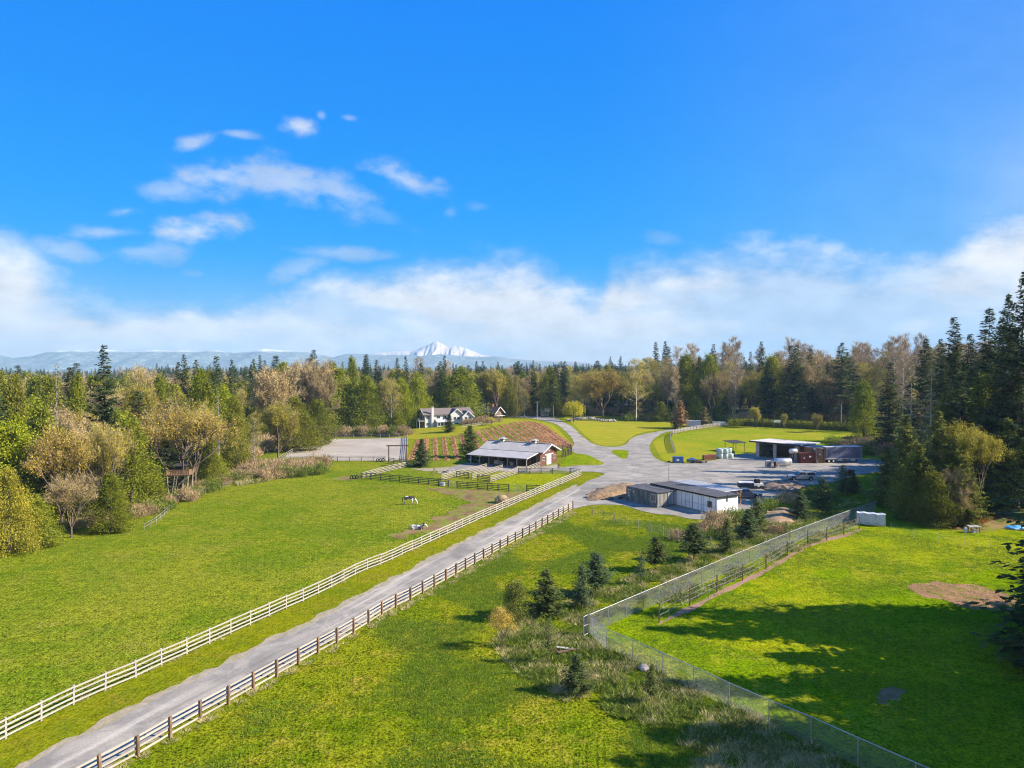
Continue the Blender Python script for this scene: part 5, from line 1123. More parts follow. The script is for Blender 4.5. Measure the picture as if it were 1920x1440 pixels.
M['rock'] = mat('pale_boulder', (.48, .42, .38), rough=.95, var=.35, scale=1.2, bump=.6)
def wall_poly(pts, y0, y1, mi=0):
    """profile in x,z swept from y0 to y1"""
    b = MB(); n = len(pts); vs = [(x, y0, z) for x, z in pts] + [(x, y1, z) for x, z in pts]
    fs = [tuple(range(n)), tuple(range(2 * n - 1, n - 1, -1))] + [(i, i + n, (i + 1) % n + n, (i + 1) % n) for i in range(n)]
    b.raw(vs, fs, mi); return b
def end_poly(pts, x0, x1):
    """profile in y,z swept from x0 to x1"""
    b = MB(); n = len(pts); vs = [(x0, y, z) for y, z in pts] + [(x1, y, z) for y, z in pts]
    return b.raw(vs, [tuple(range(n - 1, -1, -1)), tuple(range(n, 2 * n))] + [(i, (i + 1) % n, (i + 1) % n + n, i + n) for i in range(n)])
def slab(p, x0, x1, th, mi=0):
    """roof slab: p = [(y,z),(y,z)] edge to edge"""
    (y0, z0), (y1, z1) = p; return end_poly([(y0, z0), (y1, z1), (y1, z1 + th), (y0, z0 + th)], x0, x1)
def window(parent, x, y, z, w, h, face='y', d=-1, fm='white'):
    """window with frame (part) and pane (sub-part); face = wall normal axis"""
    b = MB(); t = .07
    def bx(a0, a1, c0, c1, o0, o1):
        o0, o1 = sorted((o0 * d, o1 * d))
        if face == 'y': b.box(x + a0, x + a1, y + o0, y + o1, z + c0, z + c1)
        else: b.box(x + o0, x + o1, y + a0, y + a1, z + c0, z + c1)
    bx(-w / 2, w / 2, 0, t, 0, .07); bx(-w / 2, w / 2, h - t, h, 0, .07); bx(-w / 2, -w / 2 + t, t, h - t, 0, .07); bx(w / 2 - t, w / 2, t, h - t, 0, .07); bx(-.025, .025, t, h - t, .0, .06)
    f = b.build('window', M[fm], parent); b = MB(); bx(-w / 2 + t, w / 2 - t, t, h - t, .004, .03); b.build('pane', M['glass'], f); return f
# barn
base = Vector((4.4, 168.4, 0)); rz = -math.radians(30); U = Vector((math.cos(rz), math.sin(rz), 0)); o = empty('horse_barn', Vector((*(base - U * 17).xy, hgt(4, 172) )), rz, 'long red-brown horse barn with pale metal roof and open front', 'barn')
LB = 17.0
def ribs(b, p, x0, x1, n, w=.06, h=.05):
    (y0, z0), (y1, z1) = p
    for i in range(n + 1):
        x = x0 + (x1 - x0) * i / n; b.bar((x, y0, z0), (x, y1, z1), w, h)
    return b
b = slab([(5.0, 3.35), (9.5, 5.05)], -.7, LB + .9, .09); ribs(b, [(5.0, 3.46), (9.5, 5.16)], -.68, LB + .88, 44); b.build('main_roof', M['tin'], o)
b = slab([(14.6, 3.15), (9.5, 5.05)], -.7, LB + .9, .09); ribs(b, [(14.6, 3.26), (9.5, 5.16)], -.68, LB + .88, 44); b.build('rear_roof', M['tin'], o)
b = slab([(-.7, 2.42), (4.98, 3.28)], -.8, LB - .6, .07); b.build('lean_to_roof', M['tin'], o)
MB().bar((-.7, 9.5, 5.2), (LB + .9, 9.5, 5.2), .5, .06).build('ridge_cap', M['tin'], o)
b = MB(); b.bar((LB + .95, 4.8, 3.28), (LB + .95, 9.5, 5.0), .06, .28).bar((LB + .95, 14.7, 3.12), (LB + .95, 9.5, 5.0), .06, .28).bar((LB - .55, -.75, 2.42), (LB - .55, 4.9, 3.27), .06, .22); b.build('bargeboard', M['white'], o)
end_poly([(5, 0), (14, 0), (14, 3.3), (9.5, 4.98), (5, 3.3)], LB - .15, LB).build('gable_wall', M['redwall'], o)
end_poly([(5, 0), (14, 0), (14, 3.3), (9.5, 4.98), (5, 3.3)], 0, .15).build('left_gable_wall', M['redwall'], o)
MB().box(.15, LB - .15, 5, 5.12, 0, 3.2).build('front_wall', M['siding'], o); MB().box(.15, LB - .15, 13.88, 14, 0, 3.2).build('rear_wall', M['redwall'], o)
for i in range(6): 
    x = 1.0 + i * 2.7; d_ = MB().box(x, x + 1.3, 4.93, 4.985, .05, 2.3).build('stall_door', M['darkwood'], o)
for i in range(7): x = .1 + i * (LB - 1.2) / 6; MB().box(x - .09, x + .09, -.1, .08, 0, 2.42).build('post', M['whiteboard'] if i in (0, 6) else M['greypost'], o)
MB().box(-.4, LB - .8, -.12, .04, 2.2, 2.4).build('beam', M['greypost'], o)
for y0 in (8.25, 9.55):
    d_ = MB().box(LB + .003, LB + .07, y0, y0 + 1.2, .05, 2.35).build('door', M['white'], o); MB().box(LB + .075, LB + .1, y0 + .12, y0 + 1.08, 1.3, 1.38).build('door_bar', M['redwall'], d_)
MB().box(LB + .003, LB + .12, 7.3, 11.8, 2.45, 2.7).build('door_track', M['white'], o)
window(o, LB, 6.6, 1.2, 1.1, .9, 'x', 1); window(o, LB, 12.5, 1.2, 1.1, .9, 'x', 1); window(o, LB, 9.5, 3.35, .9, .7, 'x', 1)
for x in (3.6, 12.9):
    c = MB().box(x - .5, x + .5, 9.0, 10.0, 4.9, 5.75).build('cupola', M['white'], o)
    b = MB(); b.raw([(x - .95, 8.55, 5.75), (x + .95, 8.55, 5.75), (x + .95, 10.45, 5.75), (x - .95, 10.45, 5.75), (x, 9.5, 6.25)], [(3, 2, 1, 0), (0, 1, 4), (1, 2, 4), (2, 3, 4), (3, 0, 4)]); b.build('cupola_roof', M['tin'], c)
    MB().box(x - .52, x + .52, 8.97, 8.99, 5.3, 5.6).build('louvre', M['dark'], c)
def local(o_, x, y, z=0): return o_.location + Matrix.Rotation(o_.rotation_euler.z, 3, 'Z') @ Vector((x, y, z))
for i, (x, y, s_, mm, lb) in enumerate(((6.2, 2.6, 1.0, 'tarp', 'white wrapped bale stored under the barn lean-to'), (7.3, 2.9, .8, 'offwhite', 'grey-white feed bin under the barn lean-to'), (10.5, 2.5, .9, 'galv', 'low metal crate under the barn lean-to'))):
    q = empty('stored_bale' if i == 0 else 'feed_bin' if i == 1 else 'metal_crate', local(o, x, y), rz, lb, 'bale' if i == 0 else 'bin' if i == 1 else 'crate')
    if i == 0: MB().tube([(-.6, 0, .6), (.6, 0, .6)], .6, 16).build('bale_body', M[mm], q); MB().tube([(-.1, 0, .6), (.1, 0, .6)], .612, 16).build('strap', M['galv'], q)
    else: MB().box(-.5 * s_, .5 * s_, -.4, .4, .08, 1.0 * s_).build('bin_body', M[mm], q, bevel=.04); MB().box(-.55 * s_, .55 * s_, -.45, .45, 1.0 * s_ + .002, 1.07 * s_).build('lid', M['galv'], q)
def tractor(loc, rz, label, col):
    q = empty('tractor', loc, rz, label, 'tractor')
    b = MB().box(-.3, 1.9, -.35, .35, .75, 1.35); b.build('hood', col, q, bevel=.08); MB().box(-1.1, -.3, -.5, .5, .6, 1.15).build('body', col, q, bevel=.05)
    c = MB(); [c.bar((x, y, 1.15), (x, y, 2.35), .07) for x in (-1.05, -.1) for y in (-.5, .5)]; c.build('roll_frame', M['black'], q); MB().box(-1.2, .05, -.62, .62, 2.35, 2.43).build('canopy', col, q)
    for x, r, w, yy in ((-.8, .75, .4, .72), (1.4, .45, .28, .62)):
        for s_ in (-1, 1):
            t_ = MB().tube([(x, s_ * yy - w / 2, r), (x, s_ * yy + w / 2, r)], r, 18).build('wheel', M['black'], q); MB().tube([(x, s_ * (yy + w / 2) - .01, r), (x, s_ * (yy + w / 2) + .02, r)], r * .5, 12).build('rim', M['rock'], t_)
    return q
M['tractorgreen'] = mat('dark_green_machine_paint', (.02, .07, .03), rough=.4)
tractor(local(o, -1.6, 4), rz + .3, 'black tractor parked against the left end of the barn', M['black'])
# dark yard pen behind the barn
rail_fence('pen_fence', 'dark panel pen at the back right corner of the barn', 'fence', [(1046, 846), (1070, 843), (1072, 853), (1054, 858)], M['darkwood'], M['darkwood'], h=1.8, rails=(.3, .7, 1.1, 1.5), runs=True, sp=2.2)
# white house
hp = G(797, 802); rz = math.radians(24); o = empty('white_house', hp, rz, 'large white two-storey house with grey-brown roofs and a chimney', 'house')
MB().box(0, 18.5, 0, 8, -.5, 5.0).build('wall', M['white'], o)
def gable_roof_x(par, x0, x1, y0, y1, ze, zr, m, ov=.5, th=.18, name='roof'):
    ym = (y0 + y1) / 2; k = (zr - ze) / (ym - y0)
    b = slab([(y0 - ov, ze - ov * k), (ym, zr)], x0 - ov, x1 + ov, th); b2 = slab([(y1 + ov, ze - ov * k), (ym, zr)], x0 - ov, x1 + ov, th); b.raw(b2.v, b2.f); return b.build(name, M[m], par)
def gable_roof_y(par, x0, x1, y0, y1, ze, zr, m, ov=.5, th=.18, name='roof'):
    xm = (x0 + x1) / 2; k = (zr - ze) / (xm - x0)
    b = wall_poly([(x0 - ov, ze - ov * k), (xm, zr), (xm, zr + th), (x0 - ov, ze - ov * k + th)], y0 - ov, y1)
    b2 = wall_poly([(x1 + ov, ze - ov * k), (xm, zr), (xm, zr + th), (x1 + ov, ze - ov * k + th)], y0 - ov, y1); b.raw(b2.v, b2.f); return b.build(name, M[m], par)
end_poly([(0, 5.0), (8, 5.0), (4, 6.8)], 0, .2).build('end_gable', M['offwhite'], o); end_poly([(0, 5.0), (8, 5.0), (4, 6.8)], 18.3, 18.5).build('end_gable', M['white'], o)
rf = gable_roof_x(o, 0, 18.5, 0, 8, 5.0, 6.8, 'shingle', .7)
b = MB().bar((-.75, -.75, 4.72), (-.75, 4, 6.85), .08, .3).bar((-.75, 8.75, 4.72), (-.75, 4, 6.85), .08, .3); b.build('bargeboard', M['white'], o)
c = MB().box(2.3, 3.2, -.75, -.003, -.5, 7.6).build('chimney', M['white'], o); MB().box(2.2, 3.3, -.85, .1, 7.602, 7.75).build('chimney_cap', M['concrete'], c)
for x0, x1, y0, ze, zr in ((9.6, 14.0, -1.8, 4.9, 6.7), (13.6, 17.6, -3.6, 4.1, 5.9)):
    w_ = MB().box(x0, x1, y0, -.003, -.5, ze).build('wing', M['white'], o); wall_poly([(x0, ze), (x1, ze), ((x0 + x1) / 2, zr - .02)], y0, y0 + .15).build('wing_gable', M['white'], w_)
    gable_roof_y(w_, x0, x1, y0, 3.2, ze, zr, 'shingle', .5); m_ = (x0 + x1) / 2; k = (zr - ze) / (m_ - x0)
    MB().bar((x0 - .55, y0 - .55, ze - .55 * k + .1), (m_, y0 - .55, zr + .12), .06, .3).bar((x1 + .55, y0 - .55, ze - .55 * k + .1), (m_, y0 - .55, zr + .12), .06, .3).build('bargeboard', M['white'], w_)
    window(o, m_ - .7, y0, 2.7, 1.0, 1.2); window(o, m_ + .7, y0, 2.7, 1.0, 1.2); window(o, m_, y0, .6, 1.4, 1.1)
b = slab([(-2.6, 2.0), (-.01, 3.1)], 3.8, 9.3, .12); b.build('porch_roof', M['offwhite'], o); MB().box(3.9, 9.2, -2.4, -2.3, -.5, .7).build('porch_wall', M['white'], o)
for i in range(5): MB().box(3.95 + i * 1.26, 4.1 + i * 1.26, -2.42, -2.28, .702, 2.0).build('porch_post', M['white'], o)
for x in (1.1, 5.2, 7.6): window(o, x, 0, 3.2, 1.3, 1.1)
window(o, 1.1, 0, .7, 1.2, 1.1); window(o, 6.5, 0, .6, 2.0, 1.3)
for y in (1.8, 4.0, 6.3): window(o, 0, y, 2.9, 1.5, 1.7, 'x', -1)
for y in (2.0, 6.0): window(o, 0, y, .5, 1.5, 1.2, 'x', -1)
dk_ = MB().box(-2.6, -.003, -1.2, 10.5, 2.45, 2.65).build('deck', M['whiteboard'], o)
for y in (-1.1, 2.8, 6.6, 10.4): MB().box(-2.55, -2.4, y - .07, y + .07, -.8, 2.448).build('deck_post', M['white'], o)
for z in (3.0, 3.3, 3.6): MB().box(-2.58, -2.52, -1.2, 10.5, z, z + .05).build('deck_rail', M['whiteboard'], dk_)
for i in range(9): y = -1.18 + i * 1.45; MB().box(-2.6, -2.5, y, y + .08, 2.652, 3.68).build('baluster', M['whiteboard'], dk_)
# cottage
cp = G(927, 785); rz = -math.radians(28); U = Vector((math.cos(rz), math.sin(rz), 0)); o = empty('dark_roofed_cottage', cp - U * 10, rz, 'low brown cottage with charcoal roof and white gable boards', 'cottage')
MB().box(0, 10, 0, 7, -.6, 2.5).build('wall', M['siding'], o); end_poly([(0, 2.5), (7, 2.5), (3.5, 4.6)], 9.8, 10).build('gable_wall', M['siding'], o)
rf = gable_roof_x(o, 0, 10, 0, 7, 2.5, 4.7, 'charcoal', .9); MB().box(6.2, 7.3, 3.2, 4.2, 4.0, 5.9).build('chimney', M['brick'], rf)
MB().bar((10.95, -.95, 2.05), (10.95, 3.5, 4.8), .07, .34).bar((10.95, 7.95, 2.05), (10.95, 3.5, 4.8), .07, .34).build('bargeboard', M['white'], o)
MB().box(10.003, 11.6, .3, 6.7, 1.0, 1.12).build('balcony', M['white'], o); window(o, 10, 2.2, 1.3, 1.1, 1.0, 'x', 1); window(o, 10, 4.8, 1.3, 1.1, 1.0, 'x', 1); window(o, 3, 0, .9, 1.2, 1.0); window(o, 6.5, 0, .9, 1.2, 1.0)
# little shed
sp_ = G(1014, 780); o = empty('small_white_shed', sp_, math.radians(-6), 'tiny white garden shed with pale grey roof beside the far drive', 'shed')
MB().box(0, 3.6, 0, 3.2, -.2, 2.2).build('wall', M['white'], o); gable_roof_x(o, 0, 3.6, 0, 3.2, 2.2, 3.3, 'offwhite', .35); MB().box(1.2, 2.1, -.05, -.003, 0, 1.9).build('door', M['offwhite'], o)
for px, py, L_, W__, hh, rm, wm, rz_, lb in ((1092, 768, 12, 8, 3.0, 'siding', 'white', -.15, 'brown-roofed bungalow half hidden behind the yellow willow'), (988, 765, 9, 7, 2.8, 'offwhite', 'siding', .1, 'pale-roofed building among the trees behind the small shed'), (1142, 768, 12, 6, 2.6, 'offwhite', 'siding', 0, 'long low building with white fascia behind the lawn')):
    q = empty('far_house', G(px, py), rz_, lb, 'house'); MB().box(0, L_, 0, W__, -.3, hh).build('wall', M[wm], q); gable_roof_x(q, 0, L_, 0, W__, hh, hh + 1.9, rm, .6)
    for i in range(3): window(q, L_ * (i + .7) / 3.4, 0, 1.0, 1.3, 1.1)
    MB().box(L_ * .55, L_ * .55 + .9, -.05, -.003, 0, 2.0).build('door', M['charcoal'], q)
o = empty('long_white_shed', G(1287, 801), math.radians(-8), 'low white box trailer behind the curved fence', 'trailer'); MB().box(0, 5.5, 0, 2.4, .3, 2.6).build('box', M['offwhite'], o); MB().box(1, 4.6, .3, 2.1, .1, .298).build('chassis', M['black'], o); MB().box(5.502, 5.56, .2, 2.2, .4, 2.5).build('door', M['chassis'], o)
o = empty('flat_white_trailer', G(1337, 799), math.radians(-4), 'second low white trailer beside the clipped bushes', 'trailer'); MB().box(0, 5.0, 0, 2.2, .3, 1.6).build('box', M['offwhite'], o); MB().box(1, 4, .3, 2.1, .05, .298).build('chassis', M['black'], o)
# ------------------------------------------------------------------ machinery yard
def corrug(b, x0, x1, y0, y1, z0, z1, n, dep, axis_='y', d=-1):
    """vertical corrugation ribs proud of a wall"""
    for i in range(n):
        a = x0 + (x1 - x0) * (i + .25) / n if axis_ == 'y' else y0 + (y1 - y0) * (i + .25) / n; w = ((x1 - x0) if axis_ == 'y' else (y1 - y0)) / n * .5
        if axis_ == 'y': lo, hi = sorted((y0, y0 + d * dep)); b.box(a, a + w, lo, hi, z0, z1)
        else: lo, hi = sorted((x0, x0 + d * dep)); b.box(lo, hi, a, a + w, z0, z1)
    return b
# local frame of the containers: x runs from the near corner back-left, y runs back-right
def container(loc, rz, L, Wd, H, mname, name, label, cat, doors=True, ribm=None, endm=None, plain=False):
    q = empty(name, loc, rz, label, cat); b = MB().box(0, L, 0, Wd, .12, H)
    corrug(b, .1, L - .1, 0, 0, .25, H - .12, int(L * 3), .05, 'y', -1) if False else None
    b.build('body', M[mname], q)
    if plain: return q
    c = MB(); corrug(c, .15, L - .15, Wd, Wd, .25, H - .12, int(L * 3), .045, 'y', 1); c.build('corrugation', M[mname], q)
    c = MB(); corrug(c, .15, L - .15, 0, 0, .25, H - .12, int(L * 3), .045, 'y', -1); c.build('corrugation', M[mname], q)
    c = MB(); corrug(c, 0, 0, .12, Wd - .12, .25, H - .12, max(5, int(Wd * 3)), .04, 'x', -1); c.build('end_ribs', M[endm or mname], q)
    f = MB(); [f.box(x - .02, x + .1, y, y + .1, 0, H + .02) for x in (-.04, L - .06) for y in (-.06, Wd - .04)]; f.build('corner_post', M[mname], q)
    return q
rzc = math.radians(120); Uc = Vector((-.5, .866, 0)); Vc = Vector((.866, .5, 0))
# rotated so that local x = Uc; local y = (-.866,-.5): use negative width offsets
def yard_box(origin, L, Wd, H, **k):
    """origin = near corner; box spans L along Uc and Wd along Vc"""
    return container(origin + Vc * Wd, rzc, L, Wd, H, **k)
A0 = Vector((24.9, 121.4, 0)); a1 = yard_box(A0, 8.2, 2.35, 2.5, mname='greenbox', name='shipping_container', label='grey-green shipping container with white marks left of the office', cat='container', endm='whiteboard')
a2 = yard_box(A0 + Vc * 2.45 + Uc * .3, 8.2, 2.3, 2.55, mname='greenbox', name='shipping_container', label='second grey-green container squeezed between the first one and the office', cat='container', endm='offwhite')
for q, Wd in ((a1, 2.35), (a2, 2.3)): MB().box(-.25, 8.4, -.12, Wd + .12, 2.58, 2.66).build('roof_panel', M['steelroof'], q)
# window and white letters-like marks on the container side (local y = Wd is the side facing the lane)
window(a1, .9, 2.40, .9, 1.2, 1.35, 'y', 1)
for i, (x, z, w, h_) in enumerate(((7.6, 1.9, .35, .3), (7.05, 1.9, .2, .3), (7.6, 1.45, .6, .12), (7.6, 1.2, .5, .12), (6.2, 1.75, .35, .28), (7.5, .9, .6, .12))): MB().box(x - w / 2, x + w / 2, 2.402, 2.41, z, z + h_).build('painted_mark', M['white'], a1)
C1 = Vector((33.5, 115.6, 0)); M['officewhite'] = mat('white_office_wall', (.80, .81, .82), rough=.5, var=.07, scale=.7)
of = yard_box(C1, 16.0, 4.8, 2.85, plain=True, mname='officewhite', name='site_office', label='long white container office with dark flat roof in the yard', cat='office')
MB().box(-.2, 16.1, -.12, 4.98, 2.87, 2.97).build('flat_roof', M['steelroof'], of); MB().box(-.2, 16.1, 4.99, 5.04, 2.74, 2.98).build('fascia', M['black'], of); MB().box(-.26, -.21, -.12, 5.04, 2.74, 2.98).build('fascia', M['black'], of)
for i in range(12): MB().box(1.3 * i + .35, 1.3 * i + .4, 4.802, 4.815, .15, 2.8).build('wall_seam', M['chassis'], of)
window(of, 1.6, 4.86, 1.0, .9, 1.0, 'y', 1, 'chassis'); 
for x in (3.4, 5.6, 6.3, 7.2): MB().box(x, x + .05, 4.846, 4.875, .2, 2.5).build('locking_bar', M['galv'], of)
MB().box(.2, 7.6, 4.846, 4.87, 1.15, 1.2).build('trim_strip', M['galv'], of); MB().tube([(-.1, 2.6, 2.0), (-.1, 2.6, 3.1)], .07, 8).build('flue', M['black'], of)
for i in range(3): MB().box(-.07, -.043, 1.2 + i * .75, 1.75 + i * .75, .25, .6).build('vent', M['concrete'], of)
# white-roofed canopy behind the office
q = empty('white_canopy', C1 + Vc * 9.8 + Uc * 3.6, rzc, 'open timber canopy with white corrugated roof beside the office', 'canopy')
b = MB().box(0, 13, 0, 4.6, 2.75, 2.83); [b.box(.1, 12.9, .1 + i * .23, .18 + i * .23, 2.832, 2.87) for i in range(19)]; b.build('corrugated_roof', M['white'], q)
for x in (.2, 4.4, 8.6, 12.8):
    for y in (.2, 4.4): MB().box(x - .07, x + .07, y - .07, y + .07, 0, 2.748).build('post', M['ply'], q)
MB().bar((.2, .25, 1.7), (.2, 1.2, 2.7), .1).build('brace', M['ply'], q); MB().bar((.2, 4.35, 1.7), (.2, 3.4, 2.7), .1).build('brace', M['ply'], q); MB().box(6, 12.9, 4.5, 4.56, 1.6, 2.7).build('side_sheet', M['blue'], q)
# light pole
p = G(1254, 905); q = empty('yard_light_pole', p, 0, 'thin dark pole with a floodlight head rising behind the containers', 'light pole'); MB().tube([(0, 0, -.2), (0, 0, 4.4)], [.05, .035], 6).build('pole', M['chassis'], q); MB().box(-.3, .3, -.15, .15, 4.35, 4.6).build('lamp_head', M['black'], q, bevel=.03)
# machine shed
msL = Vector((66.0, 192.0, 0)); rz = math.atan2(-9.2, 8.0); q = empty('machine_shed', msL + Vector((0, 0, hgt(70, 188))), rz, 'open-fronted machine shed with flat grey roof and two bays', 'shed')
for x0, x1 in ((0, 1.0), (5.0, 5.9), (11.0, 12.2)): MB().box(x0, x1, 0, .35, -.2, 4.05).build('pier', M['concrete'], q)
MB().box(0, 12.2, 8.7, 9, -.2, 4.0).build('rear_wall', M['siding'], q); MB().box(0, .15, .36, 8.69, -.2, 4.0).build('side_wall', M['concrete'], q); MB().box(12.05, 12.2, .36, 8.69, -.2, 2.2).build('side_wall', M['concrete'], q); MB().box(12.06, 12.19, .36, 8.69, 2.202, 4.0).build('plywood_wall', M['ply'], q)
b = end_poly([(-1.2, 4.1), (9.4, 4.0), (9.4, 4.22), (-1.2, 4.32)], -1.3, 13.2); [b.bar((-1.2 + i * .6, -1.15, 4.33), (-1.2 + i * .6, 9.3, 4.23), .05, .04) for i in range(24)]; M['shedroof'] = mat('pale_grey_shed_roof', (.52, .50, .49), rough=.8, var=.12, scale=.8, spec=.1); b.build('flat_roof', M['shedroof'], q); MB().box(-1.32, 13.22, -1.28, -1.205, 3.98, 4.36).build('fascia', M['charcoal'], q)
MB().box(5.9, 11.0, .1, .25, 3.6, 4.0).build('lintel', M['chassis'], q); MB().box(1.0, 5.0, .1, .25, 3.6, 4.0).build('lintel', M['chassis'], q)
shed = q
q2 = empty('plywood_annex', local(shed, 13.3, .5), rz, 'orange plywood annex at the right end of the machine shed', 'annex'); MB().box(0, 4.6, 0, 6, 0, 3.7).build('wall', M['ply'], q2); MB().box(-.2, 4.9, -.4, 6.3, 3.72, 3.84).build('roof', M['tin'], q2)
for i in range(7): MB().box(.3 + i * .6, .36 + i * .6, -.04, -.003, .1, 3.6).build('batten', M['siding'], q2)
tractor(local(shed, 3, 3), rz - PI / 2, 'machine half hidden in the left bay of the open shed', M['chassis'])
# red bin, curtain trailer
q = empty('red_waste_container', G(1500, 869), math.radians(4), 'rust-red waste container before the plywood annex', 'container'); MB().box(0, 4.1, 0, 2.3, .15, 2.5).build('body', M['rustred'], q)
for i in range(7): MB().box(.2 + i * .58, .34 + i * .58, -.07, -.003, .2, 2.4).build('rib', M['rustred'], q)
MB().box(-.04, 4.14, -.06, 2.34, 2.502, 2.6).build('rim', M['rustred'], q); MB().box(2.3, 2.9, -.09, -.072, 1.5, 1.9).build('notice', M['white'], q); MB().box(.9, 1.2, -.09, -.072, 1.2, 1.5).build('notice', M['white'], q)
tl = G(1530, 869); q = empty('curtain_trailer', tl + Vector((0, 0, 0)), math.radians(9), 'long blue-grey curtain-sided lorry trailer behind the spruces', 'trailer')
MB().box(2.6, 12.6, 0, 2.5, 1.15, 4.0).build('curtain_body', M['curtain'], q); 
for i in range(16): MB().box(2.75 + i * .615, 2.82 + i * .615, -.03, -.003, 1.2, 3.85).build('curtain_strap', M['curtain'], q)
MB().box(2.5, 12.7, -.04, 2.54, 4.002, 4.1).build('roof', M['offwhite'], q); MB().box(2.5, 12.7, -.05, -.004, 1.0, 1.148).build('side_rail', M['white'], q); MB().box(12.602, 12.68, 0, 2.5, 1.15, 4.0).build('front_panel', M['white'], q)
MB().box(2.6, 12.6, .3, 2.2, .85, 1.148).build('chassis', M['chassis'], q)
for x in (3.6, 4.8):
    for y in (.0, 2.15): w_ = MB().tube([(x, y, .5), (x, y + .35, .5)], .5, 16).build('wheel', M['black'], q); MB().tube([(x, y - .02 if y == 0 else y + .34, .5), (x, y + .01 if y == 0 else y + .37, .5)], .24, 10).build('rim', M['white'], w_)
for x in (6.2, 9.8): MB().box(x, x + 1.1, .1, .5, .45, 1.0).build('side_box', M['white'], q)
MB().box(8.1, 8.9, .1, .5, .45, 1.0).build('pallet_box', M['ply'], q)
for y in (.4, 2.0): MB().box(11.3, 11.5, y, y + .15, 0, .85).build('landing_leg', M['chassis'], q)
q3 = empty('stacked_cage', tl, math.radians(9), 'tall rusty wire cage full of scrap at the trailer end', 'cage')
for z in (0, 1.0, 2.0, 3.0, 4.0): b = MB(); b.bar((0, 0, z), (2.3, 0, z), .08).bar((0, 2.3, z), (2.3, 2.3, z), .08).bar((0, 0, z), (0, 2.3, z), .08).bar((2.3, 0, z), (2.3, 2.3, z), .08); b.build('cage_frame', M['chassis'], q3)
for x, y in ((0, 0), (.8, 0), (1.55, 0), (2.3, 0), (0, 2.3), (2.3, 2.3), (0, 1.15)): MB().bar((x, y, 0), (x, y, 4.0), .08).build('upright', M['siding'], q3)
b = MB(); [b.box(x, x + w, y, y + w, z, z + h_) for x, y, z, w, h_ in [(fr_rng.uniform(.1, 1.5), fr_rng.uniform(.1, 1.5), k + .05, fr_rng.uniform(.3, .7), fr_rng.uniform(.3, .85)) for k in (0, 1, 2, 3) for _ in range(4)]]; b.build('scrap', M['rock'], q3)
# tank with stand, pump box
tk = G(1450, 877); q = empty('fuel_tank', tk, math.radians(8), 'horizontal silver fuel tank on a white frame in the yard', 'tank')
MB().tube([(.25, 0, 1.35), (.5, 0, 1.35), (4.3, 0, 1.35), (4.55, 0, 1.35)], [.55, .95, .95, .55], 24).build('tank_body', M['tank'], q, smooth=True)
for x in (1.0, 2.4, 3.8): MB().tube([(x - .04, 0, 1.35), (x + .04, 0, 1.35)], .962, 24).build('band', M['galv'], q)
b = MB(); [b.bar((x, y, 0), (x, y, .75), .1) for x in (.9, 3.9) for y in (-.8, .8)]; b.bar((.2, -.85, .1), (4.6, -.85, .1), .1).bar((.2, .85, .1), (4.6, .85, .1), .1); b.build('frame', M['white'], q); MB().box(-.1, .3, -.7, -.3, .05, 1.5).build('pump', M['rustred'], q, bevel=.04)
q = empty('second_tank', G(1487, 868), .3, 'small raised silver tank on legs behind the fuel tank', 'tank'); MB().tube([(-1.1, 0, 3.0), (-.9, 0, 3.0), (.9, 0, 3.0), (1.1, 0, 3.0)], [.35, .62, .62, .35], 20).build('tank_body', M['tank'], q, smooth=True); b = MB(); [b.bar((x, y, 0), (x * .7, y * .7, 2.5), .08) for x in (-.8, .8) for y in (-.5, .5)]; b.build('leg_frame', M['galv'], q)
q = empty('pump_cabinet', G(1437, 877), .1, 'grey cabinet left of the fuel tank', 'cabinet'); MB().box(0, 1.2, 0, .8, 0, 1.7).build('cabinet_body', M['concrete'], q); MB().box(.15, 1.05, -.03, -.003, .3, 1.5).build('door', M['greenbox'], q); MB().box(1.35, 1.5, 0, .15, 0, 1.9).build('bollard', M['white'], q)
# canopy with tractor
cp = G(1375, 848); q = empty('dark_canopy', cp, math.radians(20), 'small dark flat canopy on thin posts behind the wrapped bales', 'canopy'); MB().raw([(-.5, -.4, 2.55), (4.2, -.4, 2.55), (4.2, 4.2, 2.9), (-.5, 4.2, 2.9), (-.5, -.4, 2.68), (4.2, -.4, 2.68), (4.2, 4.2, 3.03), (-.5, 4.2, 3.03)], [(3, 2, 1, 0), (4, 5, 6, 7), (0, 1, 5, 4), (1, 2, 6, 5), (2, 3, 7, 6), (3, 0, 4, 7)]).build('roof', M['charcoal'], q)
for x in (0, 3.8):
    for y, zt in ((0, 2.56), (3.8, 2.86)): MB().box(x - .06, x + .06, y - .06, y + .06, 0, zt).build('post', M['siding'], q)
tractor(G(1371, 855), 1.2, 'dark green tractor parked beside the wrapped bales', M['tractorgreen'])
bm_ = MB().tube([(0, 0, 0), (0, 0, .06), (0, 0, 1.24), (0, 0, 1.3)], [.62, .7, .7, .62], 20).mesh('bale_body', M['wrap'], True); bt = MB().tube([(0, 0, .3), (0, 0, .36)], .712, 20).mesh('wrap_edge', M['wrap'])
bp = G(1351, 860); k_ = 0
for i in range(3):
    for j in range(2):
        for z in (0, 1.31):
            if i == 2 and j == 0 and z: continue
            q = empty('wrapped_bale', bp + Vector((i * 1.42, j * 1.45 + i * .25, z)), fr_rng.uniform(0, 6), '%s pale green wrapped bale, %s, in the %s row of the stack' % (('upper' if z else 'lower'), ('left column', 'middle column', 'right column')[i], ('front', 'rear')[j]), 'bale', 'pale green wrapped bales'); child('bale_body', bm_, q); child('wrap_edge', bt, q)
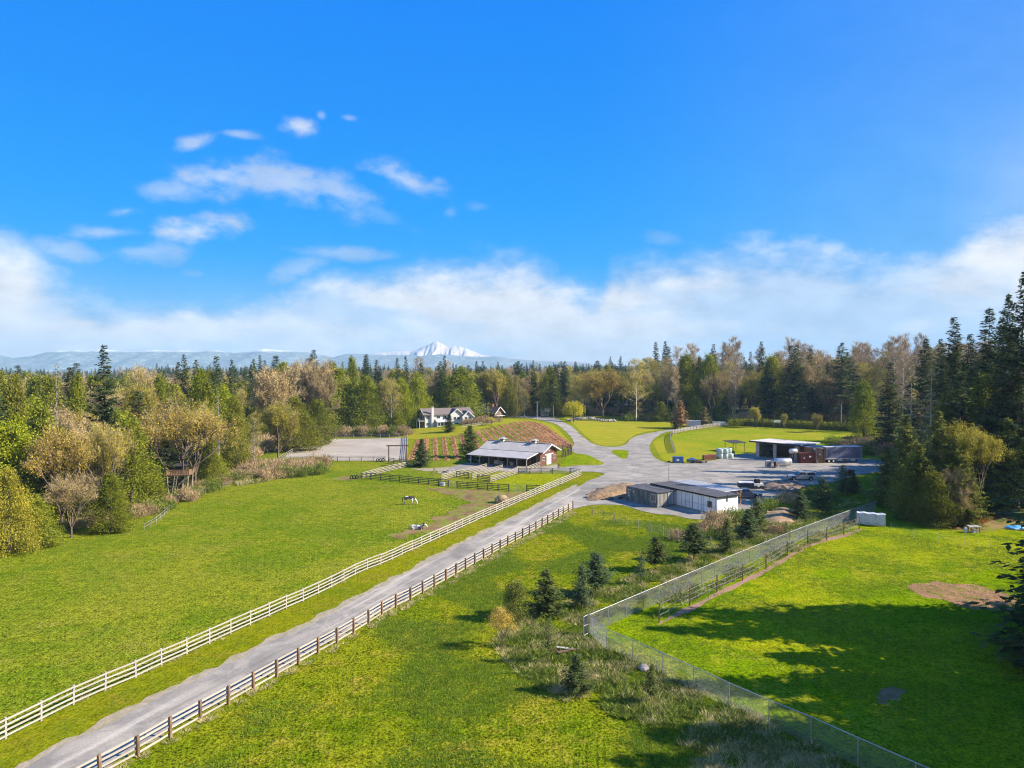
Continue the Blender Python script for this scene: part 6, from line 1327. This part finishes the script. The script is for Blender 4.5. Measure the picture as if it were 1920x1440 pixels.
for i, (px, py, L_, lb) in enumerate(((1320, 863, 1.6, 'left'), (1331, 862, 1.7, 'right'))):
    q = empty('wooden_crate', G(px, py), .12, 'red-brown slatted field crate, the %s of the pair beside the bales' % lb, 'crate', 'field crates'); MB().box(.04, L_ - .04, .04, 1.2, .05, 1.3).build('crate_inner', M['crate'], q)
    for k in range(5): MB().box(0, L_, -.003 - .0, .037, .1 + k * .26, .29 + k * .26).build('slat', M['crate'], q)
    for k in range(5): MB().box(L_ - .037, L_ + .003, .04, 1.2, .1 + k * .26, .29 + k * .26).build('slat', M['crate'], q)
q = empty('blue_bin', G(1264, 868), .05, 'blue open-top bin at the edge of the upper paddock', 'bin'); MB().box(0, 2.4, 0, 1.6, .05, 1.35).build('bin_body', M['blue'], q, bevel=.04); MB().box(-.05, 2.45, -.05, 1.65, 1.352, 1.45).build('rim', M['blue'], q); MB().box(.6, 1.3, -.03, -.003, .5, 1.0).build('notice', M['white'], q)
q = empty('scrap_trailer', G(1290, 869), 0, 'low dark trailer loaded with a blue tarpaulin and scrap', 'trailer'); MB().box(0, 2.6, 0, 1.5, .35, .9).build('bed', M['chassis'], q); MB().raw([(.2, .1, .9), (2.2, .1, .9), (2.2, 1.4, .9), (.2, 1.4, .9), (1.2, .7, 1.45)], [(0, 1, 4), (1, 2, 4), (2, 3, 4), (3, 0, 4)]).build('tarpaulin', M['blue'], q)
for y in (-.12, 1.5): MB().tube([(1.3, y, .35), (1.3, y + .15, .35)], .35, 12).build('wheel', M['black'], q)
for i in range(7):
    p = G(1309 + (i % 4) * 4 + fr_rng.uniform(-1, 1), 868 + fr_rng.uniform(-1, 1)); q = bpy.data.objects.new('scrap_block', MB().box(-.5, .5, -.35, .35, 0, .5).mesh('scrap_block', (M['rustred'], M['black'], M['rock'], M['siding'])[i % 4])); COL.objects.link(q); q.location = p; q.rotation_euler = (0, 0, i); b_ = q.modifiers.new('bevel', 'BEVEL'); b_.width = .06; tag(q, 'dark lump of scrap beside the crates', 'scrap', 'scrap beside the crates')
# pickups
def pickup(loc, rz, label, paint, cap=False):
    q = empty('pickup_truck', loc, rz, label, 'pickup'); pm_ = M[paint]
    side = [(-2.85, .55), (-2.85, 1.12), (-.75, 1.14), (1.05, 1.12), (2.55, 1.02), (2.8, .88), (2.85, .5), (2.35, .45), (2.32, .75), (2.05, .98), (1.65, .98), (1.38, .75), (1.35, .42), (-1.25, .42), (-1.28, .75), (-1.55, .98), (-1.95, .98), (-2.22, .75), (-2.25, .5)]
    if True:
        b = wall_poly(side, -.95, .95); b.build('body', pm_, q, bevel=.03)
    cabp = [(-.85, 1.14), (-.72, 1.82), (.45, 1.84), (1.2, 1.14)]
    vs = [(x, -.9, z) if z < 1.2 else (x, -.74, z) for x, z in cabp] + [(x, .9, z) if z < 1.2 else (x, .74, z) for x, z in cabp]
    cab = MB().raw(vs, [(0, 1, 2, 3), (7, 6, 5, 4), (0, 4, 5, 1), (1, 5, 6, 2), (2, 6, 7, 3)]).build('cab', pm_, q, bevel=.04)
    gl = MB()
    for s_ in (-1, 1):
        yb, yt = s_ * .905, s_ * .765
        for x0, x1, x0t, x1t in ((-.75, -.12, -.66, -.12), (-.04, 1.0, -.04, .42)):
            p_ = [(x0, yb, 1.2), (x1, yb, 1.2), (x1t, yt, 1.74), (x0t, yt, 1.74)]; gl.poly(p_ if s_ < 0 else p_[::-1])
    gl.build('side_glass', M['glass'], q); MB().poly([(1.2, -.8, 1.2), (1.2, .8, 1.2), (.53, .68, 1.78), (.53, -.68, 1.78)]).build('windscreen', M['glass'], q); MB().poly([(-.86, .8, 1.2), (-.86, -.8, 1.2), (-.75, -.66, 1.75), (-.75, .66, 1.75)]).build('rear_glass', M['glass'], q)
    if cap:
        c = MB().raw([(x, y, z) for x, ww, z in ((-2.82, .92, 1.14), (-.9, .92, 1.14), (-2.7, .78, 1.8), (-.86, .78, 1.82)) for y in (-ww, ww)], [(0, 2, 3, 1), (4, 5, 7, 6), (0, 4, 6, 2), (1, 3, 7, 5), (0, 1, 5, 4), (2, 6, 7, 3)]).build('bed_cap', pm_, q, bevel=.04)
        for s_ in (-1, 1): p_ = [(-2.68, s_ * .925, 1.24), (-1.02, s_ * .925, 1.24), (-1.0, s_ * .80, 1.72), (-2.6, s_ * .80, 1.72)]; MB().poly(p_ if s_ < 0 else p_[::-1]).build('cap_window', M['glass'], c)
    else: MB().box(-2.7, -.95, -.8, .8, 1.12, 1.143).build('bed_liner', M['black'], q)
    for x in (1.85, -1.75):
        for s_ in (-1, 1):
            w_ = MB().tube([(x, s_ * .70, .39), (x, s_ * .96, .39)], .39, 20).build('wheel', M['black'], q); MB().tube([(x, s_ * .94, .39), (x, s_ * .98, .39)], .22, 12).build('rim', M['galv'], w_)
    for s_ in (-1, 1): MB().box(2.78, 2.87, s_ * .6 - .18, s_ * .6 + .18, .72, .9).build('headlight', M['white'], q); MB().box(-2.88, -2.84, s_ * .85 - .08, s_ * .85 + .08, .7, 1.05).build('tail_light', M['rustred'], q); MB().box(.85, 1.0, s_ * 1.05 - .1, s_ * 1.05 + .1, 1.15, 1.33).build('mirror', M['black'], q)
    MB().box(2.82, 2.9, -.35, .35, .6, .92).build('grille', M['black'], q); MB().box(2.8, 2.95, -.93, .93, .38, .55).build('bumper', M['galv'], q); MB().box(-2.98, -2.83, -.9, .9, .4, .56).build('bumper', M['galv'], q)
    return q
pickup(G(1502, 900), math.radians(178), 'silver pickup with a capped bed parked facing left in the yard', 'silver', True)
pickup(at(1397, 931, 120) * 1 if False else G(1398, 934), math.radians(-8), 'dark grey pickup parked beside the white canopy', 'greypaint')
q = empty('tipping_trailer', G(1398, 918), math.radians(-4), 'black box trailer behind the dark grey pickup', 'trailer'); MB().box(-1.4, 1.4, -.9, .9, .5, 1.4).build('box', M['chassis'], q); MB().box(-1.45, 1.45, -.95, .95, 1.402, 1.5).build('rim', M['white'], q)
for y in (-1.05, .9): MB().tube([(0, y, .35), (0, y + .15, .35)], .35, 12).build('wheel', M['black'], q)
MB().bar((1.4, 0, .5), (2.6, 0, .45), .1).build('drawbar', M['chassis'], q)
q = empty('skid_loader', G(1420, 916), .1, 'small white loader with black roof beside the wood chip heap', 'loader'); MB().box(-1, 1, -.6, .6, .35, 1.1).build('body', M['white'], q, bevel=.08); MB().box(-.5, .4, -.5, .5, 1.102, 1.85).build('cab', M['black'], q, bevel=.05); MB().box(1.0, 1.7, -.8, .8, .1, .6).build('bucket', M['chassis'], q, bevel=.05)
for x in (-.6, .6):
    for y in (-.8, .6): MB().tube([(x, y, .36), (x, y + .2, .36)], .36, 14).build('wheel', M['black'], q)
q = empty('red_machine', G(1593, 893), .2, 'small red machine between the dark spruces', 'machine'); MB().box(-.9, .9, -.5, .5, .4, 1.1).build('body', M['rustred'], q, bevel=.08); MB().box(-.3, .3, -.3, .3, 1.102, 1.5).build('engine_cover', M['rustred'], q)
for x in (-.6, .6):
    for y in (-.65, .5): MB().tube([(x, y, .3), (x, y + .15, .3)], .3, 12).build('wheel', M['black'], q)
q = empty('metal_scrap_pile', G(1484, 925), .4, 'dark heap of pipes and bars in the shade behind the spruces', 'scrap heap')
for i in range(14): a = fr_rng.uniform(-.5, .5); MB().bar((-1.5 * math.cos(a), -1.5 * math.sin(a) + fr_rng.uniform(-1, 1), fr_rng.uniform(0, .6)), (1.6 * math.cos(a), 1.6 * math.sin(a) + fr_rng.uniform(-1, 1), fr_rng.uniform(.1, 1.0)), .1).build('bar', M['galv'] if i % 2 else M['chassis'], q)
p = G(1427, 947); q = empty('marker_post', p, 0, 'thin white leaning post beside the dark grey pickup', 'post'); MB().bar((0, 0, -.1), (-.35, 0, 1.5), .09).build('stake', M['white'], q); MB().box(-.5, -.2, -.04, .04, 1.5, 1.6).build('cap', M['galv'], q)
# ------------------------------------------------------------------ paddock things
q = empty('stone_fire_pit', G(838, 886), 0, 'round gravel pad with white stone fire pit in the left paddock', 'fire pit'); MB().tube([(0, 0, 0), (0, 0, .09)], 2.3, 28).build('pad', M['shoulder'], q)
for i in range(10): a = i * PI / 5; st = MB().box(-.22, .22, -.13, .13, .09, .5); st.build('stone', M['rock'], q, (.75 * math.cos(a), .75 * math.sin(a), 0), a + PI / 2, bevel=.04)
MB().box(1.2, 1.7, -.2, .2, .09, .65).build('block_seat', M['white'], q)
q = empty('water_trough', G(830, 911), 0, 'round white water trough at the outer paddock fence', 'trough'); MB().tube([(0, 0, 0), (0, 0, .75), (0, 0, .76), (0, 0, .5)], [.5, .5, .42, .42], 18).build('trough_body', M['offwhite'], q); MB().tube([(0, 0, .58), (0, 0, .6)], .42, 16).build('water', M['glass'], q)
tyre_m = MB().tube([(math.cos(t) * .36, 0, .46 + math.sin(t) * .36) for t in np.linspace(0, 2 * PI, 19)], .12, 8, cap=False).mesh('half_tyre', M['black'], True)
for px, py, n, lb in ((659, 899, 3, 'outside the left paddock corner'), (708, 866, 3, 'beside the arena gateway')):
    for i in range(n): q = bpy.data.objects.new('jump_tyre', tyre_m); COL.objects.link(q); q.location = G(px + i * 5.2, py - i * .3); q.rotation_euler = (0, 0, .9); tag(q, ('left', 'middle', 'right')[i] + ' black tyre standing upright ' + lb, 'tyre', 'tyres ' + lb)
hf = G(941, 943); q = empty('hay_feeder', hf, .4, 'round hay bale in a broken ring feeder on bare soil', 'hay feeder'); b = MB().tube([(0, 0, .0), (0, 0, .7), (0, 0, 1.25), (0, 0, 1.45)], [1.05, 1.1, .8, .2], 16); b.build('hay', M['hay'], q, smooth=True)
for i in range(14): a = i * 2 * PI / 14; MB().bar((1.3 * math.cos(a), 1.3 * math.sin(a), 0), (1.25 * math.cos(a), 1.25 * math.sin(a), 1.15), .05).build('hoop_bar', M['greypost'], q)
b = MB(); n = 24; b.tube([(1.3 * math.cos(i * 2 * PI / n), 1.3 * math.sin(i * 2 * PI / n), 1.1) for i in range(n + 1)], .03, 5, cap=False); b.build('hoop', M['greypost'], q)
# horses
M['pinto'] = None
def pinto(name, off):
    m, t, b = new_mat(name); tc = t.node('ShaderNodeTexCoord').outputs['Object']; mp = t.node('ShaderNodeMapping'); mp.inputs['Location'].default_value = off; t.link(tc, mp.inputs[0])
    n = t.noise(mp.outputs[0], 1.5, 2, .5, .6); t.link(t.mix(t.rng(n, .50, .53), (.72, .68, .63, 1), (.035, .025, .022, 1)), b.inputs['Base Color']); b.inputs['Roughness'].default_value = .7; return m
def skin(name, nodes, edges, m, parent, lv=2):
    me = bpy.data.meshes.new(name); me.from_pydata([n[0] for n in nodes], edges, []); o_ = bpy.data.objects.new(name, me); COL.objects.link(o_); o_.parent = parent; me.materials.append(m)
    o_.modifiers.new('skin', 'SKIN'); me.skin_vertices.new() if not me.skin_vertices else None
    for v, n in zip(me.skin_vertices[0].data, nodes): v.radius = (n[1], n[1] if len(n) < 3 else n[2])
    me.skin_vertices[0].data[0].use_root = True
    s_ = o_.modifiers.new('sub', 'SUBSURF'); s_.levels = lv; s_.render_levels = lv
    return o_
def horse(loc, rz, label, m, lying):
    q = empty('horse', loc, rz, label, 'horse'); dz = -.78 if lying else 0
    N = [((0, 0, 1.18 + dz), .30, .33), ((-.5, 0, 1.22 + dz), .30, .32), ((-.85, 0, 1.22 + dz), .22, .26), ((.45, 0, 1.18 + dz), .28, .34), ((.75, 0, 1.22 + dz), .2, .26)]; E = [(0, 1), (1, 2), (0, 3), (3, 4)]
    if lying: neck = [((1.02, 0, .78), .17, .2), ((1.22, .06, .86), .13, .15), ((1.4, .14, .78), .11, .12), ((1.52, .2, .6), .085, .095), ((1.6, .26, .42), .06, .065)]
    else: neck = [((1.05, 0, 1.02), .15, .17), ((1.3, 0, .68), .11, .13), ((1.42, 0, .46), .1, .11), ((1.48, 0, .26), .08, .09), ((1.5, 0, .08), .055, .06)]
    k = len(N); N += neck; E += [(4, k)] + [(k + i, k + i + 1) for i in range(4)]
    for x, s_ in ((.62, 1), (.62, -1)):
        k = len(N)
        if lying: N += [((x, .18 * s_, .35), .11), ((x + .35, .26 * s_, .16), .07), ((x + .05, .3 * s_, .08), .045), ((x - .2, .3 * s_, .06), .05)]
        else: N += [((x, .15 * s_, .85), .12), ((x + .03, .15 * s_, .5), .065), ((x, .15 * s_, .25), .04), ((x + .03, .15 * s_, .04), .055)]
        E += [(3, k), (k, k + 1), (k + 1, k + 2), (k + 2, k + 3)]
    for s_ in (1, -1):
        k = len(N)
        if lying: N += [((-.65, .22 * s_, .36), .16), ((-.2, .36 * s_, .2), .1), ((-.6, .42 * s_, .09), .05), ((-.25, .42 * s_, .06), .05)]
        else: N += [((-.68, .16 * s_, .88), .16), ((-.6, .16 * s_, .62), .09), ((-.86, .16 * s_, .46), .055), ((-.82, .16 * s_, .04), .055)]
        E += [(1, k), (k, k + 1), (k + 1, k + 2), (k + 2, k + 3)]
    skin('body', N, E, m, q)
    t0 = N[2][0]; tail = MB().tube([(t0[0] - .16, 0, t0[2] + .1), (t0[0] - .3, 0, t0[2] - .15), (t0[0] - .3, 0, max(.08, t0[2] - .75))], [.05, .09, .03], 6).build('tail', M['black'] if not lying else M['offwhite'], q)
    nk = N[5:10]; mane = MB(); pts_ = [(.82, 0, N[4][0][2] + .22)] + [(n[0][0] - (.02 if not lying else .08), 0, n[0][2] + .17) for n in nk[:3]]; mane.tube(pts_, [.05, .06, .05, .02], 5).build('mane', M['black'] if not lying else M['siding'], q)
    hx, hz = nk[2][0][0], nk[2][0][2]
    for s_ in (-1, 1): MB().tube([(hx - .04, s_ * .07, hz + .08), (hx - .05, s_ * .09, hz + .24)], [.04, .008], 5).build('ear', m, q)
    return q
horse(G(767, 946), math.radians(-4), 'pinto horse grazing in the middle of the left pasture', pinto('pinto_coat', (0.4, 0, .3)), False)
horse(G(781, 993), math.radians(-14), 'pinto horse lying down near the worn soil track', pinto('dark_pinto_coat', (3.4, 1.2, .3)), True)
# tarpaulin covered rack
ta, tb = G(1606, 984), G(1660, 989); q = empty('tarpaulin_rack', ta, math.atan2(tb.y - ta.y, tb.x - ta.x), 'long rack covered by a white tarpaulin at the end of the chain-link fence', 'covered rack'); L = (tb - ta).length
n = 26; vs = []; 
for j, (y, z) in enumerate(((-.02, .45), (.0, 1.1), (.12, 1.85), (.9, 1.95), (1.0, 1.2))):
    for i in range(n): x = L * i / (n - 1); w_ = .07 * math.sin(i * 1.9 + j * 1.3) * (1 if j < 2 else .4); vs.append((x, y + w_, z + .05 * math.sin(i * .8 + j)))
MB().raw(vs, [(j * n + i, j * n + i + 1, (j + 1) * n + i + 1, (j + 1) * n + i) for j in range(4) for i in range(n - 1)]).build('tarpaulin', M['tarp'], q)
MB().box(-.05, L + .05, -.12, .0, .2, .4).build('rack_rail', M['offwhite'], q)
for x in (0, L / 3, 2 * L / 3, L): MB().bar((x, .05, 0), (x, .05, 1.9), .07).build('post', M['galv'], q); MB().bar((x, .95, 0), (x, .95, 1.9), .07).build('post', M['galv'], q)
q = empty('roofed_bench', G(1826, 999), .05, 'small grey-roofed table standing by the muddy puddle', 'bench'); b = MB(); [b.bar((x, y, 0), (x, y, .9), .09) for x in (-.65, .65) for y in (-.3, .3)]; b.build('legs', M['siding'], q)
for i in range(4): MB().box(-.85, .85, -.45 + i * .23, -.24 + i * .23, .9 + .03 * i, .95 + .03 * i).build('plank', M['concrete'], q)
MB().box(-.3, .3, -.25, .25, .0, .5).build('crate', M['offwhite'], q)
q = empty('white_canister', G(1810, 999), 0, 'white canister left of the small roofed table', 'canister'); MB().tube([(0, 0, 0), (0, 0, .7), (0, 0, .8)], [.24, .24, .1], 12).build('body', M['white'], q); MB().tube([(0, 0, .8), (0, 0, .88)], .1, 10).build('lid', M['galv'], q)
b = bmesh.new(); bmesh.ops.create_icosphere(b, subdivisions=3, radius=1)
for v in b.verts: v.co *= 1 + .3 * mnoise.noise(v.co * 2.1); v.co.z = max(v.co.z * .45, -.05); v.co.x *= 1.5
me = bpy.data.meshes.new('blue_tarp_heap'); b.to_mesh(me); b.free(); M['skyblue'] = mat('light_blue_tarpaulin', (.10, .38, .72), rough=.5, var=.2, scale=1.5); me.materials.append(M['skyblue']); q = bpy.data.objects.new('blue_tarp_heap', me); COL.objects.link(q); q.location = G(1903, 990); q.scale = (.95, .9, .9); tag(q, 'crumpled light blue tarpaulin at the right edge of the paddock', 'tarpaulin')
# boulders, sign, boards
for i in range(34):
    b = bmesh.new(); bmesh.ops.create_icosphere(b, subdivisions=2, radius=1)
    for v in b.verts: v.co *= 1 + .35 * mnoise.noise(v.co * 1.3 + Vector((i * 3, 0, 0))); v.co.z *= .7
    me = bpy.data.meshes.new('boulder'); b.to_mesh(me); b.free(); me.materials.append(M['rock']); k = i / 33; p = G(1066 + 86 * k, 789.5 - 5 * math.sin(PI * min(1, k * 1.3)) + (i % 2) * 1.5); q = bpy.data.objects.new('boulder', me); COL.objects.link(q); q.location = p + Vector((0, 0, .35)); s_ = fr_rng.uniform(.45, .85); q.scale = (s_, s_, s_); q.rotation_euler = (0, 0, i); tag(q, 'pale boulder in the row along the back of the front lawn', 'boulder', 'boulders behind the front lawn')
q = empty('white_sign', G(1457, 802), 0, 'blank white board above the hedge rail', 'sign'); MB().box(-1.3, 1.3, -.04, .04, 2.0, 3.0).build('board', M['white'], q); [MB().box(x - .06, x + .06, .05, .15, 0, 2.9).build('post', M['greypost'], q) for x in (-1, 1)]
q = empty('mailbox_post', G(1264, 803), 0, 'short dark post on the front lawn by the curving drive', 'post'); MB().box(-.14, .14, -.14, .14, 0, 1.7).build('post', M['darkwood'], q); MB().box(-.3, .3, -.16, .16, 1.702, 2.0).build('cap_box', M['darkwood'], q)
for i, (px, py, L_, a, mm) in enumerate(((1046, 1218, 1.6, .2, 'rustred'), (1062, 1216, 1.7, -.1, 'concrete'), (1078, 1218, 1.3, .3, 'siding'), (1056, 1222, 1.2, .6, 'siding'))):
    q = bpy.data.objects.new('old_board', MB().box(-L_ / 2, L_ / 2, -.13, .13, 0, .06).mesh('old_board', M[mm])); COL.objects.link(q); q.location = G(px, py, .14 + i * .05); q.rotation_euler = (.1, .08, a); tag(q, ('reddish', 'pale grey', 'brown', 'short brown')[i] + ' old board lying in weeds left of the fence corner', 'board')
b = bmesh.new(); bmesh.ops.create_icosphere(b, subdivisions=2, radius=.45)
for v in b.verts: v.co.z *= .7; v.co *= 1 + .2 * mnoise.noise(v.co * 2)
me = bpy.data.meshes.new('field_stone'); b.to_mesh(me); b.free(); me.materials.append(M['rock']); q = bpy.data.objects.new('field_stone', me); COL.objects.link(q); q.location = G(1207, 1256) + Vector((0, 0, .15)); tag(q, 'pale stone below the chain-link fence beside the thin young spruce', 'stone')
# tree house
tr = [o_ for o_ in COL.objects if o_.get('label', '').startswith('broad gold-budded maple')][0].location
q = empty('tree_house', (tr.x, tr.y - 1.0, tr.z), .15, 'wooden tree house platform built round the broad gold maple', 'tree house'); hz = 3.05 - tr.z
MB().box(-2.1, 2.1, -1.6, 1.8, hz, hz + .18).build('platform', M['siding'], q)
for s_ in (-1.62, 1.75):
    for i in range(15): x = -2.05 + i * .293; MB().box(x, x + .16, s_, s_ + .04, hz + .18, hz + 1.15).build('slat', M['ply'], q)
    MB().box(-2.12, 2.12, s_ - .05, s_ - .002, hz + 1.1, hz + 1.2).build('handrail', M['ply'], q)
for x in (-2.1, 2.06):
    for i in range(12): y = -1.5 + i * .28; MB().box(x, x + .04, y, y + .15, hz + .18, hz + 1.15).build('slat', M['ply'], q)
for x, y in ((-1.9, -1.5), (1.9, -1.5), (-1.9, 1.7), (1.9, 1.7)): MB().bar((x * .9, y * .9, -.3), (x, y, hz), .18).build('post', M['greypost'], q)
MB().bar((.1, -1.4, hz - 1.8), (1.9, -1.5, hz), .14).build('brace', M['greypost'], q)
b = MB().bar((-.5, -1.7, hz), (-.9, -2.7, -.2), .08).bar((.0, -1.7, hz), (-.4, -2.7, -.2), .08); b.build('ladder_rail', M['greypost'], q)
for i in range(9): t = i / 9; MB().bar((-.5 - .4 * t, -1.7 - t, hz * (1 - t)), (0 - .4 * t, -1.7 - t, hz * (1 - t)), .06).build('rung', M['greypost'], q)
hut = MB().box(-.9, .9, .1, 1.5, hz + .182, hz + 1.7).build('hut', M['darkwood'], q); MB().raw([(-1.2, -.2, hz + 1.7), (1.2, -.2, hz + 1.7), (1.2, 1.8, hz + 1.7), (-1.2, 1.8, hz + 1.7), (-1.2, .8, hz + 2.4), (1.2, .8, hz + 2.4)], [(3, 2, 1, 0), (0, 1, 5, 4), (2, 3, 4, 5), (1, 2, 5), (3, 0, 4)]).build('hut_roof', M['charcoal'], hut)
for px, yt, Y, lb in ((1007, 752, 300, 'pale utility pole beside the far drive'),):
    p = onground((px - 960) / FPX * Y, Y); d = ray(px, yt); h_ = CAMH + d.z * Y / d.y - p.z; q = empty('utility_pole', p, 0, lb, 'utility pole'); MB().tube([(0, 0, -.3), (0, 0, h_)], [.18, .12], 7).build('pole', M['palebark'], q); MB().bar((-1, 0, h_ - .6), (1, 0, h_ - .6), .12).build('crossarm', M['greypost'], q)
